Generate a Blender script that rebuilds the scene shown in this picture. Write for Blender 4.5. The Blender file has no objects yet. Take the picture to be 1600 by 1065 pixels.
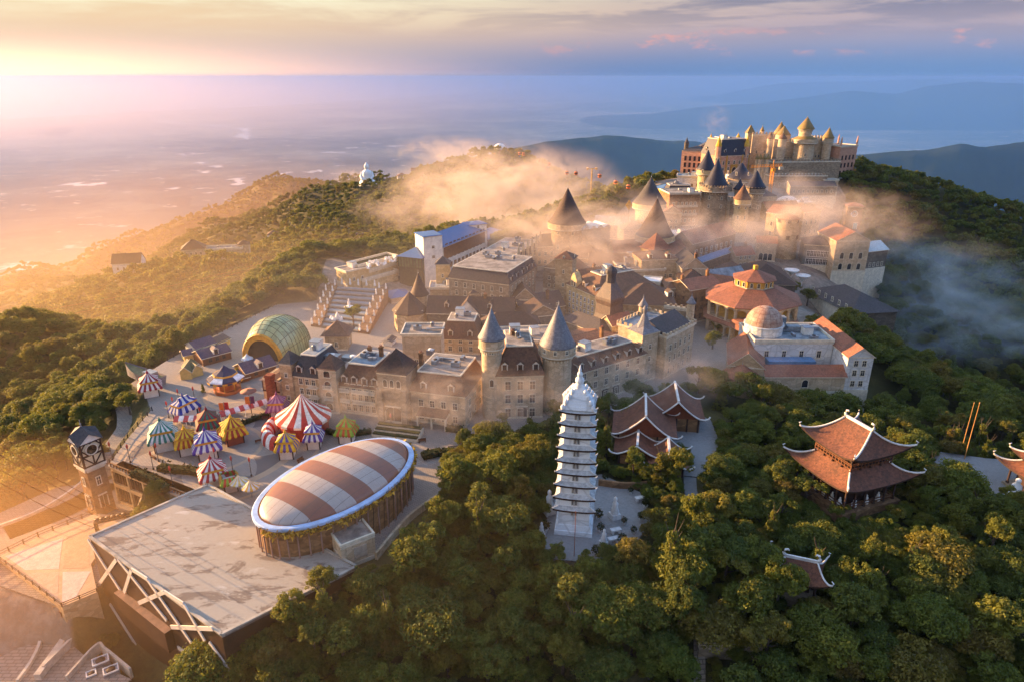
import bpy, math, random
import numpy as np
from mathutils import Vector, Matrix
R = math.radians
random.seed(7); rng = np.random.default_rng(7)
SC = bpy.context.scene
COL = SC.collection
# ------------------------------------------------------------------ camera
CAMZ = 80.0
PITCH = R(21.14)
F = 1066.67                                   # focal length in photo pixels (1600 wide)
cam_d = bpy.data.cameras.new("camera"); cam = bpy.data.objects.new("camera", cam_d); COL.objects.link(cam)
cam_d.lens = 24; cam_d.sensor_width = 36; cam_d.clip_start = 0.5; cam_d.clip_end = 400000
cam.location = (0, 0, CAMZ); cam.rotation_euler = (R(90) - PITCH, 0, 0)
SC.camera = cam
# ------------------------------------------------------------------ light
EXPO = 2.45
SUN_AZ = -66.0                                # degrees from the view direction (+Y), negative is left
SUN_EL = 11.0
SC.view_settings.view_transform = 'Standard'; SC.view_settings.look = 'None'
SC.view_settings.exposure = EXPO; SC.view_settings.gamma = 1.0
sun_d = bpy.data.lights.new("sun", 'SUN'); sun_d.energy = 3.6; sun_d.angle = R(0.5); sun_d.color = (1.0, 0.58, 0.26)
sun = bpy.data.objects.new("sun", sun_d); COL.objects.link(sun)
_sd = Vector((math.sin(R(SUN_AZ)) * math.cos(R(SUN_EL)), math.cos(R(SUN_AZ)) * math.cos(R(SUN_EL)), math.sin(R(SUN_EL))))
sun.rotation_euler = _sd.to_track_quat('Z', 'Y').to_euler(); sun.location = (-300, 200, 200)
SC.cycles.use_denoising = True
SC.cycles.max_bounces = 5; SC.cycles.diffuse_bounces = 2; SC.cycles.glossy_bounces = 2
SC.cycles.transparent_max_bounces = 12; SC.cycles.transmission_bounces = 3
SC.cycles.volume_bounces = 1; SC.cycles.volume_max_steps = 64; SC.cycles.volume_step_rate = 1.0
SC.cycles.sample_clamp_indirect = 6
SC.cycles.use_adaptive_sampling = True; SC.cycles.adaptive_threshold = 0.02

class NT:
    """tiny node-tree helper"""
    def __init__(s, tree): s.t = tree; s.t.nodes.clear()
    def n(s, kind, **kw):
        nd = s.t.nodes.new(kind)
        for k, v in kw.items():
            if k == 'inp':
                for i, val in v.items():
                    if isinstance(val, bpy.types.NodeSocket): s.t.links.new(val, nd.inputs[i])
                    else: nd.inputs[i].default_value = val
            else: setattr(nd, k, v)
        return nd
    def math(s, op, a, b=0.0, c=0.0, clamp=False):
        return s.n('ShaderNodeMath', operation=op, use_clamp=clamp, inp={0: a, 1: b, 2: c}).outputs[0]
    def mix(s, f, a, b, blend='MIX'):
        m = s.n('ShaderNodeMix', data_type='RGBA', blend_type=blend, clamp_factor=True)
        for i, v in ((0, f), (6, a), (7, b)):
            if isinstance(v, bpy.types.NodeSocket): s.t.links.new(v, m.inputs[i])
            else: m.inputs[i].default_value = v if i == 0 else (*v[:3], 1)
        return m.outputs[2]
    def ramp(s, f, a, b, ca=0.0, cb=1.0):
        m = s.n('ShaderNodeMapRange', clamp=True, inp={0: f, 1: a, 2: b, 3: ca, 4: cb}); m.interpolation_type = 'SMOOTHSTEP'
        return m.outputs[0]
    def noise(s, vec, scale, detail=4, rough=0.55, dist=0.0):
        return s.n('ShaderNodeTexNoise', inp={'Vector': vec, 'Scale': scale, 'Detail': detail, 'Roughness': rough, 'Distortion': dist}).outputs[0]
    def link(s, a, b): s.t.links.new(a, b)

def srgb(r, g, b):
    f = lambda c: (c/255/12.92) if c/255 <= .04045 else ((c/255+.055)/1.055)**2.4
    return (f(r), f(g), f(b))

# ------------------------------------------------------------------ sky
W = bpy.data.worlds.new("World"); SC.world = W; W.use_nodes = True
def build_world():
    T = NT(W.node_tree)
    sky = T.n('ShaderNodeTexSky', sky_type='NISHITA', sun_disc=False, sun_elevation=R(SUN_EL), sun_rotation=R(SUN_AZ),
              altitude=1500, air_density=1.0, dust_density=2.0, ozone_density=2.0)
    geo = T.n('ShaderNodeTexCoord')
    d = T.n('ShaderNodeVectorMath', operation='NORMALIZE', inp={0: geo.outputs['Generated']}).outputs[0]
    sp = T.n('ShaderNodeSeparateXYZ', inp={0: d})
    x, y, z = sp.outputs
    k = 2 ** (-EXPO) / 0.1                     # the background below has strength 0.1
    dsp = lambda r, g, b: tuple(c * k for c in srgb(r, g, b))
    # how far round towards the sunward side (azimuth about -28 deg is the bright gap in the clouds)
    az = T.math('ARCTAN2', x, y)
    azg = T.ramp(T.math('ABSOLUTE', T.math('ADD', az, R(26))), R(38), R(4))
    left = T.ramp(az, R(30), R(-30))
    # haze band hugging the horizon, then open sky
    base = T.mix(left, dsp(178, 180, 192), dsp(255, 236, 192))
    low = T.mix(T.ramp(az, R(14), R(-44)), dsp(110, 136, 186), dsp(248, 220, 206))
    pink = T.mix(left, dsp(205, 178, 178), dsp(252, 214, 168))
    c = T.mix(T.ramp(z, 0.0, 0.085), low, pink)
    c = T.mix(T.ramp(z, 0.045, 0.13), c, base)
    # a physically based sky carries on above the picture
    nsk = T.n('ShaderNodeVectorMath', operation='SCALE', inp={0: sky.outputs[0], 'Scale': 1.5}).outputs[0]
    c = T.mix(T.ramp(z, 0.16, 0.5), c, nsk)
    # cloud sheets seen nearly edge-on
    zz = T.math('ADD', T.math('MAXIMUM', z, 0.0), 0.045)
    pv = T.n('ShaderNodeCombineXYZ', inp={0: T.math('DIVIDE', x, zz), 1: T.math('DIVIDE', y, zz), 2: 0.0}).outputs[0]
    n1 = T.noise(pv, 0.32, 7, 0.58, 0.6)
    streak = T.n('ShaderNodeCombineXYZ', inp={0: T.math('MULTIPLY', az, 4.0), 1: T.math('MULTIPLY', z, 34.0), 2: 2.3}).outputs[0]
    n2 = T.noise(streak, 1.0, 7, 0.62, 0.5)
    cl = T.math('ADD', T.math('MULTIPLY', n1, 0.5), T.math('MULTIPLY', n2, 0.5))
    hi = T.ramp(z, 0.03, 0.10)
    m1 = T.math('MULTIPLY', T.ramp(cl, 0.45, 0.55), hi)
    grey = T.mix(left, dsp(112, 122, 156), dsp(212, 190, 172))
    m1b = T.math('MULTIPLY', m1, T.math('SUBTRACT', 1.0, T.math('MULTIPLY', azg, 0.7)))
    c = T.mix(T.math('MULTIPLY', m1b, 0.85), c, grey)
    # bright gap where the sun stands behind the cloud
    gl = T.math('MULTIPLY', azg, T.math('MULTIPLY', T.ramp(z, 0.04, 0.10), T.ramp(cl, 0.60, 0.40)))
    c = T.mix(T.math('MULTIPLY', gl, 0.95), c, dsp(255, 250, 218))
    # small lit cumulus tops just above the horizon on the right
    n3 = T.noise(T.n('ShaderNodeCombineXYZ', inp={0: T.math('MULTIPLY', az, 16.0), 1: T.math('MULTIPLY', z, 42.0), 2: 7.7}).outputs[0], 1.0, 6, 0.6)
    band = T.math('MULTIPLY', T.ramp(z, 0.022, 0.032), T.ramp(z, 0.062, 0.045))
    pk = T.math('MULTIPLY', T.math('MULTIPLY', T.ramp(n3, 0.54, 0.66), band), T.ramp(az, R(-2), R(10)))
    c = T.mix(T.math('MULTIPLY', pk, 0.8), c, dsp(238, 172, 162))
    bg = T.n('ShaderNodeBackground', inp={0: c, 1: 0.1})
    out = T.n('ShaderNodeOutputWorld', inp={0: bg.outputs[0]})
build_world()

# ------------------------------------------------------------------ picture <-> place
SP_, CP_ = math.sin(PITCH), math.cos(PITCH)
def ray(px, py):
    u = (px - 800) / F; v = (532.5 - py) / F
    return u, CP_ + v * SP_, -SP_ + v * CP_
def G(px, py, z=0.0):
    """the ground point at height z seen at a photo pixel"""
    u, dy, dz = ray(px, py); t = (z - CAMZ) / dz
    return (u * t, dy * t)
def D(px, py, Y):
    """the point at depth Y seen at a photo pixel: x, y, z"""
    u, dy, dz = ray(px, py); t = Y / dy
    return (u * t, Y, CAMZ + dz * t)
def H(py, xy):
    """height of what is seen at photo row py above the ground point xy"""
    return D(800, py, xy[1])[2]
# ------------------------------------------------------------------ kit
def tag(o, label=None, cat=None, group=None, kind=None):
    if label: o['label'] = label
    if cat: o['category'] = cat
    if group: o['group'] = group
    if kind: o['kind'] = kind
    return o
def empty(name, loc, rz=0.0, label=None, cat=None, group=None):
    o = bpy.data.objects.new(name, None); COL.objects.link(o); o.location = loc; o.rotation_euler = (0, 0, rz)
    o.empty_display_size = 0.5
    return tag(o, label, cat, group)
def put(name, mesh, parent=None, loc=(0, 0, 0), rz=0.0, scale=None):
    o = bpy.data.objects.new(name, mesh); COL.objects.link(o)
    if parent: o.parent = parent
    o.location = loc; o.rotation_euler = (0, 0, rz)
    if scale: o.scale = scale
    return o
def copy_tree(o, parent=None):
    c = o.copy(); COL.objects.link(c); c.parent = parent
    for ch in list(o.children): copy_tree(ch, c)
    return c

class MB:
    def __init__(s): s.v = []; s.f = []; s.m = []; s.sm = []
    def add(s, vs, fs, m=0, smooth=False):
        b = len(s.v); s.v += [tuple(map(float, v)) for v in vs]
        for f in fs: s.f.append(tuple(i + b for i in f)); s.m.append(m); s.sm.append(smooth)
        return s
    def box(s, x0, x1, y0, y1, z0, z1, m=0):
        return s.add([(x0,y0,z0),(x1,y0,z0),(x1,y1,z0),(x0,y1,z0),(x0,y0,z1),(x1,y0,z1),(x1,y1,z1),(x0,y1,z1)],
              [(0,3,2,1),(4,5,6,7),(0,1,5,4),(1,2,6,5),(2,3,7,6),(3,0,4,7)], m)
    def frus(s, a, b, m=0):
        """two stacked rectangles a=(x0,x1,y0,y1,z) below and b above"""
        r = lambda q: [(q[0],q[2],q[4]),(q[1],q[2],q[4]),(q[1],q[3],q[4]),(q[0],q[3],q[4])]
        return s.add(r(a)+r(b), [(0,3,2,1),(4,5,6,7),(0,1,5,4),(1,2,6,5),(2,3,7,6),(3,0,4,7)], m)
    def prism(s, poly, z0, z1, m=0, mtop=None):
        n = len(poly)
        s.add([(p[0],p[1],z0) for p in poly]+[(p[0],p[1],z1) for p in poly], [(i,(i+1)%n,n+(i+1)%n,n+i) for i in range(n)]+[tuple(range(n-1,-1,-1))], m)
        return s.add([(p[0],p[1],z1) for p in poly], [tuple(range(n))], m if mtop is None else mtop)
    def lathe(s, prof, n=24, c=(0,0), m=0, smooth=True, rot=0.0, mats=None, ph=0.0, cap=True):
        """profile of (r, z) from bottom to top"""
        vs = []; fs = []; k = len(prof)
        for r, z in prof:
            for i in range(n):
                a = rot + 2*math.pi*i/n; vs.append((c[0]+r*math.cos(a), c[1]+r*math.sin(a), z))
        if mats is None:
            for j in range(k-1):
                for i in range(n): fs.append((j*n+i, j*n+(i+1)%n, (j+1)*n+(i+1)%n, (j+1)*n+i))
            if cap and prof[-1][0] > .02: fs.append(tuple((k-1)*n+i for i in range(n)))
            return s.add(vs, fs, m, smooth)
        for i in range(n):
            s.add([vs[j*n+i] for j in range(k)]+[vs[j*n+(i+1)%n] for j in range(k)], [(j, k+j, k+j+1, j+1) for j in range(k-1)], mats[i % len(mats)], smooth)
        return s
    def tube(s, pts, r, n=6, m=0):
        pts = [Vector(p) for p in pts]; rings = []
        rr = r if isinstance(r, (list, tuple)) else [r]*len(pts)
        for i, p in enumerate(pts):
            t = (pts[min(i+1, len(pts)-1)] - pts[max(i-1, 0)]).normalized()
            a = t.cross(Vector((0,0,1)));
            if a.length < .05: a = t.cross(Vector((1,0,0)))
            a.normalize(); b = t.cross(a)
            rings.append([p + rr[i]*(a*math.cos(2*math.pi*k/n)+b*math.sin(2*math.pi*k/n)) for k in range(n)])
        vs = [v for q in rings for v in q]; fs = []
        for j in range(len(pts)-1):
            for i in range(n): fs.append((j*n+i, (j+1)*n+i, (j+1)*n+(i+1)%n, j*n+(i+1)%n))
        fs.append(tuple(range(n))); fs.append(tuple((len(pts)-1)*n+i for i in range(n-1,-1,-1)))
        return s.add(vs, fs, m, n > 5)
    def beam(s, p, q, w, h, m=0):
        p = Vector(p); q = Vector(q); t = (q-p).normalized(); a = t.cross(Vector((0,0,1)))
        if a.length < .01: a = Vector((1,0,0))
        a = a.normalized()*w/2; b = a.cross(t).normalized()*h/2
        return s.add([p-a-b,p+a-b,p+a+b,p-a+b,q-a-b,q+a-b,q+a+b,q-a+b], [(0,1,2,3),(7,6,5,4),(0,4,5,1),(1,5,6,2),(2,6,7,3),(3,7,4,0)], m)
    def mesh(s, name, mats):
        me = bpy.data.meshes.new(name); me.from_pydata(s.v, [], s.f)
        if not isinstance(mats, (list, tuple)): mats = [mats]
        for m in mats: me.materials.append(m)
        me.polygons.foreach_set('material_index', s.m); me.polygons.foreach_set('use_smooth', s.sm)
        me.update(); return me
    def build(s, name, mats, parent=None, loc=(0,0,0), rz=0.0):
        return put(name, s.mesh(name, mats), parent, loc, rz)

# ------------------------------------------------------------------ materials
MATS = {}
def newmat(name):
    m = bpy.data.materials.new(name); m.use_nodes = True; return m, NT(m.node_tree)
def finish(T, col, rough=0.8, metal=0.0, bump=None, bstr=0.3, bdist=0.05, spec=0.4, extra=None):
    p = T.n('ShaderNodeBsdfPrincipled', inp={'Roughness': rough, 'Metallic': metal, 'Specular IOR Level': spec})
    if isinstance(col, bpy.types.NodeSocket): T.link(col, p.inputs['Base Color'])
    else: p.inputs['Base Color'].default_value = (*col, 1)
    if bump is not None:
        b = T.n('ShaderNodeBump', inp={'Strength': bstr, 'Distance': bdist, 'Height': bump}); T.link(b.outputs[0], p.inputs['Normal'])
    for k, v in (extra or {}).items(): p.inputs[k].default_value = v
    T.n('ShaderNodeOutputMaterial', inp={0: p.outputs[0]}); return p
def obco(T): return T.n('ShaderNodeTexCoord').outputs['Object']
def plain(name, col, rough=0.7, var=0.25, scale=0.8, metal=0.0, spec=0.4):
    """one colour with soft wear"""
    if name in MATS: return MATS[name]
    m, T = newmat(name); co = obco(T)
    a = T.ramp(T.noise(co, scale, 6, 0.65), 0.3, 0.72)
    c = T.mix(a, tuple(x*(1-var) for x in col), tuple(min(1, x*(1+var*.7)) for x in col))
    finish(T, c, rough, metal, spec=spec); MATS[name] = m; return m
def stone(name, c1, c2, bs=0.9, stain=0.35, seed=0.0, soot=(0.10, 0.075, 0.05)):
    """rubble or ashlar walling: stones of two tones, joints, and rain streaks"""
    if name in MATS: return MATS[name]
    m, T = newmat(name); co = obco(T)
    sq = T.n('ShaderNodeMapping', inp={0: co, 1: (seed, seed, 0), 3: (1, 1, 1.7)}).outputs[0]
    v = T.n('ShaderNodeTexVoronoi', inp={'Vector': sq, 'Scale': bs}); ve = T.n('ShaderNodeTexVoronoi', feature='DISTANCE_TO_EDGE', inp={'Vector': sq, 'Scale': bs})
    tone = T.n('ShaderNodeSeparateXYZ', inp={0: v.outputs['Color']}).outputs[0]
    c = T.mix(tone, c1, c2)
    big = T.ramp(T.noise(co, 0.22, 5, 0.6), 0.32, 0.7)
    c = T.mix(T.math('MULTIPLY', big, 0.5), c, tuple(x*0.62 for x in c1))
    st = T.n('ShaderNodeMapping', inp={0: co, 3: (0.9, 0.9, 0.10)}).outputs[0]
    streak = T.ramp(T.noise(st, 1.3, 5, 0.65), 0.52, 0.75)
    c = T.mix(T.math('MULTIPLY', streak, stain), c, soot)
    joint = T.ramp(ve.outputs['Distance'], 0.0, 0.10)
    c = T.mix(T.math('MULTIPLY', T.math('SUBTRACT', 1.0, joint), 0.45), c, tuple(x*0.45 for x in c1))
    finish(T, c, 0.9, bump=T.math('ADD', T.math('MULTIPLY', joint, .6), T.noise(co, 5, 3)), bstr=0.5, bdist=0.06, spec=0.2)
    MATS[name] = m; return m
def roofing(name, c1, c2, pitch=0.35, rough=0.7, moss=(0.03, 0.035, 0.02), mossf=0.35, spec=0.35, streak=True):
    """tiles or slates in courses (up the slope, by height), with weathering"""
    if name in MATS: return MATS[name]
    m, T = newmat(name); co = obco(T); sp = T.n('ShaderNodeSeparateXYZ', inp={0: co})
    row = T.math('FRACT', T.math('DIVIDE', sp.outputs[2], pitch))
    cell = T.n('ShaderNodeCombineXYZ', inp={0: T.math('MULTIPLY', sp.outputs[0], 2.6), 1: T.math('MULTIPLY', sp.outputs[1], 2.6), 2: T.math('MULTIPLY', T.math('FLOOR', T.math('DIVIDE', sp.outputs[2], pitch)), 7.3)}).outputs[0]
    wn = T.n('ShaderNodeTexVoronoi', inp={'Vector': cell, 'Scale': 1.0}).outputs['Color']
    tone = T.n('ShaderNodeSeparateXYZ', inp={0: wn}).outputs[0]
    c = T.mix(tone, c1, c2)
    big = T.ramp(T.noise(co, 0.35, 6, 0.66), 0.42, 0.72)
    c = T.mix(T.math('MULTIPLY', big, mossf), c, moss)
    if streak:
        st = T.n('ShaderNodeMapping', inp={0: co, 3: (1.6, 1.6, 0.16)}).outputs[0]
        c = T.mix(T.math('MULTIPLY', T.ramp(T.noise(st, 1.0, 4, 0.6), 0.5, 0.72), 0.4), c, tuple(min(1, x*1.55) for x in c2))
    c = T.mix(T.math('MULTIPLY', T.ramp(row, 0.86, 1.0), 0.4), c, tuple(x*0.4 for x in c1))
    finish(T, c, rough, bump=T.math('SUBTRACT', T.math('MULTIPLY', tone, .3), row), bstr=0.5, bdist=0.08, spec=spec)
    MATS[name] = m; return m

S_CREAM = stone('cream_stone', srgb(206, 182, 146), srgb(166, 138, 104), 0.8)
S_SAND = stone('sandstone', srgb(222, 196, 148), srgb(190, 160, 114), 0.7, 0.3, 3.0)
S_GREY = stone('grey_stone', srgb(178, 160, 136), srgb(132, 116, 96), 1.0, 0.35, 5.0)
S_CASTLE = stone('castle_stone', srgb(214, 192, 160), srgb(184, 158, 128), 0.7, 0.3, 4.0)
S_PALE = stone('pale_stone', srgb(216, 196, 166), srgb(180, 158, 128), 0.7, 0.45, 8.0)
S_BROWN = stone('brown_stone', srgb(160, 124, 90), srgb(112, 84, 60), 0.9, 0.35, 11.0)
S_DARK = stone('dark_stone', srgb(120, 112, 100), srgb(80, 74, 66), 0.8, 0.4, 13.0)
S_PINK = stone('pink_stone', srgb(212, 168, 142), srgb(190, 140, 114), 0.8, 0.25, 15.0)
S_YELL = stone('ochre_render', srgb(214, 168, 78), srgb(190, 140, 58), 0.4, 0.35, 17.0)
S_WHITE = stone('weathered_white', srgb(226, 226, 224), srgb(205, 205, 204), 0.35, 0.42, 19.0, (0.16, 0.15, 0.14))
S_BRICK = stone('brick', srgb(164, 92, 64), srgb(130, 70, 48), 2.2, 0.25, 21.0)
PLASTER = plain('plaster_white', srgb(226, 222, 212), 0.85, 0.2, 0.5)
TIMBER = plain('dark_timber', srgb(62, 42, 30), 0.8, 0.3)
WOOD = plain('wood_wall', srgb(112, 70, 42), 0.8, 0.35, 1.5)
TRIM = plain('stone_trim', srgb(214, 204, 182), 0.8, 0.2)
WHITE = plain('white_paint', srgb(232, 230, 226), 0.6, 0.1)
GLASSD = plain('window_glass', (0.022, 0.026, 0.034), 0.15, 0.3, 3.0, spec=0.6)
SHUT = plain('window_wood', srgb(92, 62, 42), 0.7, 0.2)
CONC = plain('concrete', srgb(172, 164, 150), 0.9, 0.35, 0.35)
CONCD = plain('dark_concrete', srgb(112, 108, 100), 0.9, 0.35, 0.5)
METAL = plain('grey_metal', srgb(150, 155, 162), 0.45, 0.2, metal=0.6)
RAILM = plain('rail_iron', srgb(58, 48, 42), 0.6, 0.2)
R_SLATE = roofing('slate_roof', srgb(82, 76, 76), srgb(62, 58, 60))
R_BROWN = roofing('brown_roof', srgb(122, 88, 66), srgb(92, 66, 50))
R_DKBR = roofing('dark_brown_roof', srgb(88, 66, 54), srgb(64, 48, 40))
R_TERRA = roofing('terracotta_roof', srgb(158, 102, 76), srgb(128, 80, 60), mossf=0.4)
R_RED = roofing('temple_tile', srgb(126, 80, 58), srgb(92, 58, 42), 0.3, mossf=0.6, moss=(0.05, 0.03, 0.02))
R_BLUE = roofing('blue_metal_roof', srgb(74, 112, 158), srgb(62, 98, 146), 8.0, 0.4, (0.12, 0.16, 0.22), 0.35)
R_CONE = roofing('lead_cone_roof', srgb(136, 132, 134), srgb(106, 102, 106), 0.45, 0.55, (0.07, 0.11, 0.13), 0.4)
R_NAVY = roofing('navy_slate_roof', srgb(48, 46, 60), srgb(36, 35, 46), 0.45, 0.5, (0.02, 0.02, 0.03), 0.3)
R_GOLD = roofing('ochre_spire_roof', srgb(150, 124, 68), srgb(122, 100, 54), 0.45, 0.6, (0.10, 0.09, 0.04), 0.4)
R_YELLOW = roofing('yellow_spire_roof', srgb(212, 170, 42), srgb(190, 146, 30), 0.45, 0.6, (0.2, 0.15, 0.03), 0.3)
FLATR = plain('flat_roof', srgb(146, 137, 128), 0.9, 0.55, 0.3)
FLATB = plain('flat_roof_bluish', srgb(132, 142, 150), 0.8, 0.5, 0.35)

# ------------------------------------------------------------------ building pieces
_cache = {}
def window_mesh(w, h, style='stone'):
    k = ('win', round(w, 2), round(h, 2), style)
    if k not in _cache:
        b = MB(); t = .14 if style != 'slim' else .07; fr = {'stone': TRIM, 'wood': SHUT, 'slim': WHITE, 'white': WHITE, 'dark': TIMBER, 'arch': TRIM}[style]
        if style == 'arch':
            n = 8; r = w/2
            prof = [(-r, 0), (r, 0)] + [(r*math.cos(math.pi*i/n), h-r+r*math.sin(math.pi*i/n)) for i in range(n+1)]
            b.add([(x, -.05, z) for x, z in prof], [tuple(range(len(prof)))], 1)
            ro = r + t
            for i in range(n):
                a0, a1 = math.pi*i/n, math.pi*(i+1)/n
                q = [(f*math.cos(a), h-r+f*math.sin(a)) for a in (a0, a1) for f in (r, ro)]
                b.add([(q[0][0], -.14, q[0][1]), (q[1][0], -.14, q[1][1]), (q[3][0], -.14, q[3][1]), (q[2][0], -.14, q[2][1]),
                       (q[1][0], .02, q[1][1]), (q[3][0], .02, q[3][1])], [(0,1,2,3), (1,4,5,2)], 0)
            b.box(-ro, -r, -.14, .02, 0, h-r); b.box(r, ro, -.14, .02, 0, h-r); b.box(-ro, ro, -.18, .02, -.16, -.003)
        else:
            b.add([(-w/2, -.04, 0), (w/2, -.04, 0), (w/2, -.04, h), (-w/2, -.04, h)], [(0,1,2,3)], 1)
            b.box(-w/2-t, -w/2, -.13, .02, 0, h); b.box(w/2, w/2+t, -.13, .02, 0, h)
            b.box(-w/2-t-.06, w/2+t+.06, -.19, .02, -.15, -.003); b.box(-w/2-t, w/2+t, -.15, .02, h+.003, h+.18)
            b.box(-.04, .04, -.075, -.041, 0, h); b.box(-w/2, -.043, -.07, -.042, h*.6, h*.6+.07); b.box(.043, w/2, -.07, -.042, h*.6, h*.6+.07)
        _cache[k] = b.mesh('window', [fr, GLASSD])
    return _cache[k]
def door_mesh(w, h, mat=None):
    k = ('door', round(w, 2), round(h, 2), mat.name if mat else '')
    if k not in _cache:
        b = MB(); n = 8; r = w/2
        prof = [(-r, 0), (r, 0)] + [(r*math.cos(math.pi*i/n), h-r*.6+r*.6*math.sin(math.pi*i/n)) for i in range(n+1)]
        b.add([(x, -.05, z) for x, z in prof], [tuple(range(len(prof)))], 1)
        b.box(-r-.2, -r, -.2, .02, 0, h-r*.6); b.box(r, r+.2, -.2, .02, 0, h-r*.6); b.box(-r-.2, r+.2, -.2, .02, h+.003, h+.3)
        b.box(-.04, .04, -.1, -.051, 0, h-.1)
        _cache[k] = b.mesh('door', [TRIM, mat or TIMBER])
    return _cache[k]
def dormer_mesh(w, h, d, roof, wall=None):
    k = ('dorm', round(w, 2), round(h, 2), round(d, 2), roof.name)
    if k not in _cache:
        b = MB(); g = h + w*.42
        b.add([(-w/2,0,0),(w/2,0,0),(w/2,0,h),(0,0,g),(-w/2,0,h),(-w/2,d,0),(w/2,d,0),(w/2,d,h),(0,d,g),(-w/2,d,h)],
              [(0,1,2,3,4),(0,4,9,5),(1,6,7,2)], 0)
        o = .18
        b.add([(-w/2-o,-.2,h-o*.6),(0,-.2,g+.1),(w/2+o,-.2,h-o*.6),(-w/2-o,d,h-o*.6),(0,d,g+.1),(w/2+o,d,h-o*.6)], [(0,1,4,3),(1,2,5,4)], 1)
        b.add([(-w/2-o,-.2,h-o*.6-.1),(0,-.2,g),(w/2+o,-.2,h-o*.6-.1),(-w/2-o,-.2,h-o*.6),(0,-.2,g+.1),(w/2+o,-.2,h-o*.6)], [(0,3,4,1),(1,4,5,2)], 2)
        _cache[k] = b.mesh('dormer', [wall or PLASTER, roof, TRIM])
    return _cache[k]
def add_dormer(p, x, y, z, rz, roof, w=1.5, h=1.5, d=2.2, wall=None):
    o = put('dormer', dormer_mesh(w, h, d, roof, wall), p, (x, y, z), rz)
    put('window', window_mesh(w*.5, h*.72, 'wood'), o, (0, -.01, .2))
    return o
def plant_mesh(v):
    if ('plant', v) not in _cache:
        b = MB()
        if v == 0: b.box(-1.1, 1.1, -.7, .7, .15, 1.2); b.lathe([(.5, 1.2), (.5, 1.35), (.1, 1.4)], 10, m=1)
        elif v == 1: b.box(-.5, .5, -.4, .4, 0, .8); b.box(.7, 1.6, -.4, .4, 0, .8)
        elif v == 2: b.box(-2.6, 2.6, -.22, .22, .25, .6); b.box(-2.6, -2.2, -.22, .8, .25, .6)
        elif v == 3: b.lathe([(.55, 0), (.55, 1.1), (.62, 1.15), (.1, 1.45)], 12)
        else: b.box(-1.3, 1.3, -1.2, 1.2, 0, 2.1, 2); b.box(-1.4, 1.4, -1.3, 1.3, 2.103, 2.25)
        _cache[('plant', v)] = b.mesh('roof_unit', [METAL, RAILM, PLASTER])
    return _cache[('plant', v)]
def merlons(b, x0, x1, y0, y1, z, m=0, w=.7, gap=.7, h=.8, t=.4, sides='flrb'):
    """crenellation along the edges of a rectangle"""
    def run(a0, a1, f):
        n = max(1, int((a1-a0+gap)//(w+gap))); st = (a1-a0-w)/max(1, n-1) if n > 1 else 0
        for i in range(n): f(a0+i*st)
    if 'f' in sides: run(x0, x1, lambda a: b.box(a, a+w, y0, y0+t, z, z+h, m))
    if 'b' in sides: run(x0, x1, lambda a: b.box(a, a+w, y1-t, y1, z, z+h, m))
    if 'l' in sides: run(y0+t+.3, y1-t-.3, lambda a: b.box(x0, x0+t, a, a+w, z, z+h, m))
    if 'r' in sides: run(y0+t+.3, y1-t-.3, lambda a: b.box(x1-t, x1, a, a+w, z, z+h, m))
def chimney(p, x, y, z, h=2.0, w=.9, mat=None):
    b = MB(); b.box(-w/2, w/2, -w/2, w/2, 0, h); b.box(-w/2-.12, w/2+.12, -w/2-.12, w/2+.12, h-.35, h-.12); b.lathe([(.16,h),(.13,h+.5)], 6, (-.2,0), 1); b.lathe([(.16,h),(.13,h+.5)], 6, (.2,0), 1)
    return b.build('chimney', [mat or S_BROWN, R_TERRA], p, (x, y, z))
def wall_windows(p, w, d, rows, face, z0, style, ww, wh, n, inset=1.2, off=0.0):
    """rows: list of sill heights; windows spread along one face of a w x d block whose front is y=0 and centre x=0"""
    L = w if face in 'fb' else d
    for zr in rows:
        for i in range(n):
            a = -L/2 + inset + (L-2*inset)*(i+.5)/n + off
            x, y, r = {'f': (a, 0, 0), 'b': (-a, d, math.pi), 'r': (w/2, d/2+a, math.pi/2), 'l': (-w/2, d/2-a, -math.pi/2)}[face]
            put('window', window_mesh(ww, wh, style), p, (x, y, z0+zr), r)
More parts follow.
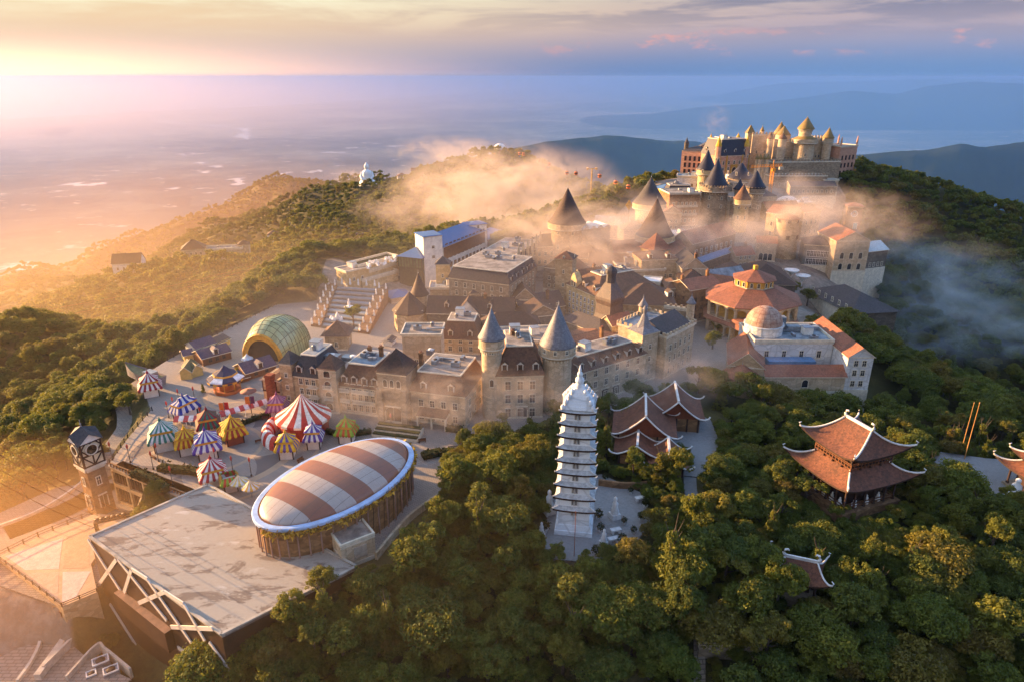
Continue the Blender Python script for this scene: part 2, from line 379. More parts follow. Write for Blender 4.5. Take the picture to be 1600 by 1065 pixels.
def rect_roof(kind, w, d, h, rise, ov=.4, ridge=None, flat=FLATR, inset=None, axis='x'):
    """roof shapes over a block x in +-w/2, y in 0..d from height h; returns MB with slots (tiles, second, trim)"""
    b = MB(); x0, x1, y0, y1 = -w/2-ov, w/2+ov, -ov, d+ov; z1 = h + rise
    if kind == 'hip':
        if w >= d: i = min((y1-y0)/2, w/2-.05); r = [(x0+i, d/2, z1), (x1-i, d/2, z1)]
        else: i = min((x1-x0)/2, d/2-.05); r = [(0, y0+i, z1), (0, y1-i, z1)]
        vs = [(x0,y0,h),(x1,y0,h),(x1,y1,h),(x0,y1,h)] + r
        fs = [(0,1,5,4),(1,2,5),(2,3,4,5),(3,0,4)] if w >= d else [(0,1,4),(1,2,5,4),(2,3,5),(3,0,4,5)]
        b.add(vs, fs + [(3,2,1,0)], 0)
    elif kind == 'pyr':
        b.frus((x0,x1,y0,y1,h), (x0+ov*.9,x1-ov*.9,y0+ov*.9,y1-ov*.9,h+ov*.5)); a=ov*.9; zb = h+ov*.5
        b.add([(x0+a,y0+a,zb),(x1-a,y0+a,zb),(x1-a,y1-a,zb),(x0+a,y1-a,zb),(0,d/2,z1)], [(0,1,4),(1,2,4),(2,3,4),(3,0,4)], 0)
    elif kind == 'gable':
        t = .22
        if axis == 'x': A = [(x0,y0,h-.2),(x1,y0,h-.2),(x1,d/2,z1),(x0,d/2,z1),(x1,y1,h-.2),(x0,y1,h-.2)]
        else: A = [(x0,y1,h-.2),(x0,y0,h-.2),(0,y0,z1),(0,y1,z1),(x1,y0,h-.2),(x1,y1,h-.2)]
        Bv = [(x, y, z-t) for x, y, z in A]
        b.add(A+Bv, [(0,1,2,3),(3,2,4,5),(6,9,8,7),(9,11,10,8)], 0)
        b.add(A+Bv, [(0,6,7,1),(4,10,11,5),(1,7,8,2),(2,8,10,4),(5,11,9,3),(3,9,6,0)], 2)
    elif kind == 'mans':
        i = inset if inset is not None else rise*.45
        q = (x0+i, x1-i, y0+i, y1-i, z1)
        b.frus((x0,x1,y0,y1,h), q, 0)
        b.frus((q[0]-.25,q[1]+.25,q[2]-.25,q[3]+.25,z1+.003), (q[0]-.2,q[1]+.2,q[2]-.2,q[3]+.2,z1+.3), 2)
        b.box(q[0]+.15,q[1]-.15,q[2]+.15,q[3]-.15,z1+.303,z1+.32,1)
    elif kind == 'flat':
        t = .35; b.box(x0,x1,y0,y1,h,h+.2,2); b.box(x0+t,x1-t,y0+t,y1-t,h+.203,h+.23,1)
        for q in ((x0,x1,y0,y0+t),(x0,x1,y1-t,y1),(x0,x0+t,y0+t,y1-t),(x1-t,x1,y0+t,y1-t)): b.box(*q,h+.203,h+.2+rise,2)
    return b
def house(name, label, A, B, depth, z0, h, roof='hip', rise=3.0, wall=S_CREAM, tile=R_BROWN, cat='building', group=None,
          rows=(), fn=0, rn=0, ln=0, style='stone', ww=1.0, wh=1.5, dorm=0, rdorm=0, chim=(), ov=.4, inset=None, base=2.0, axis='x', flat=FLATR, door=None, trim=TRIM, dw=1.5, plinth=True, ldorm=0):
    """a block building; A and B are the ground points of its front edge (left, right), depth runs away from the viewer"""
    ax, ay = A; bx, by = B; w = math.hypot(bx-ax, by-ay); rz = math.atan2(by-ay, bx-ax)
    p = empty(name, ((ax+bx)/2, (ay+by)/2, z0), rz, label, cat, group); p['w'] = w; p['d'] = depth; p['h'] = h
    b = MB(); b.box(-w/2, w/2, 0, depth, -base, h)
    if plinth: b.box(-w/2-.08, w/2+.08, -.08, -.002, h-.45, h-.15, 1); b.box(-w/2-.1, w/2+.1, -.1, -.002, -base, .5, 1)
    if roof == 'gable':
        if axis == 'x': b.add([(-w/2,0,h),(-w/2,depth,h),(-w/2,depth/2,h+rise-.3),(w/2,0,h),(w/2,depth,h),(w/2,depth/2,h+rise-.3)], [(0,2,1),(3,4,5)], 0)
        else: b.add([(-w/2,0,h),(w/2,0,h),(0,0,h+rise-.3),(-w/2,depth,h),(w/2,depth,h),(0,depth,h+rise-.3)], [(0,1,2),(3,5,4)], 0)
    b.build('wall', [wall, trim], p)
    ro = rect_roof(roof, w, depth, h, rise, ov, inset=inset, flat=flat, axis=axis).build('roof', [tile, flat, trim], p)
    if fn: wall_windows(p, w, depth, rows, 'f', 0, style, ww, wh, fn)
    if rn: wall_windows(p, w, depth, rows, 'r', 0, style, ww, wh, rn)
    if ln: wall_windows(p, w, depth, rows, 'l', 0, style, ww, wh, ln)
    if door: put('door', door_mesh(1.8, 2.6), p, (door[0], -.003, 0))
    sl = (inset if inset is not None else rise*.45)/rise if roof == 'mans' else min(w, depth)/2/rise if rise else 0
    dz = rise*.22 if roof == 'mans' else rise*.14
    for i in range(dorm):
        x = -w/2 + (w)*(i+.5)/dorm; add_dormer(ro, x, -ov+dz*sl-.12, h+dz-.1, 0, tile, dw, 1.5)
    for i in range(rdorm):
        y = depth*(i+.5)/rdorm; add_dormer(ro, w/2+ov-dz*sl+.12, y, h+dz-.1, math.pi/2, tile, dw, 1.5)
    for i in range(ldorm):
        y = depth*(i+.5)/ldorm; add_dormer(ro, -w/2-ov+dz*sl-.12, y, h+dz-.1, -math.pi/2, tile, dw, 1.5)
    if roof in ('flat', 'mans') and depth > 6 and w > 7 and cat not in ('castle', 'wall', 'terrace wall'):
        iq = (inset if inset is not None else rise*.45)+.8 if roof == 'mans' else .8; rs = random.Random(int(abs(ax*7+ay*13)))
        for i in range(min(7, 2+int(w*depth/70))):
            v = rs.randrange(5); put('roof_unit', plant_mesh(v), ro, (rs.uniform(-w/2+iq+.8, w/2-iq-.8), rs.uniform(iq+.6, depth-iq-.8), h+(rise+.32 if roof == 'mans' else .23)), rs.choice((0, 0, 1.571, .2)))
    for c in chim: chimney(ro, c[0]*w/2, c[1]*depth, h+rise*c[2], c[3] if len(c) > 3 else 2.2)
    return p
def round_tower(name, label, xy, z0, r, h, cone_h, wall=S_CREAM, tile=R_CONE, corbel=True, cren=False, n=28, rows=(), nw=3, a0=-100, flare=1.25, taper=0.0, cat='tower', group=None, base=2.5, wstyle='stone', ww=.8, wh=1.5, bell=True, sides=None, crown=None):
    p = empty(name, (xy[0], xy[1], z0), 0, label, cat, group); p['h'] = h; p['r'] = r
    b = MB(); rt = r*(1-taper); top = r*flare if corbel else rt
    sm = sides is None; n = sides or n
    if corbel:
        ch = min(3.2, h*.22)
        b.lathe([(r, -base), (rt, h-ch), (rt+.05, h-ch), (top*.97, h-ch+.7), (top, h-ch+.75), (top, h)], n, smooth=False)
        b.lathe([(top+.12, h-ch+.8), (top+.16, h-ch+.85), (top+.16, h-ch+1.05), (top+.12, h-ch+1.1)], n, m=1, smooth=False, cap=False)
        for i in range(n if n > 16 else n*2):
            a = 2*math.pi*i/(n if n > 16 else n*2); c, s_ = math.cos(a), math.sin(a); q = rt+.15
            b.lathe([(.16, h-ch-.35), (.2, h-ch+.3)], 4, (q*c, q*s_), 1, False)
    else: b.lathe([(r, -base), (rt, h)], n, smooth=False)
    if cren:
        k = max(10, int(2*math.pi*top/1.5))
        for i in range(k):
            a = 2*math.pi*i/k; c, s_ = math.cos(a), math.sin(a); t = Vector((-s_, c, 0)); q = Vector((top*c, top*s_, h))
            b.beam(q-t*.36+Vector((0,0,.45)), q+t*.36+Vector((0,0,.45)), .4, .9, 0)
    b.build('wall', [wall, TRIM], p)
    if cone_h > 0:
        cr = crown or (top*1.1 if not cren else top*.98); zb = h + (0.2 if not cren else .5)
        prof = [(cr*.55, zb-.25), (cr, zb-.2), (cr, zb)] + ([(cr*.82, zb+cone_h*.14), (cr*.62, zb+cone_h*.34), (cr*.34, zb+cone_h*.64), (.12, zb+cone_h)] if bell else [(.1, zb+cone_h)])
        rb = MB().lathe(prof, n, smooth=sm); 
        if sm: rb.lathe([(cr+.02, zb-.22), (cr+.1, zb-.15), (cr+.1, zb+.02)], n, m=1, cap=False)
        rf = rb.build('roof', [tile, tile], p)
        MB().lathe([(.09, zb+cone_h-.1), (.16, zb+cone_h+.15), (.04, zb+cone_h+.3), (.03, zb+cone_h+1.1)], 6).build('finial', [METAL], rf)
    rw = lambda z: r + (rt-r)*max(0, z)/h
    for z in rows:
        for i in range(nw):
            a = R(a0 + i*360/max(nw, 1)) if nw > 4 else R(a0 + (i-(nw-1)/2)*55)
            q = (top if corbel and z > h-min(3.2, h*.22) else rw(z)) * (math.cos(math.pi/n)) + .02
            put('window', window_mesh(ww, wh, wstyle), p, (q*math.cos(a), q*math.sin(a), z), a+math.pi/2)
    return p
def square_tower(name, label, xy, z0, w, d, h, rise, rz=0.0, wall=S_CREAM, tile=R_SLATE, kind='pyr', rows=(), fn=1, rn=1, ln=0, cren=False, style='stone', ww=.9, wh=1.5, cat='tower', group=None, ov=.45, base=2.5, door=None):
    c, s = math.cos(rz), math.sin(rz)
    A = (xy[0]-c*w/2, xy[1]-s*w/2); B = (xy[0]+c*w/2, xy[1]+s*w/2)
    p = house(name, label, A, B, d, z0, h, kind if not cren else 'flat', rise if not cren else .5, wall, tile, cat, group, rows, fn, rn, ln, style, ww, wh, ov=ov, base=base, door=door)
    if cren:
        b = MB(); merlons(b, -w/2-ov, w/2+ov, -ov, d+ov, h+.7+.003); b.build('battlement', [wall], p)
    return p
from mathutils import noise
# ------------------------------------------------------------------ terrain
CTRL = []
def cp(px, py, Y, dz=0.0): x, y, z = D(px, py, Y); CTRL.append((x, y, z + dz))
def cg(px, py, z, dz=0.0): x, y = G(px, py, z); CTRL.append((x, y, z + dz))
TR = -7.0                                          # ground lies this far below the crowns seen
for q in ((200,700),(400,600),(600,690),(760,660),(880,655),(330,560),(430,520),(560,560),(700,560),(800,520),(1000,560),(1100,540),(1130,620),(1050,640),(960,700),(1240,570),(1000,460),(800,460),(650,500),(900,770),(985,800),(640,770),(690,720),(500,860),(1180,450),(1290,450)): cg(*q, 0.0)
for q in ((1320,800,-1.0),(1500,740,-1.0),(1590,760,-1.0),(1250,720,-2.0),(1150,760,-2.0)): cg(*q)
for q in ((0,90,-4),(-15,95,-2),(-12,80,-8),(-25,84,-5),(30,84,-7),(60,86,-7),(100,92,-6),(140,95,-8),(0,66,-22),(-40,66,-26),(60,64,-22),(130,64,-24),(0,30,-45),(-100,30,-55),(120,30,-48),(60,100,-4),(110,110,-2),(160,130,-8)): CTRL.append(q)
# left: road and courts below the plaza
CTRL += [(-89,126,-9),(-95,140,-8),(-100,152,-6),(-97,110,-9),(-110,118,-10),(-105,98,-12),(-92,92,-14),(-85,96,-19),(-82,90,-23),(-72,84,-27),(-62,78,-28),(-45,74,-10),(-33,82,-3),(-100,80,-22),(-125,90,-20),(-130,125,-20),(-150,150,-24),(-150,100,-30),(-122,165,-10),(-112,180,-7),(-105,195,-4),(-125,200,-12),(-180,180,-30),(-200,120,-50)]
# village climbs to the back
for X, Y, Z in ((0,255,0),(60,260,0),(-40,260,0),(100,260,1),(40,300,6),(90,300,6),(140,300,5),(-10,300,4),(60,345,12),(110,345,12),(150,340,10),(180,320,2),(100,390,18),(150,390,18),(60,390,14),(120,430,22),(180,430,23),(220,435,22),(90,440,18),(200,470,18),(40,400,8),(10,360,6),(-25,330,6)): CTRL.append((X, Y, Z))
# left slope below the terraces, stairs
CTRL += [(-75,262,4),(-88,285,7),(-60,290,5),(-114,262,-9),(-106,235,-4),(-82,225,0),(-88,205,-0.5)]
for q in ((60,500,235),(0,490,240),(150,525,225)): cp(*q, TR)
for q in ((330,392,420),(195,418,400),(60,470,390),(0,495,380),(430,390,430),(500,375,460),(560,365,480)): cp(*q, TR)
CTRL += [(-190,300,-40),(-130,310,-24),(-260,300,-60),(-150,360,-34),(-80,380,-18),(-300,250,-75),(-60,430,-22)]
for q in ((300,480,300),(400,440,330),(462,420,350),(250,512,268),(350,460,315)): cp(*q, TR)
CTRL += [(-280,600,-125),(-370,540,-140),(-200,650,-105),(-430,640,-170),(-430,1230,-240),(-300,1200,-200),(-560,1050,-250)]
# dome hill and the ridge of the great statue
for q in ((785,232,620),(830,240,600),(880,262,560),(950,292,540),(740,240,640),(700,250,680),(650,268,720),(620,275,760),(590,266,860),(540,300,740),(470,340,640),(640,330,560),(760,320,540),(860,320,500),(930,320,470),(700,400,420)): cp(*q, TR)
CTRL.append((-168, 800, -36)); CTRL.append((-150, 815, -42))
# far left ridges
for q in ((440,276,1500),(380,300,1460),(300,335,1400),(180,385,1200),(60,425,1050),(0,440,1000),(490,285,1480),(520,290,1350),(400,345,1000),(300,380,900),(480,305,1050),(200,425,800),(100,450,760),(250,400,700),(0,470,700)): cp(*q, TR)
# right: near wooded ridge, valley, far wooded ridge
for q in ((1300,470,222),(1400,540,197),(1500,590,178),(1600,640,160),(1350,505,210),(1350,620,165),(1450,660,150),(1560,690,140)): cp(*q, TR)
CTRL += [(150,250,-30),(190,230,-45),(210,190,-40),(240,150,-50),(125,245,-10)]
for q in ((1480,480,300),(1600,525,262),(1400,425,335),(1340,244,460),(1420,262,455),(1500,290,440),(1600,328,420),(1560,400,360),(1450,370,390),(1700,380,400),(1700,560,250)): cp(*q, TR)
CTRL += [(230,500,5),(300,520,-25),(150,520,0),(300,620,-120),(100,560,-60),(420,420,-40),(450,300,-90),(500,600,-250)]
for X, Y, Z in ((-1500,300,-500),(-1500,900,-520),(-1300,1500,-500),(-900,1900,-480),(-300,1900,-450),(300,1500,-700),(700,1000,-600),(1000,500,-500),(1000,0,-500),(-900,0,-400),(0,-200,-200),(-500,1700,-250),(-1000,1150,-380),(-1000,800,-350),(-700,500,-200),(-900,1400,-330),(0,1100,-260),(-250,1300,-260),(200,800,-160)): CTRL.append((X, Y, Z))
_C = np.array(CTRL); _C_xy = _C[:, :2]; _K = 12.0
def _phi(r2): return np.sqrt(r2 + _K*_K)
_n = len(_C); _A = np.zeros((_n+1, _n+1)); _d2 = ((_C_xy[:, None]-_C_xy[None])**2).sum(-1)
_A[:_n, :_n] = _phi(_d2) - 0.8*np.eye(_n)*_K*0.15; _A[:_n, _n] = 1; _A[_n, :_n] = 1
_w = np.linalg.solve(_A, np.append(_C[:, 2], 0))
def _rbf(X, Y):
    X = np.asarray(X, float).ravel(); Y = np.asarray(Y, float).ravel(); out = np.zeros(len(X))
    for i in range(0, len(X), 20000):
        d2 = (X[i:i+20000, None]-_C_xy[None, :, 0])**2 + (Y[i:i+20000, None]-_C_xy[None, :, 1])**2
        out[i:i+20000] = _phi(d2) @ _w[:_n] + _w[_n]
    return out
def polydist(X, Y, poly):
    """signed distance to a polygon, negative inside"""
    P = np.array(poly, float); d = np.full(len(X), 1e18); ins = np.zeros(len(X), bool)
    for i in range(len(P)):
        a, b = P[i], P[(i+1) % len(P)]; e = b-a; L = (e*e).sum() + 1e-12
        t = np.clip(((X-a[0])*e[0]+(Y-a[1])*e[1])/L, 0, 1)
        d = np.minimum(d, (X-a[0]-t*e[0])**2+(Y-a[1]-t*e[1])**2)
        c = ((a[1] > Y) != (b[1] > Y)); xx = (b[0]-a[0])*(Y-a[1])/(b[1]-a[1]+1e-12)+a[0]
        ins ^= c & (X < xx)
    return np.where(ins, -np.sqrt(d), np.sqrt(d))
# level places: (polygon in the world, height)
def GP(pts, z): return [G(x, y, z) for x, y in pts]
PLAZA = GP(((168,727),(200,684),(236,640),(226,612),(205,598),(262,562),(330,526),(430,476),(520,470),(640,455),(800,440),(905,440),(1050,440),(1130,470),(1150,540),(1145,600),(1070,600),(990,622),(905,655),(835,672),(800,690),(700,696),(688,770),(600,850),(560,880),(325,757),(290,780)), 0.0)
PAGODA = GP(((856,806),(876,748),(940,740),(1000,768),(1020,808),(992,850),(955,862),(925,878),(862,872),(845,846)), 0.0)
HALL_SITE = GP(((940,680),(1010,640),(1100,640),(1130,690),(1095,790),(1060,800),(1060,735),(970,740)), 0.0)
TEMPLE_YARD = GP(((1030,662),(1075,640),(1110,655),(1125,690),(1098,745),(1066,742),(1080,702),(1045,692)), 0.0)
EAST = GP(((1440,730),(1470,705),(1540,715),(1610,720),(1610,790),(1560,800),(1500,775)), -1.0)
LOWER = [(-106,136),(-94,139),(-84,132),(-80,118),(-77,104),(-80,97),(-112,109),(-116,120)]
COURT = GP(((-20,940),(30,925),(95,975),(105,1000),(140,1030),(205,1060),(160,1100),(-60,1100),(-60,980)), -16.0)
FLATS = [(PLAZA, 0.0, 7.0), (PAGODA, 0.0, 4.0), (HALL_SITE, 0.0, 4.0), (EAST, -1.0, 5.0), (LOWER, -9.0, 4.0)]
def ground(X, Y):
    X = np.asarray(X, float).ravel(); Y = np.asarray(Y, float).ravel()
    z = _rbf(X, Y)
    far = np.clip((np.hypot(X, Y-250)-260)/500, 0, 1)
    z = z + far*(14*np.sin(X*.021+1.3*np.sin(Y*.017))*np.sin(Y*.019+1.1*np.sin(X*.013)) + 7*np.sin(X*.055+Y*.03)*np.sin(Y*.047-X*.02))
    z = z + np.clip(far*3, .15, 1)*1.2*np.sin(X*.21+1.7*np.sin(Y*.13))*np.sin(Y*.23+X*.05)
    for poly, pz_, bl in FLATS:
        d = polydist(X, Y, poly); f = np.clip(1-d/bl, 0, 1); f = f*f*(3-2*f)
        z = z*(1-f) + (pz_-.25)*f
    return z
def gz(x, y): return float(ground([x], [y])[0])
def axis_lines(segs):
    out = []
    for a, b, st in segs: out += list(np.arange(a, b, st))
    return np.array(out + [segs[-1][1]])
xs = axis_lines(((-2600,-1500,80),(-1500,-700,30),(-700,-260,14),(-260,-140,6),(-140,190,2.5),(190,340,6),(340,700,16),(700,2000,60)))
ys = axis_lines(((-400,20,30),(20,60,8),(60,215,2.5),(215,480,5),(480,900,12),(900,1800,22),(1800,3000,80)))
XX, YY = np.meshgrid(xs, ys); ZZ = ground(XX, YY).reshape(XX.shape)
edge = np.maximum(np.maximum(np.abs(XX)-1500, YY-2000), 0); ZZ = ZZ - edge*.9
def grid_mesh(name, XX, YY, ZZ, mat):
    ny, nx = XX.shape; me = bpy.data.meshes.new(name)
    idx = np.arange(nx*ny).reshape(ny, nx)
    f = np.stack([idx[:-1, :-1], idx[:-1, 1:], idx[1:, 1:], idx[1:, :-1]], -1).reshape(-1, 4)
    me.vertices.add(nx*ny); me.vertices.foreach_set('co', np.stack([XX, YY, ZZ], -1).ravel())
    me.loops.add(f.size); me.loops.foreach_set('vertex_index', f.ravel())
    me.polygons.add(len(f)); me.polygons.foreach_set('loop_start', np.arange(0, f.size, 4)); me.polygons.foreach_set('use_smooth', np.ones(len(f), bool))
    me.materials.append(mat); me.update(calc_edges=True); me.validate(); return me
def ground_mat():
    m, T = newmat('hill_ground'); co = obco(T)
    a = T.ramp(T.noise(co, .06, 6, .6), .35, .7); b = T.ramp(T.noise(co, .9, 5, .7), .35, .7)
    c = T.mix(a, (.055, .058, .020), (.15, .125, .050)); c = T.mix(T.math('MULTIPLY', b, .5), c, (.055, .043, .024))
    at = T.n('ShaderNodeAttribute', attribute_name='paved').outputs['Fac']
    pv = T.mix(T.ramp(T.noise(co, .4, 6, .65), .35, .7), (.20, .175, .145), (.32, .285, .24))
    c = T.mix(T.ramp(at, .4, .6), c, pv)
    finish(T, c, .95, bump=T.noise(co, 1.5, 5, .7), bstr=.6, bdist=.5, spec=.1); return m
terr = put('hills', grid_mesh('hills', XX, YY, ZZ, ground_mat())); tag(terr, 'wooded mountain top with its ridges and slopes', kind='structure')
VILLAGE = [G(*q, 0) for q in ((500,440),(640,420),(760,410),(880,400),(1290,470),(1140,560))] 
VILLAGE = [(-80,290),(-70,215),(-60,200),(0,200),(55,180),(75,195),(110,215),(124,240),(150,262),(160,300),(166,345),(200,412),(198,436),(96,440),(70,395),(50,345),(-5,302),(-48,268)]
pv = np.clip(.5-np.minimum.reduce([polydist(XX.ravel(), YY.ravel(), VILLAGE)]+[polydist(XX.ravel(), YY.ravel(), p) for p in (PLAZA, PAGODA, TEMPLE_YARD, EAST, LOWER, COURT)])/4, 0, 1)
at = terr.data.attributes.new('paved', 'FLOAT', 'POINT'); at.data.foreach_set('value', pv)
PAVED_POLYS = [PLAZA, PAGODA, TEMPLE_YARD, EAST, LOWER, COURT, VILLAGE]

# ------------------------------------------------------------------ the plain far below, its rivers, the sea, far ranges
PZ = -1400.0
def plain_mat():
    m, T = newmat('plain_fields'); co = obco(T)
    a = T.ramp(T.noise(co, .00018, 8, .65), .38, .66); b = T.ramp(T.noise(co, .0011, 6, .7), .40, .66)
    v = T.n('ShaderNodeTexVoronoi', inp={'Vector': co, 'Scale': .0016}).outputs['Color']
    tone = T.n('ShaderNodeSeparateXYZ', inp={0: v}).outputs[0]
    c = T.mix(a, (.03, .05, .03), (.34, .32, .22)); c = T.mix(T.math('MULTIPLY', tone, .45), c, (.20, .22, .15)); c = T.mix(T.math('MULTIPLY', b, .5), c, (.05, .065, .045))
    sp = T.ramp(T.noise(co, .003, 4, .7), .60, .70); c = T.mix(T.math('MULTIPLY', sp, .7), c, (.6, .58, .52))
    finish(T, c, .9, spec=.1); return m
L = 160000
b = MB(); xs2 = np.linspace(-L, L, 33); ys2 = np.linspace(-20000, L, 25); X2, Y2 = np.meshgrid(xs2, ys2)
tag(put('plain', grid_mesh('plain', X2, Y2, X2*0+PZ, plain_mat())), 'broad coastal plain of fields far below', kind='structure')
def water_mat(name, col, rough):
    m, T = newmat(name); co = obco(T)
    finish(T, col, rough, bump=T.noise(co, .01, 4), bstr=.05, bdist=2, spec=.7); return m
M_RIV = water_mat('river_water', (.60, .60, .58), .15); M_SEA = water_mat('sea_water', (.10, .15, .20), .35)  # pale river base: silt, with the bright sky's reflection put into the colour
coast = [(-400,206),(-150,196),(0,187),(200,176),(400,167),(560,158),(700,147),(800,141),(880,135),(960,130.5)]
cw = []
for i, q in enumerate(coast):
    x, y = G(q[0], q[1], PZ); cw.append((x, y))
sea = MB(); pts = cw + [(-158000, 158000), (-158000, cw[0][1])]
fine = []
for i in range(len(cw)-1):
    for k in range(12):
        t = k/12; n_ = 260*math.sin(i*5.1+k*1.7)*(.3+abs(math.sin(k*.9+i)))
        fine.append((cw[i][0]*(1-t)+cw[i+1][0]*t, cw[i][1]*(1-t)+cw[i+1][1]*t+n_))
sea.add([(x, y, PZ+3) for x, y in fine+[cw[-1], (cw[-1][0], 158000), (-158000, 158000), (-158000, cw[0][1])]], [tuple(range(len(fine)+4))])
tag(sea.build('sea', [M_SEA]), 'hazy sea beyond the coast', kind='structure')
def river(pts, w, label, name='river'):
    """a winding ribbon of water on the plain through photo pixels; w in photo pixels of height"""
    P = [G(x, y, PZ) for x, y in pts]; n = len(P); S = []
    for i in range(n-1):
        p0, p1, p2, p3 = P[max(i-1,0)], P[i], P[i+1], P[min(i+2,n-1)]
        for k in range(7):
            t = k/7
            f = lambda a,b_,c,d_: .5*((2*b_)+(-a+c)*t+(2*a-5*b_+4*c-d_)*t*t+(-a+3*b_-3*c+d_)*t**3)
            S.append((f(p0[0],p1[0],p2[0],p3[0]), f(p0[1],p1[1],p2[1],p3[1])))
    S.append(P[-1]); mb = MB(); vs = []
    for i, (x, y) in enumerate(S):
        a = S[max(i-1,0)]; c = S[min(i+1,len(S)-1)]; dx, dy = c[0]-a[0], c[1]-a[1]; l = math.hypot(dx, dy)+1e-9
        ww = w*(.6+.4*math.sin(i*1.3)+.35*math.sin(i*.45+w)) * (math.hypot(x, y)**1.0)*.004
        if i in (0, len(S)-1): ww *= .15
        ww = max(ww*1.7, 30)
        vs += [(x-dy/l*ww, y+dx/l*ww*1.6, PZ+2.0), (x+dy/l*ww, y-dx/l*ww*1.6, PZ+2.0)]
    mb.add(vs, [(2*i, 2*i+1, 2*i+3, 2*i+2) for i in range(len(S)-1)])
    tag(mb.build(name, [M_RIV]), label, kind='structure')
for i, (pts, w) in enumerate((
    (((250,190),(290,194),(330,196),(362,199)),.9), (((378,200),(386,206),(378,212),(388,218)),1.2), (((355,182),(395,183),(428,183)),.5), (((140,187),(165,189),(180,187)),.7),
    (((110,287),(130,290),(150,288),(165,285)),1.5), (((368,279),(374,284),(370,290)),1.4), (((508,238),(525,239),(540,238)),1.2), (((288,240),(294,243),(298,239)),1.2),
    (((310,254),(318,256)),1.2), (((336,259),(344,262)),1.0), (((480,270),(492,268),(504,267)),1.5), (((436,273),(446,271),(456,269)),1.0), (((610,230),(620,228),(628,229)),1.0),
    (((20,415),(45,420),(70,430),(95,424)),2.0), (((540,232),(560,231)),.8), (((445,220),(452,221)),.8), (((320,268),(322,271)),.9), (((270,294),(275,296)),1.0),
    (((930,152),(980,160),(1020,164),(1045,170),(1030,172)),.9), (((1150,181),(1180,176),(1195,181),(1225,187)),1.1), (((1350,189),(1420,190),(1500,196),(1560,202),(1605,205)),1.1), (((820,150),(845,152),(855,148)),.7),
    (((930,262),(960,266),(1000,270),(1040,274)),3.4), (((1060,200),(1100,202)),.6))):
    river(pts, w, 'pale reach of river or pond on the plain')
def far_range(name, label, prof, Y, depth, col, lump=1.0):
    """a mountain range on the plain: crest through photo pixels at depth Y, flanks falling both ways"""
    m, T = newmat(name); co = obco(T); a = T.ramp(T.noise(co, 6.0/depth, 7, .65), .38, .66)
    finish(T, T.mix(a, tuple(x*.6 for x in col), col), .95, spec=.05)
    cx = []; 
    for i in range(len(prof)-1):
        for k in range(10):
            t = k/10; cx.append((prof[i][0]*(1-t)+prof[i+1][0]*t, prof[i][1]*(1-t)+prof[i+1][1]*t))
    cx.append(prof[-1]); n = len(cx); rows = 41
    XX = np.zeros((rows, n)); YY = XX.copy(); ZZ = XX.copy()
    for j, (px, py) in enumerate(cx):
        x, y, z = D(px, py, Y); tp = min(1, min(j, n-1-j)/(n*.2)); tp = tp*tp*(3-2*tp)
        for i in range(rows):
            s = (i/(rows-1)-.5)*2; dd = s*depth
            xx = x*(1+dd/Y*.9); yy = Y+dd
            q = noise.fractal(Vector((xx/depth*1.7, yy/depth*1.7, Y*.001)), 1.0, 2.1, 6)
            rg = 1-abs(noise.fractal(Vector((xx/depth*1.1+7, yy/depth*1.1, Y*.002)), 1.0, 2.1, 5))
            f = (1-abs(s))**1.25; fl = abs(s)**.6*(1-abs(s))
            XX[i, j] = xx; YY[i, j] = yy
            ZZ[i, j] = PZ-20 + (z-PZ+20)*max(0, f*tp*(1+.05*q*lump) + fl*lump*(.30*q+.55*(rg-.75))*tp)
    tag(put(name, grid_mesh(name, XX, YY, ZZ, m)), label, kind='structure')
FG = (.030, .042, .022)
far_range('near_blue_hills', 'wooded blue hills right of the mountain', [(960,420),(1080,330),(1180,285),(1260,256),(1310,246),(1350,240),(1400,234),(1445,232),(1500,226),(1540,232),(1600,222),(1700,214),(1800,220),(1900,230),(2000,230)], 4200, 1500, FG)
far_range('middle_hills', 'dark low hills beyond the castle hill', [(560,420),(640,330),(720,268),(790,236),(850,222),(905,214),(960,212),(1020,219),(1080,223),(1150,232),(1250,252),(1360,300),(1480,380)], 5600, 1300, FG)
far_range('far_mountains', 'pale far mountain range on the horizon', [(820,196),(940,180),(1080,168),(1180,162),(1260,152),(1330,142),(1400,147),(1450,135),(1520,129),(1600,131),(1720,126),(1850,130),(2000,135)], 26000, 5200, FG, .5)
far_range('farthest_mountains', 'faintest mountain range at the sky line', [(1050,140),(1200,131),(1380,126),(1460,124),(1540,124),(1640,123),(1760,128)], 52000, 9000, FG, .4)
far_range('left_low_hills', 'low hazy hill on the plain at left', [(-200,240),(-100,222),(0,210),(50,205),(92,200),(130,207),(180,214),(260,226)], 21000, 2600, FG, .6)
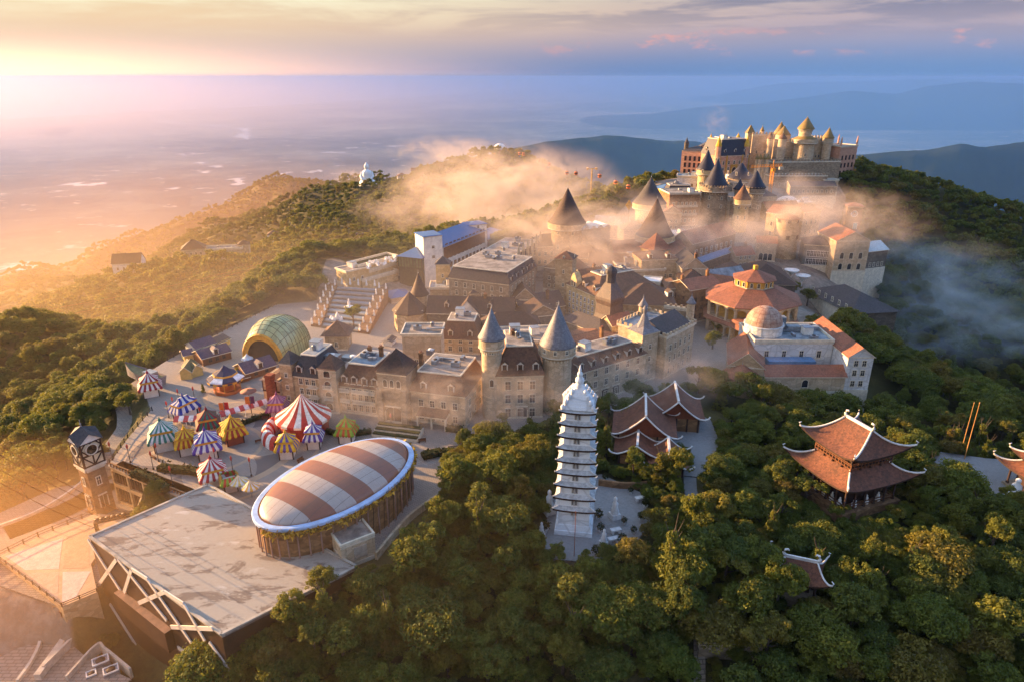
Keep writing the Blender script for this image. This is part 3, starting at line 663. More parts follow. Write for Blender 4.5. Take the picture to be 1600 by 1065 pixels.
# ------------------------------------------------------------------ paving
def lerp2(a, b, t): return (a[0]*(1-t)+b[0]*t, a[1]*(1-t)+b[1]*t)
C1 = G(386, 612, 0); C2 = G(332, 700, 0)
def paving(name, base1, base2, rings=(), joint=1.6, wedge=None):
    m, T = newmat(name); co = obco(T)
    br = T.n('ShaderNodeTexBrick', inp={'Vector': co, 'Scale': 1/joint, 'Color1': (*base1, 1), 'Color2': (*base2, 1), 'Mortar': (*[x*.6 for x in base1], 1), 'Mortar Size': .03})
    c = br.outputs[0]
    c = T.mix(T.math('MULTIPLY', T.ramp(T.noise(co, .09, 5, .6), .4, .7), .5), c, tuple(x*.72 for x in base2))
    for cx, cy, rr, w, col in rings:
        d = T.n('ShaderNodeVectorMath', operation='DISTANCE', inp={0: co, 1: (cx, cy, 0)}).outputs['Value']
        f = T.math('LESS_THAN', T.math('ABSOLUTE', T.math('SUBTRACT', d, rr)), w)
        c = T.mix(f, c, col)
    if wedge:
        cx, cy, r0, r1, n, col = wedge; sp = T.n('ShaderNodeSeparateXYZ', inp={0: co})
        dx = T.math('SUBTRACT', sp.outputs[0], cx); dy = T.math('SUBTRACT', sp.outputs[1], cy)
        a = T.math('ABSOLUTE', T.math('SUBTRACT', T.math('FRACT', T.math('MULTIPLY', T.math('ARCTAN2', dy, dx), n/(2*math.pi))), .5))
        d = T.math('SQRT', T.math('ADD', T.math('MULTIPLY', dx, dx), T.math('MULTIPLY', dy, dy)))
        t = T.math('DIVIDE', T.math('SUBTRACT', d, r0), r1-r0)
        f = T.math('MULTIPLY', T.math('LESS_THAN', T.math('MULTIPLY', a, 2.0), t), T.math('MULTIPLY', T.math('GREATER_THAN', d, r0), T.math('LESS_THAN', d, r1)))
        c = T.mix(f, c, col)
    c = T.mix(T.math('MULTIPLY', T.ramp(T.noise(co, .35, 7, .7), .5, .75), .4), c, tuple(x*.6 for x in base1))
    finish(T, c, .85, spec=.3); return m
TAN = (.42, .31, .21); DKP = (.15, .13, .12)
PAVE = paving('plaza_paving', (.30, .26, .225), (.37, .32, .27), [(C1[0], C1[1], 10.5, .55, TAN), (C2[0], C2[1], 11.0, .5, TAN), (C2[0], C2[1], 19.0, .9, TAN), (C2[0], C2[1], 24.5, .4, TAN)], wedge=(C2[0], C2[1], 11.5, 18.1, 9, DKP))
def sheet(name, poly, z, mat, label, t=.24):
    b = MB(); b.add([(x, y, z) for x, y in poly], [tuple(range(len(poly)))]); n = len(poly)
    b.add([(x, y, z-t) for x, y in poly]+[(x, y, z) for x, y in poly], [(i, (i+1) % n, n+(i+1) % n, n+i) for i in range(n)])
    return tag(b.build(name, [mat]), label, kind='structure')
sheet('plaza', PLAZA, 0.0, PAVE, 'broad paved fairground plaza')
COBB = paving('cobble_paving', (.25, .24, .235), (.33, .32, .31), joint=.9)
sheet('pagoda_court', PAGODA, 0.0, COBB, 'grey paved court round the white pagoda')
sheet('temple_yard', TEMPLE_YARD, 0.03, COBB, 'paved yard behind the temple halls')
sheet('east_court', EAST, -1.0, COBB, 'grey paved court by the right edge')
sheet('lower_road', LOWER, -9.0, paving('road_paving', (.27, .23, .19), (.33, .28, .24), joint=2.2), 'road at the foot of the clock tower')
sheet('courtyard', COURT, -16.0, paving('court_paving', (.34, .28, .23), (.40, .33, .27), joint=3.0), 'sunlit courtyard below the terrace')
def ribbon(name, pts, w, mat, label, dz=.12, kind='structure', h=None, z=None):
    """a path following the ground; pts are world points"""
    S = []
    for i in range(len(pts)-1):
        p0, p1, p2, p3 = pts[max(i-1, 0)], pts[i], pts[i+1], pts[min(i+2, len(pts)-1)]
        for k in range(8):
            t = k/8; f = lambda a, b, c, d: .5*(2*b+(c-a)*t+(2*a-5*b+4*c-d)*t*t+(3*b-a-3*c+d)*t**3)
            S.append((f(p0[0], p1[0], p2[0], p3[0]), f(p0[1], p1[1], p2[1], p3[1])))
    S.append(pts[-1]); vs = []; gzs = ground([s[0] for s in S], [s[1] for s in S]) if z is None else [z]*len(S)
    for i, (x, y) in enumerate(S):
        a = S[max(i-1, 0)]; c = S[min(i+1, len(S)-1)]; dx, dy = c[0]-a[0], c[1]-a[1]; l = math.hypot(dx, dy)+1e-9
        nx, ny = -dy/l*w/2, dx/l*w/2; zz = gzs[i]+dz
        vs += [(x+nx, y+ny, zz), (x-nx, y-ny, zz), (x+nx, y+ny, zz-(h or .6)), (x-nx, y-ny, zz-(h or .6))]
    n = len(S); b = MB()
    b.add(vs, [f for i in range(n-1) for f in ((4*i, 4*i+1, 4*i+5, 4*i+4), (4*i+1, 4*i+3, 4*i+7, 4*i+5), (4*i+2, 4*i, 4*i+4, 4*i+6))]+[(0, 2, 3, 1), (4*n-4, 4*n-3, 4*n-1, 4*n-2)])
    o = b.build(name, [mat]); tag(o, label, kind=kind); return o, S
ROADM = paving('old_road', (.25, .21, .17), (.31, .265, .21), joint=2.6)
ROADS = []
_, s_ = ribbon('road', [(-106,119),(-98,128),(-95,138),(-97,148),(-99,158),(-108,172),(-118,182)], 6.5, ROADM, 'road curving behind the clock tower', .25); ROADS.append((s_, 5))
_, s_ = ribbon('path', [G(*q, 0) for q in ((1078,745),(1080,770),(1090,805))], 2.6, COBB, 'pale footpath through the trees', .3); ROADS.append((s_, 3.5))
_, s_ = ribbon('lower_path', [G(*q, -8) for q in ((1088,990),(1092,1030),(1095,1080))], 1.8, ROADM, 'grey footpath at the bottom edge', .3); ROADS.append((s_, 1.2))
# ------------------------------------------------------------------ railings and walls
def railing(label, pts, h=1.1, mat=RAILM, name='railing', cat='railing', step=2.4, z=None):
    r_ = MB(); ps = []; P = [Vector((x, y, (gz(x, y)+.25) if z is None else z)) for x, y in pts]
    for p, q in zip(P[:-1], P[1:]):
        n = max(1, int((q-p).length/step))
        for i in range(n+1):
            ps.append(p.lerp(q, i/n)-P[0])
        for k in (.45, .95): r_.beam(p+Vector((0,0,h*k)), q+Vector((0,0,h*k)), .08, .10)
    o = empty(name, tuple(P[0]), 0, label, cat)
    r_.v = [(x-P[0].x, y-P[0].y, z_-P[0].z) for x, y, z_ in r_.v]; r_.build('rail', [mat], o)
    pm = MB().box(-.09, .09, -.09, .09, 0, h+.1).mesh('post', [mat])
    for c in ps: put('post', pm, o, tuple(c))
    return o
railing('dark iron railing along the plaza edge above the clock tower', [G(*q, 0) for q in ((172,724),(200,683),(238,641))], z=0)
railing('low railing at the plaza edge beside the wooden huts', [G(*q, 0) for q in ((262,563),(300,543),(332,527),(432,477))], z=0, h=.9)
def wall_thing(label, pts, h, t, mat, z=None, name='wall', cat='wall'):
    o, s = ribbon(name, pts, t, mat, label, h if z is None else 0, 'thing', h+1.2, None if z is None else z+h); tag(o, None, cat); return o
M_KERB = plain('pale_kerb', srgb(206, 196, 180), .85, .2)
wall_thing('pale low wall along the outer bend of the lower road', [(-112,118),(-104,126),(-101,138),(-103,148),(-107,153)], .9, .5, M_KERB)
wall_thing('curved pale kerb wall in the lower courtyard', [G(*q, -16) for q in ((66,985),(62,1010),(48,1038),(28,1066))], .7, .5, M_KERB, -16)
wall_thing('curved stone kerb beside the grass slope', [G(*q, -16) for q in ((118,945),(116,970),(104,1000),(80,1035),(60,1062))], 1.3, 1.1, M_KERB, -16)
wall_thing('straight retaining wall between the grass slope and brown path', [G(*q, -16) for q in ((162,960),(120,1000),(70,1050))], 1.6, .5, M_KERB, -16)
# ------------------------------------------------------------------ arcade under the plaza edge and the clock tower
def arcade():
    A = G(172, 729, 0); B = G(300, 781, 0); w = math.hypot(B[0]-A[0], B[1]-A[1]); rz = math.atan2(B[1]-A[1], B[0]-A[0])
    p = empty('arcade_building', ((A[0]+B[0])/2, (A[1]+B[1])/2, -9), rz, 'cream two storey arcade building under the plaza edge', 'building')
    b = MB(); b.box(-w/2, w/2, .6, 3.0, -3, 9.0)
    for z in (0, 4.2, 8.2): b.box(-w/2-.1, w/2+.1, 0, .6, z-.1 if z else -3, z+.75 if z else .3)
    n = 5
    for i in range(n+1):
        x = -w/2+w*i/n; b.box(x-.28, x+.28, .02, .598, .3, 4.098); b.box(x-.28, x+.28, .02, .598, 4.953, 8.098)
    b.build('wall', [S_CREAM], p)
    for i in range(n):
        x = -w/2+w*(i+.5)/n; g = MB(); q = w/n/2-.3
        for z0, z1 in ((.32, 4.07), (4.97, 8.07)):
            g.add([(x-q, .55, z0), (x+q, .55, z0), (x+q, .55, z1), (x-q, .55, z1)], [(0,1,2,3)], 1)
            for k in range(5): g.box(x-q+2*q*(k+.5)/5-.05, x-q+2*q*(k+.5)/5+.05, .45, .54, z0, z1, 0)
        g.build('window', [SHUT, GLASSD], p)
    r = MB(); 
    for i in range(int(w/1.0)): r.box(-w/2+i*1.0-.12, -w/2+i*1.0+.12, .1, .34, 9.003, 9.9)
    r.box(-w/2, w/2, .08, .36, 9.903, 10.08); r.build('balustrade', [S_BROWN], p)
arcade()
def clock_tower():
    x, y = G(160, 797, -9); rz = R(-33); p = empty('clock_tower', (x, y, -9), rz, 'half timbered stone clock tower at the plaza corner', 'clock tower')
    h1, h2 = 11.8, 17.9; a = 1.85; c = 2.15
    b = MB(); b.frus((-a-.25, a+.25, -a-.25, a+.25, -4), (-a, a, -a, a, h1)); b.box(-c-.15, c+.15, -c-.15, c+.15, h1+.003, h1+.5, 1)
    for i in range(9):
        q = -a+2*a*(i+.5)/9
        for s in (-1, 1): b.box(q-.15, q+.15, s*a-.3 if s < 0 else a, s*a if s < 0 else a+.3, h1-.6, h1, 1); b.box(s*a-.3 if s < 0 else a, s*a if s < 0 else a+.3, q-.15, q+.15, h1-.6, h1, 1)
    b.build('wall', [S_BROWN, TRIM], p)
    u = MB(); u.box(-c, c, -c, c, h1+.503, h2); u.build('upper_storey', [plain('aged_plaster', srgb(206, 190, 156), .85, .25)], p)
    t = MB()
    for k in range(4):
        M_ = Matrix.Rotation(math.pi/2*k, 3, 'Z')
        def bar(x0, z0, x1, z1, w=.28):
            dx, dz = x1-x0, z1-z0; l = math.hypot(dx, dz); nx, nz = -dz/l*w/2, dx/l*w/2; o = -c-.10
            q = [(x0+nx, z0+nz), (x0-nx, z0-nz), (x1-nx, z1-nz), (x1+nx, z1+nz)]
            t.add([M_ @ Vector((a_, o, b_)) for a_, b_ in q]+[M_ @ Vector((a_, -c+.02, b_)) for a_, b_ in q], [(0,3,2,1),(0,1,5,4),(1,2,6,5),(2,3,7,6),(3,0,4,7)])
        z0 = h1+.55
        for xx in (-c+.14, c-.14, 0): bar(xx, z0, xx, h2)
        bar(-c, z0+.2, c, z0+.2); bar(-c, z0+2.6, c, z0+2.6, .4); bar(-c, h2-.2, c, h2-.2)
        bar(-c+.3, z0+2.4, -.1, z0+.3); bar(c-.3, z0+2.4, .1, z0+.3)
        for s in (-1, 1): bar(s*c*.95, z0+4.2, s*c*.5, h2-.2); bar(s*c*.95, z0+4.2, s*c*.45, z0+2.8)
    t.build('timber_frame', [TIMBER], p)
    for k in (0, 3, 1):
        f = MB(); f.lathe([(0, 0), (1.05, 0)], 20, m=1); f.lathe([(1.05, -.02), (1.05, .12), (1.28, .12), (1.28, -.02)], 20, m=0, cap=False)
        for i in range(12): aa = i*math.pi/6; f.box(0.86*math.cos(aa)-.05, 0.86*math.cos(aa)+.05, 0.86*math.sin(aa)-.05, 0.86*math.sin(aa)+.05, .02, .05, 2)
        f.beam((0,0,.08), (0,.8,.08), .1, .04, 2); f.beam((0,0,.1), (.6,-.25,.1), .12, .04, 2)
        o = f.build('clock_face', [TRIM, plain('dial', srgb(150, 128, 96), .6, .2), TIMBER], p)
        M_ = Matrix.Rotation(math.pi/2*k, 4, 'Z') @ Matrix.Translation((0, -c-.16, h2-1.75)) @ Matrix.Rotation(R(90), 4, 'X'); o.matrix_local = M_
    r = MB(); o_ = c+.45; z = h2
    # cross gabled slate cap
    for k in range(4):
        M_ = Matrix.Rotation(math.pi/2*k, 3, 'Z')
        r.add([M_ @ Vector(v) for v in ((-o_, -o_, z-.2), (0, -o_-.15, z+1.9), (0, 0, z+3.1), (o_, -o_, z-.2))], [(1, 0, 2), (1, 2, 3)])
        r.add([M_ @ Vector(v) for v in ((-o_+.3, -o_+.25, z), (o_-.3, -o_+.25, z), (0, -o_+.25, z+1.7))], [(0, 1, 2)], 1)
    ro = r.build('roof', [R_SLATE, PLASTER], p)
    MB().lathe([(.2, h2+3.0), (.1, h2+3.4), (.22, h2+3.6), (.04, h2+3.8), (.03, h2+4.6)], 6).build('finial', [METAL], ro)
    put('door', door_mesh(1.5, 3.0), p, (0, -a-.2, 2.0)); put('door', door_mesh(1.5, 3.0), p, (a+.2, 0, 2.0), math.pi/2)
    for s, l in (((0, -a-.16, 7.6), 0), ((a+.14, 0, 7.6), math.pi/2)): put('window', window_mesh(.8, 1.8), p, s, l)
clock_tower()
# ------------------------------------------------------------------ terrace building at the left edge
def terrace():
    z = -8.0; poly = GP(((-60,898),(60,838),(150,801),(196,806),(142,880),(152,924),(97,947),(0,873)), z); cx, cy = poly[2]
    p = empty('terrace_building', (cx, cy, z-7), 0, 'flat roofed terrace building with tan and pink roof panels', 'building')
    L = lambda q: [(x-cx, y-cy) for x, y in q]
    MB().prism(L(poly), -3, 7.0-.1).build('wall', [S_CREAM], p)
    ro = MB(); ro.prism(L(poly), 6.903, 7.0); ro.build('roof', [plain('terrace_tan', srgb(198, 170, 138), .8, .2, .5)], p)
    for pts, col in ((((8,868),(98,840),(92,888),(40,890)), (214,190,176)), (((104,838),(140,822),(140,886),(98,888)), (190,160,128)), (((98,893),(142,892),(118,933),(97,940)), (216,194,182)), (((42,895),(92,893),(90,938),(82,934)), (200,172,146))):
        MB().prism(L(GP(pts, z)), 7.003, 7.03).build('roof_panel', [plain('panel_%d' % col[1], srgb(*col), .75, .18, 1.2)], p)
    A, B = L([poly[7], poly[6]]); d = Vector((B[0]-A[0], B[1]-A[1], 0)); L_ = d.length; d.normalize(); nrm = Vector((d.y, -d.x, 0)); rz = math.atan2(d.y, d.x)
    for i in range(5):
        c = Vector((A[0], A[1], 0))+d*L_*(i+.5)/5+nrm*.02; put('window', window_mesh(2.2, 1.5, 'wood'), p, (c.x, c.y, 3.4), rz)
    e = [poly[0], poly[1], poly[2]]; railing('brown railing along the back of the terrace roof', e, z=z, h=1.1)
    railing('dark railing along the front of the terrace roof', [poly[7], poly[6], poly[5]], z=z, h=.8)
terrace()
# ------------------------------------------------------------------ dark show hall with the big flat roof
def show_hall():
    zt, zb = 2.0, -30.0; Lp, Bp, Rp, Fp = [Vector((*G(*q, zt), 0)) for q in ((140, 838), (325, 757), (557, 885), (335, 967))]
    Fp = Lp+(Rp-Bp)*.93; o = Lp
    p = empty('show_hall', (o.x, o.y, zb), 0, 'dark show hall with white crossing bars and a wide flat roof', 'hall')
    pl = [((q-o).x, (q-o).y) for q in (Lp, Fp, Rp, Bp)]; H_ = zt-zb
    MB().prism(pl, 0, H_-.6).build('wall', [plain('brown_cladding', srgb(66, 46, 34), .45, .3, .5)], p)
    m, T = newmat('stained_roof'); co = obco(T)
    br = T.n('ShaderNodeTexBrick', inp={'Vector': T.n('ShaderNodeMapping', inp={0: co, 2: (0, 0, R(-36))}).outputs[0], 'Scale': 1.1, 'Color1': (.40, .365, .31, 1), 'Color2': (.36, .325, .275, 1), 'Mortar': (.26, .23, .19, 1), 'Mortar Size': .02})
    ed = T.n('ShaderNodeMapping', inp={0: co, 2: (0, 0, R(-36)), 3: (.10, .24, 1)}).outputs[0]
    st = T.ramp(T.noise(ed, 1.0, 8, .74, .5), .51, .58); c = T.mix(T.math('MULTIPLY', st, .85), br.outputs[0], (.15, .115, .095))
    wt = T.ramp(T.noise(ed, 1.7, 6, .7), .60, .72); c = T.mix(T.math('MULTIPLY', wt, .7), c, (.52, .50, .48))
    finish(T, c, .8, spec=.3)
    ro = MB().prism([(x*1.0, y*1.0) for x, y in pl], H_-.597, H_).build('roof', [m], p)
    k = MB()
    for i in range(4):
        a = Vector((*pl[i], H_+.14)); b_ = Vector((*pl[(i+1) % 4], H_+.14)); k.beam(a, b_, .5, .28)
    k.build('parapet', [CONC], ro)
    d = (Fp-Lp).normalized(); nrm = Vector((d.y, -d.x, 0))
    def onf(cx, cy):
        px, py = cx*.35, 740+cy*.35; u, dy, dz = ray(px, py); r_ = Vector((u, dy, dz)); t = (Lp-Vector((0, 0, 0))).dot(nrm)/r_.dot(nrm)
        q = r_*t; return Vector((q.x-o.x, q.y-o.y, CAMZ+q.z-zb))+nrm*.12
    wp = plain('white_bar', srgb(214, 206, 196), .7, .1)
    for x0, y0, x1, y1 in ((397,288,545,520),(525,378,440,500),(532,378,750,650),(592,425,560,525),(595,422,665,466),(667,472,862,752),(740,522,625,572),(742,522,825,575),(827,578,920,740),(770,678,955,686),(441,510,505,635),(495,575,675,860),(600,742,556,856),(800,770,905,840),(940,745,1050,900)):
        a, b_ = onf(x0, y0), onf(x1, y1); t = (b_-a).normalized(); w_ = t.cross(nrm).normalized()*.36; n_ = nrm*.2
        MB().add([a-w_, a+w_, b_+w_, b_-w_, a-w_+n_, a+w_+n_, b_+w_+n_, b_-w_+n_], [(4,5,6,7),(0,1,5,4),(1,2,6,5),(2,3,7,6),(3,0,4,7)]).build('bar', [wp], p)
    a = onf(545, 528); b_ = onf(765, 672); z_ = (a.z+b_.z)/2
    pr = MB(); q = [a-nrm*.1, b_-nrm*.1, b_+nrm*1.2, a+nrm*1.2]; pr.prism([(v.x, v.y) for v in q], z_-4.2, z_, 0, 1); pr.build('bay', [plain('brown_cladding', (0,0,0)), plain('bay_top', srgb(150, 120, 100), .8, .3)], p)
    for x, y, w, h in ((497, 660, 1.8, 2.2), (503, 690, .8, .8)):
        c = onf(x, y); s_ = MB(); s_.add([c-d*w/2, c+d*w/2, c+d*w/2+Vector((0,0,h)), c-d*w/2+Vector((0,0,h))]+[v+nrm*.1 for v in (c-d*w/2, c+d*w/2, c+d*w/2+Vector((0,0,h)), c-d*w/2+Vector((0,0,h)))], [(4,5,6,7),(0,1,5,4),(1,2,6,5),(2,3,7,6),(3,0,4,7)]); s_.build('sign_panel', [WHITE], p)
    return pl
show_hall()
def small_hut():
    p = house('utility_building', 'small concrete utility building beside the oval dome', G(536, 889, 0), G(588, 868, 0), 5.2, 0, 4.6, 'flat', .3, S_PALE, cat='building', ov=.1)
    MB().box(-.9, 1.5, -.12, -.02, 1.2, 3.5).build('panel', [CONC], p); put('door', door_mesh(1.0, 2.2, WHITE), p, (-p['w']/2-.003, 2.4, 0), -math.pi/2)
small_hut()
# ------------------------------------------------------------------ oval striped dome
def oval_dome():
    z = 8.0; cx, cy = -33.2, 112.4; rz = R(56); p = empty('oval_dome_building', (cx, cy, 0), rz, 'oval building with a brown and white striped dome in a blue ring', 'dome building')
    a, b_ = 17.9, 10.6; N = 64; el = lambda f, t, z_: (a*f*math.cos(t) if False else (a-f)*math.cos(t), (b_-f)*math.sin(t), z_)
    ts = [2*math.pi*i/N for i in range(N)]
    rg = MB(); prof = ((1.2, z-.1), (0.0, z-.1), (0.0, z+.38), (.2, z+.5), (1.05, z+.5), (1.2, z+.3))
    vs = [el(f, t, zz) for f, zz in prof for t in ts]
    rg.add(vs, [(j*N+i, j*N+(i+1) % N, (j+1)*N+(i+1) % N, (j+1)*N+i) for j in range(len(prof)-1) for i in range(N)], smooth=False)
    rg.build('ring', [plain('ring_blue', srgb(164, 190, 226), .6, .2)], p)
    m, T = newmat('striped_dome'); sp = T.n('ShaderNodeSeparateXYZ', inp={0: obco(T)}); x, y, zz = sp.outputs
    warp = T.math('ADD', x, T.math('MULTIPLY', T.math('MULTIPLY', y, y), -.006))
    band = T.math('FRACT', T.math('DIVIDE', T.math('ADD', warp, 20.4), 8.0)); f = T.math('LESS_THAN', band, .5)
    nz = T.noise(obco(T), .6, 5, .6)
    c = T.mix(f, T.mix(nz, srgb(178, 168, 160), srgb(150, 138, 130)), T.mix(nz, srgb(140, 92, 72), srgb(116, 74, 58)))
    l1 = T.math('LESS_THAN', T.math('FRACT', T.math('DIVIDE', T.math('ADD', y, 20), 1.75)), .045); l2 = T.math('LESS_THAN', T.math('FRACT', T.math('DIVIDE', T.math('ADD', warp, 20.4), 2.0)), .025)
    c = T.mix(T.math('MULTIPLY', T.math('MAXIMUM', l1, T.math('MULTIPLY', l2, .4)), .7), c, (.10, .07, .055))
    finish(T, c, .38, spec=.5)
    d = MB(); J = 14; vs = []
    for j in range(J+1):
        q = math.pi/2*j/J
        for t in ts: vs.append(((a-1.3)*math.cos(q)*math.cos(t), (b_-1.3)*math.cos(q)*math.sin(t), z+.25+2.9*math.sin(q)))
    d.add(vs, [(j*N+i, j*N+(i+1) % N, (j+1)*N+(i+1) % N, (j+1)*N+i) for j in range(J) for i in range(N)], smooth=True)
    d.build('dome', [m], p)
    rim = MB(); vs = [((a-f)*math.cos(t), (b_-f)*math.sin(t), zz) for f, zz in ((1.45, z+.2), (1.2, z+.52), (1.06, z+.52), (1.06, z+.3)) for t in ts]
    rim.add(vs, [(j*N+i, j*N+(i+1) % N, (j+1)*N+(i+1) % N, (j+1)*N+i) for j in range(3) for i in range(N)]); rim.build('rim', [plain('rim_brown', srgb(120, 78, 62), .6, .15)], p)
    w = MB(); vs = [((a-1.0)*math.cos(t), (b_-1.0)*math.sin(t), zz) for zz in (-3, z-.1) for t in ts]
    w.add(vs, [(i, (i+1) % N, N+(i+1) % N, N+i) for i in range(N)]); w.build('wall', [S_BROWN], p)
    for i in range(44):
        t = 2*math.pi*i/44; x_, y_ = (a-.5)*math.cos(t), (b_-.5)*math.sin(t)
        c_ = _cache.setdefault('ovcol', MB().lathe([(.15, -3), (.13, z-.5)], 8).mesh('column', [plain('lilac_post', srgb(140, 108, 96), .7, .2)])); put('column', c_, p, (x_, y_, 0))
    fl = MB(); rr = random.Random(3)
    for i in range(700):
        t = rr.uniform(-math.pi*.98, .35); x_, y_ = (a+.12)*math.cos(t), (b_+.12)*math.sin(t); s = rr.uniform(.14, .36); zz = z-.45+rr.gauss(0, .34)
        v = [Vector((x_, y_, zz))+Vector((rr.gauss(0, s), rr.gauss(0, s), rr.gauss(0, s))) for _ in range(4)]; fl.add(v, [(0,1,2), (1,3,2)], i % 3 == 0)
    fl.build('foliage_border', [plain('yellow_leaf', srgb(206, 160, 52), .8, .3), plain('olive_leaf', srgb(140, 110, 44), .8, .3)], p)
    sc = MB()
    for i in range(26):
        t = -1.9+2.2*i/26; sc.tube([((a-.9)*math.cos(t+.02*k), (b_-.9)*math.sin(t+.02*k), -1+4*k+rr.uniform(-.4,.4)) for k in range(3)], .08, 4)
    sc.build('trellis', [RAILM], p)
oval_dome()
# ------------------------------------------------------------------ stalls, tents, kiosks
GOLD = plain('gold_band', srgb(206, 152, 52), .6, .25)
def cloth(r, g, b): return plain('cloth_%d_%d_%d' % (r, g, b), srgb(*[int(v*.88+.12*(r+g+b)/3) for v in (r, g, b)]), .85, .24, 1.2)
WHT = (214, 206, 198)
def stripes_side(b, p0, p1, q0, q1, n, m0=0):
    """striped trapezium p0-p1 (lower) to q0-q1 (upper)"""
    p0, p1, q0, q1 = map(Vector, (p0, p1, q0, q1))
    for i in range(n):
        a, c = i/n, (i+1)/n; b.add([p0.lerp(p1, a), p0.lerp(p1, c), q0.lerp(q1, c), q0.lerp(q1, a)], [(0,1,2,3)], m0+i % 2)
def stall(px, py, W_, ca, cb, label, rz=.5, body=(222, 214, 204), tall=1.0, skirt=None, longx=1.0, group='striped market stalls on the plaza', up=True):
    x, y = G(px, py, 0); W_ *= .80; p = empty('market_stall', (x, y, 0), rz, label, 'stall', group); w = W_*.31; l = w*longx; sk = skirt or (ca, cb)
    b = MB(); b.box(-l, l, -w, w, 0, 2.7*tall); 
    for sx in (-1, 1):
        for sy in (-1, 1): b.box(sx*l-.12, sx*l+.12, sy*w-.12, sy*w+.12, 0, 2.75*tall, 1)
    b.build('counter', [plain('panel_%d_%d' % (body[0], body[2]), srgb(*body), .7, .12), TIMBER], p)
    z0, z1 = 2.75*tall, 4.0*tall; W2 = W_/2; L2 = W2*longx if longx == 1 else l+(W2-w); k = MB(); n = max(7, int(W_*1.6)) | 1
    iw, il = w*1.12, l*1.12 if longx == 1 else l+w*.12
    lo = [(-L2,-W2,z0),(L2,-W2,z0),(L2,W2,z0),(-L2,W2,z0)]; hi = [(-il,-iw,z1),(il,-iw,z1),(il,iw,z1),(-il,iw,z1)]
    for i in range(4): stripes_side(k, lo[i], lo[(i+1) % 4], hi[i], hi[(i+1) % 4], n)
    for i in range(4):       # scalloped edge
        a, c = Vector(lo[i]), Vector(lo[(i+1) % 4])
        for j in range(n):
            u, v = a.lerp(c, j/n), a.lerp(c, (j+1)/n); k.add([u, v, v-Vector((0,0,.28)), u.lerp(v,.5)-Vector((0,0,.55)), u-Vector((0,0,.28))], [(0,4,3,2,1)], j % 2)
    k.build('valance', [cloth(*sk[0]), cloth(*sk[1])], p)
    if up:
        MB().box(-il-.1, il+.1, -iw-.1, iw+.1, z1+.003, z1+.6).build('band', [GOLD], p)
        c_ = MB(); zb = z1+.6; ap = zb+W_*.30; e = [(-il-.25,-iw-.25,zb),(il+.25,-iw-.25,zb),(il+.25,iw+.25,zb),(-il-.25,iw+.25,zb)]; md = [(x_*.56, y_*.52, zb+(ap-zb)*.40) for x_, y_, _ in e]; tp = [(x_*.10 if longx == 1 else x_*.5, y_*.10, ap) for x_, y_, _ in e]
        for i in range(4):
            stripes_side(c_, e[i], e[(i+1) % 4], md[i], md[(i+1) % 4], n-2); stripes_side(c_, md[i], md[(i+1) % 4], tp[i], tp[(i+1) % 4], n-2)
        c_.add(tp, [(0,1,2,3)], 1); ca_ = c_.build('canopy', [cloth(*ca), cloth(*cb)], p)
        fz = ap; MB().lathe([(W_*.055, fz-.1), (W_*.06, fz+.25), (.12, fz+.6), (.05, fz+1.0)], 8).build('finial', [cloth(*ca)], ca_)
    return p
GRN, RED, YEL, PUR, BLU, LIM = (64, 128, 108), (172, 44, 40), (232, 178, 30), (92, 66, 150), (52, 62, 150), (132, 172, 48)
stall(258, 699, 8.0, GRN, WHT, 'green and white striped stall with white counter', .45, tall=1.15)
stall(294, 706, 6.4, YEL, (176, 70, 34), 'yellow and rust striped stall between the green and purple stalls', .45)
stall(326, 711, 7.8, PUR, WHT, 'purple and white striped stall at the front of the ring of stalls', .45)
stall(328, 676, 7.0, (140, 44, 44), (52, 110, 84), 'dark red and green striped stall at the back of the ring', .45)
stall(366, 689, 7.4, YEL, (176, 58, 34), 'yellow and red striped stall with red brown counter', .6, (150, 80, 52))
stall(291, 652, 5.6, BLU, WHT, 'long blue and white striped stall nearest the tall lamp poles', 1.1, longx=1.7)
stall(237, 616, 7.4, (150, 40, 52), WHT, 'maroon and white striped stall by the trees at the plaza edge', .5)
stall(450, 712, 6.0, YEL, (110, 76, 140), 'yellow and purple striped stall before the red big top', .1)
stall(492, 697, 5.6, PUR, WHT, 'purple and white striped stall beside the red big top', .1, skirt=(PUR, WHT))
stall(543, 688, 6.0, LIM, (200, 82, 40), 'lime green and red striped stall behind the oval dome', -.1)
stall(436, 650, 6.4, (150, 74, 110), (196, 130, 140), 'mauve and pink striped stall by the half timbered gable', .1)
stall(335, 754, 7.2, (176, 40, 50), WHT, 'red and white striped stall by the flat roof of the show hall', .5, tall=.9)
stall(361, 764, 5.0, LIM, (206, 60, 40), 'small lime and red striped stall by the round parasols', .5, tall=.9, up=False)
def round_parasol(px, py, r, ca, cb, label, h=2.6):
    x, y = G(px, py, 0); p = empty('parasol', (x, y, 0), 0, label, 'parasol')
    MB().tube([(0,0,0),(0,0,h+.5)], .07).build('pole', [METAL], p)
    b = MB(); b.lathe([(r, h-.25), (r, h), (r*.55, h+.45), (.12, h+1.3), (.03, h+1.6)], 20, smooth=False, mats=[0, 1]); b.build('canopy', [cloth(*ca), cloth(*cb)], p)
round_parasol(376, 768, 1.9, (226, 186, 92), WHT, 'yellow and white round parasol by the small lime stall')
round_parasol(394, 776, 1.8, (222, 168, 60), WHT, 'yellow and white round parasol nearest the oval dome')
round_parasol(388, 572, 1.7, (200, 214, 226), WHT, 'white round parasol in front of the glass dome')
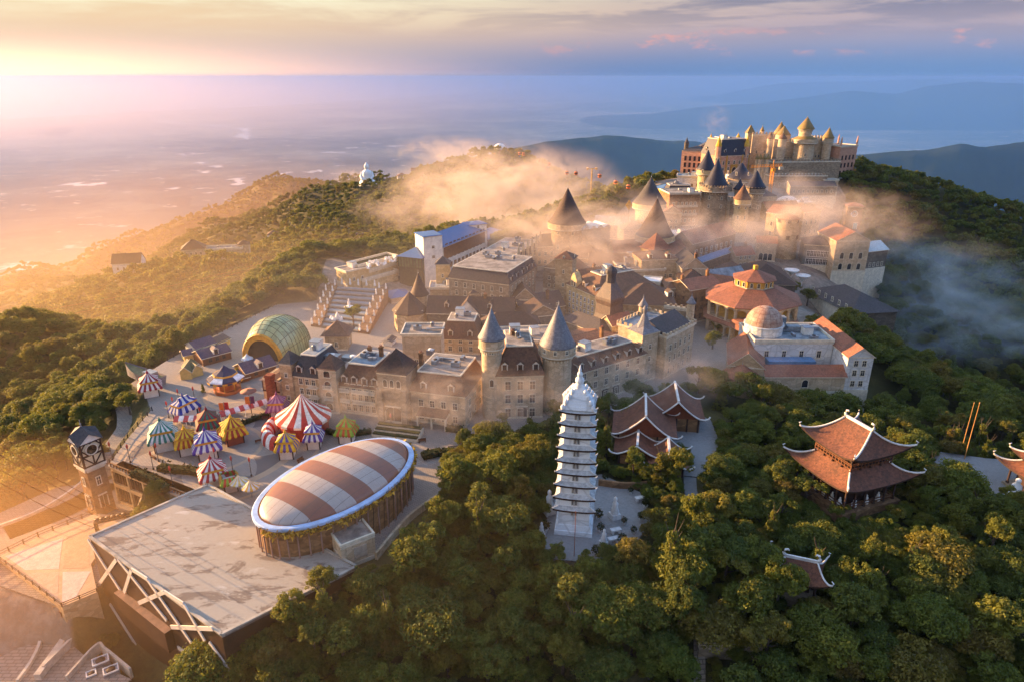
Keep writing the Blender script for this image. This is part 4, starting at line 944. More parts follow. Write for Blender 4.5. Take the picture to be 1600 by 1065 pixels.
def big_top():
    x, y = G(477, 672, 0); p = empty('circus_tent', (x, y, 0), .2, 'red and white striped big top tent', 'tent')
    r = 6.6; MB().lathe([(r*.86, 0), (r*.86, 4.4)], 24, smooth=False).build('wall', [cloth(178, 60, 42)], p)
    b = MB(); b.lathe([(r, 3.6), (r, 4.2), (r*.62, 5.7), (r*.3, 7.6), (.1, 9.8)], 24, smooth=False, mats=[0, 1]); b.build('canopy', [cloth(200, 54, 40), cloth(236, 224, 206)], p)
    MB().tube([(0,0,9.6),(0,0,11)], .05).build('pole', [METAL], p)
    t = MB(); n = 9; pts = []
    for i in range(n+1):
        a = R(150+i*9); pts.append(Vector((8.6*math.cos(a), 8.6*math.sin(a)-1.0, 0)))
    for i in range(n):
        q, w = pts[i], pts[i+1]; ring = lambda c, c2: [c+Vector((math.cos(R(200))*0, 0, 0))+Vector((math.cos(k*math.pi/8)*1.5*(c.normalized().x), math.cos(k*math.pi/8)*1.5*c.normalized().y, 2.9*math.sin(k*math.pi/8))) for k in range(9)]
        A, B = ring(q, w), ring(w, q); t.add(A+B, [(k, k+1, 10+k, 9+k) for k in range(8)], i % 2)
    t.build('entrance_tunnel', [cloth(204, 62, 46), cloth(236, 226, 214)], p)
big_top()
def awning(pa, pb, label, w=2.4, h=2.5):
    A, B = Vector((*G(*pa, 0), 0)), Vector((*G(*pb, 0), 0)); d = B-A; L_ = d.length; rz = math.atan2(d.y, d.x); n = int(L_/1.1)
    p = empty('awning', tuple((A+B)/2), rz, label, 'awning', 'striped awnings over the plaza counters')
    b = MB()
    for i in range(n):
        x0, x1 = -L_/2+L_*i/n, -L_/2+L_*(i+1)/n; b.add([(x0,-w/2,h-.3),(x1,-w/2,h-.3),(x1,0,h+.5),(x0,0,h+.5),(x1,w/2,h-.3),(x0,w/2,h-.3),(x0,-w/2,h-.65),(x1,-w/2,h-.65)], [(0,1,2,3),(3,2,4,5),(6,7,1,0)], i % 2)
    b.build('canopy', [cloth(206, 84, 76), cloth(236, 228, 220)], p)
    q = MB().box(-.06, .06, -.06, .06, 0, h-.2).mesh('post', [WHITE])
    for i in range(max(2, n//4)+1):
        x = -L_/2+L_*i/max(2, n//4)
        for s in (-1, 1): put('post', q, p, (x, s*w*.42, 0))
awning((345, 659), (418, 638), 'long red and white awning running to the half timbered gable'); awning((276, 666), (314, 665), 'short red and white awning behind the green stall')
def carousel():
    x, y = G(356, 610, 0); p = empty('carousel', (x, y, 0), .2, 'eight sided carousel kiosk with white and dark roof', 'carousel')
    MB().lathe([(3.6, 0), (3.6, .8), (2.4, .83), (2.2, 4.2)], 8, smooth=False).build('base', [plain('carousel_orange', srgb(170, 96, 50), .7, .3)], p)
    c = MB().tube([(0, 0, .8), (0, 0, 4.2)], .12, 6).mesh('column', [GOLD])
    for i in range(8): a = i*math.pi/4; put('column', c, p, (3.4*math.cos(a), 3.4*math.sin(a), 0))
    b = MB(); b.lathe([(4.9, 4.0), (4.7, 4.3), (3.3, 5.0)], 8, smooth=False, mats=[1, 0]); b.lathe([(3.3, 5.0), (3.2, 5.4)], 8, m=2, smooth=False); b.lathe([(3.0, 5.4), (1.5, 6.2), (.1, 7.6)], 8, m=1, smooth=False); b.build('roof', [cloth(226, 226, 232), cloth(64, 60, 84), GOLD], p)
    v = MB(); v.lathe([(4.9, 3.5), (4.9, 4.0)], 24, smooth=False, mats=[0, 1], cap=False); v.build('valance', [GOLD, cloth(70, 66, 90)], p)
carousel()
def hut(label, pa, pb, depth, eave, ridge, wall, tile, **kw):
    return bld('hut', label, pa, pb, 0, eave, ridge, depth, wall=wall, tile=tile, cat='hut', base=.3, plinth=False, **kw)
def bld(name, label, pa, pb, z0, eave, ridge, depth, roof='gable', Y=None, **kw):
    """a building measured off the photo: foot of the front edge, row of the eaves and of the ridge at the middle of the front"""
    if Y is None: A, B = G(*pa, z0), G(*pb, z0)
    else:
        ya, yb = (Y if isinstance(Y, tuple) else (Y, Y)); A, B = D(*pa, ya)[:2], D(*pb, yb)[:2]
        if z0 is None:
            z0 = (vz(*A)+vz(*B))/2; kw['base'] = max(kw.get('base', 2), z0-min(gz(*A), gz(*B))+5)
    m = ((A[0]+B[0])/2, (A[1]+B[1])/2); h = H(eave, m)-z0; dx, dy = B[0]-A[0], B[1]-A[1]; l = math.hypot(dx, dy)
    yr = m[1] + dx/l*(depth/2 if roof in ('gable', 'hip', 'pyr') and kw.get('axis', 'x') == 'x' else (kw.get('inset') or 1.2))
    rise = .4 if ridge is None else max(.3, H(ridge, (0, yr))-z0-h)
    return house(name, label, A, B, depth, z0, h, roof, rise, **kw)
R_PURP = roofing('purple_slate', srgb(86, 72, 92), srgb(66, 54, 72)); R_OLIVE = roofing('olive_thatch', srgb(112, 104, 66), srgb(92, 84, 52))
YWALL = plain('yellow_wall', srgb(206, 176, 104), .8, .2)
hut('timber hut with purple slate roof and one dormer near the railing', (318, 572), (362, 560), 7, 553, 541, WOOD, R_PURP, dorm=1, rows=(.8,), fn=3, ww=.9, wh=1.0, style='wood')
hut('timber hut with purple slate roof before the glass dome', (386, 594), (432, 580), 7.5, 575, 560, WOOD, R_PURP, dorm=1, rows=(.8,), fn=2, ww=.9, wh=1.0, style='wood')
hut('olive roofed cottage stall with cream walls', (283, 593), (300, 592), 6, 580, 570, YWALL, R_OLIVE, axis='y')
hut('second olive roofed cottage stall with cream front', (301, 590), (318, 585), 6, 577, 567, YWALL, R_OLIVE, axis='y')
hut('small square kiosk under a grey roof by the railing', (289, 565), (303, 562), 4, 553, 545, YWALL, R_PURP)
hut('half timbered hut with dark roof at the back of the huts', (308, 556), (338, 546), 6, 539, 529, PLASTER, R_PURP, rows=(.6,), fn=3, ww=.8, wh=.9, style='dark')
hut('yellow walled hut with grey roof at the end of the huts', (342, 545), (360, 537), 6, 532, 525, YWALL, R_SLATE)
hut('low pink awning hut by the carousel', (372, 599), (390, 594), 4, 589, 583, WOOD, R_BROWN)
def boat():
    x, y = G(228, 595, 0); p = empty('boat', (x, y, 0), R(-28), 'grey pointed play boat lying at the plaza edge', 'boat')
    b = MB(); n = 10; vs = []
    for i in range(n+1):
        u = i/n; wd = 1.9*min(1, (u*2.6)**.7); zt = 2.6+1.8*(1-u)**3
        vs += [(-8+15*u, -wd, zt), (-8+15*u, -wd*.55, .2), (-8+15*u, wd*.55, .2), (-8+15*u, wd, zt)]
    b.add(vs, [(4*i+k, 4*i+k+1, 4*i+5+k, 4*i+4+k) for i in range(n) for k in range(3)]+[(4*n, 4*n+1, 4*n+2, 4*n+3)])
    b.add([(vs[4*i+k][0], vs[4*i+k][1]*.9, vs[4*i+k][2]-.4) for i in range(n+1) for k in (0, 3)], [(2*i, 2*i+1, 2*i+3, 2*i+2) for i in range(n)], 1)
    b.build('hull', [plain('grey_hull', srgb(126, 120, 122), .8, .3), plain('olive_deck', srgb(120, 112, 76), .8, .3)], p)
    MB().box(1, 4.5, -1.2, 1.2, 2.2, 3.6).build('cabin', [METAL], p)
boat()
# ------------------------------------------------------------------ lamp posts, flags, parasol ring, hedges
def pole_mesh(h):
    k = ('pole', h)
    if k not in _cache:
        b = MB(); b.lathe([(.2, 0), (.2, .4), (.09, .5), (.07, h)], 8, m=0); b.lathe([(.1, h-.5), (.22, h-.2), (.22, h+.35), (.05, h+.7)], 8, m=1, smooth=False); _cache[k] = b.mesh('lamp', [RAILM, plain('lamp_red', srgb(176, 66, 52), .6, .2)])
    return _cache[k]
for i, (px, py, t, lab) in enumerate(((264,652,628,'beside the long blue stall'),(281,632,612,'behind the long blue stall'),(305,628,614,'second behind the long blue stall'),(273,645,622,'between two poles by the blue stall'),(204,722,695,'near the iron railing'),(240,733,706,'in front of the green stall'),(248,720,700,'left of the green stall counter'),(365,741,720,'before the curved hedge'),(393,743,722,'between hedge and oval dome'),(270,757,740,'on the arcade roof'),(338,727,710,'in front of the purple stall'),(176,718,696,'nearest the clock tower'),(316,662,645,'behind the short awning'),(612,672,655,'behind the oval dome'))):
    x, y = G(px, py, 0); h = max(4, min(7, H(t, (x, y)))); tag(put('lamp_post', pole_mesh(round(h)), None, (x, y, 0)), 'red topped lamp pole '+lab, 'lamp post', 'red topped lamp poles on the plaza')
for px, py, c, c2, lab in ((354,658,(228,116,40),(206,40,36),'orange and red banner flags by the long awning'),(394,648,(232,120,40),(110,60,90),'orange and plum banner flags near the mauve stall')):
    x, y = G(px, py, 0); p = empty('flag_pole', (x, y, 0), .1, lab, 'flag'); MB().tube([(0,0,0),(0,0,5.4)], .06).build('pole', [RAILM], p)
    MB().box(-1.2, -.1, -.03, .03, 3.2, 5.2).build('flag', [cloth(*c)], p); MB().box(.1, 1.1, -.03, .03, 3.3, 5.3).build('flag', [cloth(*c2)], p)
x, y = G(393, 644, 0); p = empty('parasol', (x, y, 0), 0, 'thin brown ring parasol on a tall pole by the awning', 'parasol'); MB().tube([(0,0,0),(0,0,6.4)], .09).build('pole', [RAILM], p); MB().lathe([(.3, 6.5), (2.0, 6.1), (2.0, 6.0), (.3, 6.3)], 16).build('canopy', [plain('ring_brown', srgb(150, 104, 84), .8, .3)], p)
LEAFH = plain('hedge_leaf', (.050, .055, .018), .9, .6, 2.5, spec=.1)
def hedge(label, pts, w, h, z=0.0, n=70):
    """a clipped hedge of leaf clusters along a line of world points"""
    rr = random.Random(len(label)*31+int(pts[0][0])); b = MB(); P = [Vector((x, y, z)) for x, y in pts]; L_ = sum((q-p).length for p, q in zip(P[:-1], P[1:]))
    for p, q in zip(P[:-1], P[1:]):
        l = (q-p).length; d = (q-p)/max(l, .01); s = Vector((-d.y, d.x, 0)); b.beam(p+Vector((0,0,h*.42)), q+Vector((0,0,h*.42)), w*.7, h*.8)
        for i in range(int(l*n/2)):
            c = p+d*rr.uniform(0, l)+s*rr.uniform(-.5, .5)*w+Vector((0,0,rr.uniform(.15, 1.0)*h)); e = rr.uniform(.12, .3)
            v = [c+Vector((rr.gauss(0,e), rr.gauss(0,e), rr.gauss(0,e))) for _ in range(4)]; b.add(v, [(0,1,2),(1,3,2)])
    o = Vector(P[0]); b.v = [(x-o.x, y-o.y, zz-o.z) for x, y, zz in b.v]
    return tag(b.build('hedge', [LEAFH], None, tuple(o)), label, 'hedge')
hedge('curved dark hedge bed in front of the ring of stalls', [G(*q, 0) for q in ((250,733),(275,736),(300,738),(325,744),(340,750))], 2.6, 1.5)
hedge('hedge on the roof of the arcade building', [G(*q, 0) for q in ((210,742),(235,752),(262,768))], 2.4, 1.7)
hedge('hedge strip beside the long red and white awning', [G(*q, 0) for q in ((378,664),(420,648))], 1.3, 1.2)
hedge('planting bed along the front of the stone hotel', [G(*q, 0) for q in ((470,668),(540,682),(580,676))], 1.6, 1.3)
hedge('low hedge bed beside the hotel steps', [G(*q, 0) for q in ((697,672),(722,674))], 2.0, 1.6)
hedge('bed of shrubs right of the oval dome', [G(*q, 0) for q in ((660,715),(690,708),(712,712))], 3, 1.4)
for i, (px, py, lab) in enumerate(((606,676,'left'),(640,680,'right'))):
    x, y = G(px, py, 0); b = MB()
    for k in range(3): b.box(-3, 3, -2.6+k*1.5, -1.3+k*1.5, 0, .7+.5*k, 0); b.box(-2.8, 2.8, -2.5+k*1.5, -1.4+k*1.5, .7+.5*k+.003, 1.0+.5*k, 1)
    tag(b.build('planter', [TRIM, LEAFH], None, (x, y, 0), R(-14)), 'stepped planter on the %s of the hotel door' % lab, 'planter')
def car(px, py, z0, col, rz, label):
    x, y = G(px, py, z0); z = gz(x, y)+.3; p = empty('car', (x, y, z), rz, label, 'car')
    b = MB(); pr = [(-2.1,.35),(-2.1,.85),(-1.9,.95),(-1.5,1.0),(-1.0,1.5),(.7,1.5),(1.3,1.0),(2.0,.85),(2.1,.6),(2.1,.35)]
    n = len(pr); b.add([(x_,-.85,z_) for x_, z_ in pr]+[(x_,.85,z_) for x_, z_ in pr], [tuple(range(n)), tuple(range(2*n-1, n-1, -1))]+[(i,n+i,n+(i+1)%n,(i+1)%n) for i in range(n)]); b.build('body', [plain('car_%d' % col[0], srgb(*col), .3, .05)], p)
    for sx in (-1.3, 1.3):
        for sy in (-.8, .8): w = MB().lathe([(.34,-.1),(.34,.1)], 10).build('wheel', [RAILM], p, (sx, sy, .34)); w.rotation_euler = (R(90), 0, 0)
    MB().add([(-1.45,-.86,1.02),(1.2,-.86,1.02),(.65,-.86,1.42),(-.98,-.86,1.42)], [(0,1,2,3)]).build('window', [GLASSD], p)
car(122, 647, -9, (226,226,230), .3, 'white car parked on the dirt road behind the trees'); car(128, 648, -9, (70,70,130), .4, 'blue car parked beside the white car on the dirt road'); 
# ------------------------------------------------------------------ roof plant at the bottom edge
def vent(px, py, z0, w, d, h, label, rz=.6):
    x, y = G(px, py, z0); p = empty('roof_unit', (x, y, z0), rz, label, 'roof unit', 'metal plant units in the yard at the bottom edge')
    MB().box(-w/2, w/2, -d/2, d/2, -8, h).build('body', [METAL], p); f = MB()
    for q in ((-w/2, w/2, -d/2, -d/2+.2), (-w/2, w/2, d/2-.2, d/2), (-w/2, -w/2+.2, -d/2+.2, d/2-.2), (w/2-.2, w/2, -d/2+.2, d/2-.2)): f.box(*q, h+.003, h+.25)
    f.build('frame', [WHITE], p); MB().lathe([(w*.3, h+.01), (w*.3, h+.2), (w*.1, h+.25)], 10).build('fan', [RAILM], p)
for a in ((160,1042,-17,2.6,1.9,1.6,'upper framed metal unit in the plant yard'),(176,1056,-17,2.4,1.8,1.5,'lower framed metal unit in the plant yard'),(145,1060,-17,1.6,1.4,1.2,'small metal unit at the edge of the plant yard')): vent(*a)
wall_thing('pale kerb wall round the plant yard', [G(*q, -16) for q in ((105,1062),(152,1012),(166,1018),(205,1050))], 1.0, .4, M_KERB, -16)
# ------------------------------------------------------------------ village
def vz(x, y):
    z = gz(x, y)
    return max(z, float(np.interp(y, (225, 300, 345, 430), (0, 5, 12, 20)))) if -30 < x < 215 and 225 < y < 475 else z
def XY(px, py, Y): return D(px, py, Y)[:2]
def rt(label, px, Y, half, eave, tip, z0=None, base_py=None, half_roof=None, **kw):
    """a tower measured off the photo: column, depth, half width in photo pixels, rows of eave and tip"""
    x, y, ze = D(px, eave, Y); z0 = vz(x, y) if z0 is None else z0; kw['base'] = max(kw.get('base', 2.5), z0-gz(x, y)+3); s = Y/ray(px, eave)[1]/F; h = ze-z0; ch = H(tip, (x, y))-ze
    if half_roof: kw['crown'] = half_roof*s
    return round_tower(kw.pop('name', 'round_tower'), label, (x, y), z0, half*s, h, ch, **kw)
def sq(label, px, Y, width, eave, tip, z0=None, depth=None, rz=0.0, **kw):
    x, y, ze = D(px, eave, Y); z0 = vz(x, y) if z0 is None else z0; kw['base'] = max(kw.get('base', 2.5), z0-gz(x, y)+3); s = Y/ray(px, eave)[1]/F; w = width*s
    return square_tower(kw.pop('name', 'square_tower'), label, (x, y), z0, w, depth or w, ze-z0, max(.3, H(tip, (x, y+(depth or w)/2))-ze), rz, **kw)
def balcony(p, x, z, w=3.0, d=1.2, y=0.0):
    b = MB(); b.box(x-w/2, x+w/2, y-d, y-.003, z, z+.2); n = int(w/.35)
    for i in range(n+1): q = x-w/2+.08+(w-.16)*i/n; b.box(q-.06, q+.06, y-d+.05, y-d+.17, z+.203, z+.95)
    b.box(x-w/2, x+w/2, y-d, y-d+.22, z+.953, z+1.1); b.build('balcony', [TRIM], p)
# -------- the stone hotel along the plaza, left to right
FG0 = Vector((*G(445, 632, 0), 0)); FG1 = Vector((*G(729, 668, 0), 0)); HD = (FG1-FG0).normalized(); HN = Vector((HD.y, -HD.x, 0))
def onrow(px):
    """ground point of the hotel's front line under photo column px"""
    lo, hi = -.2, 1.2
    for _ in range(40):
        m = (lo+hi)/2; q = FG0+(FG1-FG0)*m; dep = q.y*CP_+CAMZ*SP_; c = 800+F*q.x/dep
        lo, hi = (m, hi) if c < px else (lo, m)
    return FG0+(FG1-FG0)*m
def rowb(label, p0, p1, eave, ridge, depth, off=0.0, name='hotel_wing', roof='mans', **kw):
    A, B = onrow(p0)+HN*off, onrow(p1)+HN*off; m = (A+B)/2; h = H(eave, m); rise = .4 if ridge is None else max(.3, H(ridge, (0, m.y+(kw.get('inset') or (depth/2 if roof != 'mans' else 1.4))))-h)
    return house(name, label, A[:2], B[:2], depth, 0, h, roof, rise, cat=kw.pop('cat', 'hotel'), **kw)
gm = rowb('half timbered gable house with a tall brick chimney at the hotel end', 420, 446, 592, 584, 7, 1.5, 'gable_house', 'gable', wall=S_CREAM, tile=R_BROWN, axis='y', cat='house', rows=(1.2, 4.0), fn=2, ww=.8, wh=1.2)
cb = MB(); cb.box(-.9, .9, -.9, .9, 0, 9.6); cb.box(-1.05, 1.05, -1.05, 1.05, 9.0, 9.4); cb.build('chimney', [S_BRICK], gm, (.6, -.9, 0))
tb = MB()
for i in range(5): tb.box(-gm['w']/2+gm['w']*i/5, -gm['w']/2+gm['w']*i/5+.18, -.1, -.003, gm['h']*.55, gm['h'])
tb.box(-gm['w']/2, gm['w']/2, -.14, -.101, gm['h']*.55, gm['h']*.6); tb.build('timber_frame', [TIMBER], gm)
rowb('cream corner tower with dark hip roof at the hotel end', 446, 464, 568, 546, 5.0, .5, 'corner_tower', 'pyr', wall=S_CREAM, tile=R_SLATE, cat='tower', rows=(2.0, 5.0, 8.4), fn=1, ww=.7, wh=1.1)
a = rowb('hotel wing with black mansard roof and two dormers', 464, 506, 588, 556, 12, 0, wall=S_CREAM, tile=R_SLATE, rows=(1.2, 4.0, 6.7), fn=3, dorm=2, ww=.95, wh=1.5, flat=FLATB)
balcony(a, 2.0, 3.3, 2.6); balcony(a, 2.0, 6.1, 2.6)
a = rowb('hotel stair tower with rust brown pyramid roof', 507, 534, 577, 551, 5.2, 1.2, 'stair_tower', 'pyr', wall=S_PALE, tile=R_BROWN, cat='tower', rows=(1.0, 4.1, 7.0, 10.0), fn=1, style='arch', ww=1.7, wh=1.9)
for z in (3.7, 6.7): balcony(a, 0, z, 2.6, .5)
a = rowb('hotel wing with brown mansard roof, three dormers and long balconies', 535, 597, 605, 571, 13, 0, wall=S_PALE, tile=R_BROWN, rows=(1.0, 3.9, 6.6), fn=5, dorm=4, ww=1.0, wh=1.7, flat=FLATB, chim=((.5, .6, 1.0, 3.0), (-.2, .7, 1.0, 2.0)))
for z in (3.4, 6.2): balcony(a, 1.2, z, 6.2); balcony(a, -3.9, z, 2.6)
a = rowb('large rough stone tower with dark pointed roof over the hotel door', 599, 643, 583, 543, 7.4, 1.8, 'stone_tower', 'pyr', wall=S_GREY, tile=R_DKBR, cat='tower', rows=(9.6,), fn=3, style='arch', ww=1.0, wh=1.9)
put('door', door_mesh(4.0, 4.2), a, (0, -.006, 0))
for s in (-1, 1): MB().box(-.7, .7, -.9, -.09, -1, 9.2).build('buttress', [S_GREY], a, (s*(a['w']/2-.7), 0, 0))
a = rowb('hotel wing with porch and two dormers at the right end of the row', 644, 728, 614, 584, 15, 0, wall=S_PALE, tile=R_BROWN, rows=(1.0, 4.6), fn=4, rn=3, dorm=2, ww=1.1, wh=1.7, chim=((-.85, .35, 1.0, 3.6),))
pb = MB(); pb.box(-4.6, 3.0, -3.0, -.003, 3.0, 3.4); pb.add([(-4.7,-3.1,3.403),(3.1,-3.1,3.403),(3.1,-.01,4.4),(-4.7,-.01,4.4)], [(0,1,2,3)], 1)
for x in (-4.4, -.8, 2.8): pb.box(x-.2, x+.2, -2.9, -2.5, 0, 3)
pb.build('porch', [TRIM, R_BROWN], a)
def plant(px, py, z, w, d, h, label, mat=METAL, rz=-.25, kind='roof_unit'):
    x, y = G(px, py, z); p = MB(); p.box(-w/2, w/2, -d/2, d/2, 0, h); p.lathe([(min(w, d)*.3, h), (min(w, d)*.3, h+.25), (.1, h+.3)], 10, m=1)
    return tag(p.build(kind, [mat, WHITE], None, (x, y, z), rz), label, 'roof unit', 'roof plant on the hotel roofs')
for q in ((520,560,11.8,4,2.2,1.2,'long grey roof unit behind the rust brown stair tower'),(552,562,11.8,5.5,2.4,1.0,'widest roof unit behind the hotel chimney'),(575,574,11.8,3,1.6,1.1,'small roof unit right of the hotel chimney'),(673,553,11.5,1.8,1.8,1.3,'white round vent on the right hotel wing'),(672,568,11.5,1.6,1.6,1.0,'lower white vent on the right hotel wing')): plant(*q)
sk = MB()
for i in range(12): sk.box(-3+.5*i, -2.72+.5*i, -2.2, 2.2, .25, .4)
sk.box(-3.1, 3.1, -2.3, 2.3, 0, .2); x, y = G(696, 562, 11.6); tag(sk.build('skylight', [METAL], None, (x, y, 11.6), -.2), 'slatted skylight panel on the right hotel wing', 'skylight')
bld('pavilion', 'white railed flat roof pavilion behind the stone hotel', (630, 560), (690, 560), 0, 524, None, 9, 'flat', Y=180, wall=S_PALE, cat='building', rows=(3.2,), fn=5)
# -------- behind the hotel
rt('octagon stone tower with low slate cone beside the fountain', 641, 219, 26, 485, 457, 0, half_roof=29, sides=8, corbel=False, bell=False, wall=S_CREAM, tile=R_DKBR, rows=(1.0, 5.6), nw=3, a0=-90, name='octagon_tower')
rt('slim round tower with dark witch hat roof behind the octagon tower', 655, 229, 12, 460, 428, 0, half_roof=15, corbel=False, wall=S_CREAM, tile=R_DKBR)
a = bld('timber_house', 'long dark roofed house with half timbered centre gable', (668, 508), (802, 510), 0, 490, 463, 11, 'gable', Y=(216, 214), wall=S_DARK, tile=R_DKBR, rows=(.9,), fn=7, ww=.9, wh=1.6, style='wood', dorm=0, cat='house')
add_dormer(a, -8, -.1+1.5, a['h']+1.5, 0, R_DKBR, 1.4, 1.3); add_dormer(a, 6.5, 1.4, a['h']+1.5, 0, R_DKBR, 1.4, 1.3)
g = MB(); w = 4.2; hh = a['h']; g.add([(-w,-.9,0),(w,-.9,0),(w,-.9,hh),(0,-.9,hh+4.6),(-w,-.9,hh),(-w,-.003,0),(w,-.003,0)], [(0,1,2,3,4),(0,4,5),(1,6,2)], 0)
g.add([(-w-.4,-1.3,hh-.4),(0,-1.3,hh+4.8),(w+.4,-1.3,hh-.4),(-w-.4,5,hh-.4),(0,5,hh+4.8),(w+.4,5,hh-.4)], [(0,1,4,3),(1,2,5,4)], 1)
for i in range(7): q = -w+.3+2*w*i/7; g.box(q, q+.2, -1.0, -.903, hh*.4, hh+max(0, 4.2*(1-abs(q)/w)))
g.box(-w, w, -1.04, -.995, hh*.95, hh+.1); g.box(-w, w, -1.04, -.995, hh*.38, hh*.45); g.build('gable', [PLASTER, R_DKBR, TIMBER], a, (-.8, 0, 0))
bld('house', 'dark slate house below the big stone hotel with white chimney', (815, 508), (882, 500), 0, 482, 458, 10, 'gable', Y=(222, 230), wall=S_GREY, tile=R_SLATE, rows=(1.5, 4.4), fn=4, chim=((.3, .2, .6, 3.2),), cat='house')
bld('house', 'brown roofed house with two dormers between hotel and cone tower', (690, 552), (750, 554), 0, 530, 503, 11, 'mans', wall=S_CREAM, tile=R_BROWN, dorm=2, rows=(1.0, 3.6), fn=3, rn=2, cat='house')
rt('small corner turret beside the brown roofed house', 706, 205, 7, 512, 500, 0, half_roof=9, corbel=False, wall=S_CREAM, tile=R_SLATE, name='turret')
sq('little octagonal yard house with brown pointed roof beside the glass dome', 524, 198.5, 34, 524, 500, 0, wall=S_CREAM, tile=R_BROWN, rows=(1.2,), ov=1.2, name='garden_tower')
bld('shed', 'white garden shed with grey roof below the fountain', (599, 540), (612, 541), 0, 533, 528, 4, 'gable', wall=PLASTER, tile=R_SLATE, cat='shed', axis='y', plinth=False)
# -------- the two front cone towers, the wings and the crenellated end
rt('left of the two front cone towers with narrow stone shaft', 768, 155, 16, 527, 484, 0, half_roof=21.5, wall=S_PALE, tile=R_CONE, rows=(17.6, 9), nw=1, a0=-90, wstyle='arch', ww=.9, wh=1.9)
rt('broad front cone tower with ring of small openings', 871, 158, 23, 537, 478, 0, half_roof=28.5, wall=S_PALE, tile=R_CONE, rows=(16.9,), nw=10, ww=.6, wh=.9)
a = bld('hotel_wing', 'stone wing with three dormers between the two front cone towers', (777, 654), (848, 652), 0, 586, 540, 16, 'mans', wall=S_PALE, tile=R_BROWN, rows=(.6, 4.4, 8.0), fn=3, dorm=3, ww=1.3, wh=2.2, cat='hotel', inset=3.0, chim=((-.2, .6, 1.0, 1.6),))
put('door', door_mesh(2.6, 3.2), a, (.4, -.009, 0))
for i, (u, v) in enumerate(((-1.5, 6), (.5, 7.5), (2.5, 5.5))): 
    x, y = a.location.x+u, a.location.y+v; tag(MB().lathe([(.7, 0), (.7, .5), (1.0, .55), (.2, 1.0)], 10).build('roof_vent', [WHITE], None, (x, y, a['h']+(H(540, (0, y))-a['h'])*1.0+.1)), ('left', 'middle', 'right')[i]+' white round vent on the flat top behind the front cone tower', 'roof vent', 'white vents behind the front cone tower')
a = bld('hotel_wing', 'long stone wing with six dormers right of the broad cone tower', (897, 638), (1006, 602), 0, 567, 545, 12, 'mans', wall=S_PALE, tile=R_BROWN, rows=(.6, 4.2, 7.4), fn=6, dorm=6, ww=1.1, wh=1.7, cat='hotel', inset=3.4, chim=((-.55, .85, .9, 3.2), (.45, .9, .9, 3.0)))
for i in range(3): put('door', door_mesh(2.4, 3.0), a, (-6+i*3.9, -.012, 0))
a = sq('square stair tower with small bell spire at the crenellated wing', 1017, 176, 33, 520, 500, 0, wall=S_PALE, tile=R_CONE, rz=.55, rows=(2, 6, 9.6), rn=1, ww=.7, wh=1.3)
x, y, z = D(1017, 500, 179); MB().lathe([(2.3, a['h']+.8), (1.3, a['h']+2.6), (.7, a['h']+4.4), (.45, a['h']+4.6), (.5, a['h']+5.9), (.75, a['h']+6.0), (.1, a['h']+7.2)], 8, smooth=False).build('spire', [R_CONE], a, (0, a['d']/2, 0))
a = bld('castle_wing', 'crenellated pale stone wing with grey lean to roof', (1036, 592), (1079, 567), 0, 517, None, 16, 'flat', wall=S_PALE, cat='castle', rows=(1.0, 4.6, 8.0), fn=5, rn=4, ww=.9, wh=1.7, flat=FLATB)
mb = MB(); merlons(mb, -a['w']/2-.4, a['w']/2+.4, -.4, 16.4, a['h']+.63, w=.9, gap=.8); mb.build('battlement', [S_PALE], a)
MB().add([(-a['w']/2+.8,.6,a['h']+.3),(a['w']/2-.8,.6,a['h']+.3),(a['w']/2-.8,6.5,a['h']+3.4),(-a['w']/2+.8,6.5,a['h']+3.4),(a['w']/2-.8,6.5,a['h']+.3),(-a['w']/2+.8,6.5,a['h']+.3)], [(0,1,2,3),(1,4,2),(0,3,5),(3,2,4,5)]).build('roof', [R_SLATE], a)
rt('small corner turret with pointed cap at the far corner of the crenellated wing', 1080, 197, 6, 474, 463, 0, half_roof=7.5, corbel=False, wall=S_PALE, tile=R_CONE, name='turret')
rt('small watch turret with pointed cap behind the bell spire', 1005, 196, 6.5, 478, 466, 0, half_roof=8, corbel=False, wall=S_PALE, tile=R_CONE, name='turret')
a = bld('curtain_wall', 'crenellated wall between the two small turrets', (1032, 545), (1078, 532), 0, 483, None, 1.2, 'flat', Y=(203, 199), wall=S_GREY, cat='wall', ov=.05)
mb = MB(); merlons(mb, -a['w']/2, a['w']/2, 0, 1.2, a['h']+.63, sides='f'); mb.build('battlement', [S_GREY], a)
bld('pergola', 'wide striped brown pergola roof over the hotel court', (885, 560), (975, 540), 0, 538, 520, 13, 'hip', Y=(184, 196), wall=S_BROWN, tile=roofing('striped_pergola', srgb(150, 104, 76), srgb(110, 76, 56), .9), cat='pergola')
# -------- sandstone hotel, bell spire, barn and the crowded centre
a = bld('sandstone_hotel', 'tall sandstone hotel with four rows of windows and gable dormer', (884, 489), (931, 512), 0, 453, 428, 26, 'mans', wall=S_SAND, tile=R_BROWN, rows=(.7, 3.0, 5.3, 7.5), fn=7, ww=.8, wh=1.3, cat='hotel', style='slim', inset=6.5, dorm=3)
gd = MB(); gd.add([(-1.8,-.2,a['h']-.5),(1.8,-.2,a['h']-.5),(1.8,-.2,a['h']+2.4),(.9,-.2,a['h']+4.2),(0,-.2,a['h']+5.2),(-.9,-.2,a['h']+4.2),(-1.8,-.2,a['h']+2.4)]+[(-1.8,2,a['h']-.5),(1.8,2,a['h']-.5),(1.8,2,a['h']+2.4),(.9,2,a['h']+4.2),(0,2,a['h']+5.2),(-.9,2,a['h']+4.2),(-1.8,2,a['h']+2.4)], [tuple(range(7))]+[(i, i+7, (i+1) % 7+7, (i+1) % 7) for i in range(7)]); gdo = gd.build('gable', [S_SAND], a, (-4.5, 0, 0))
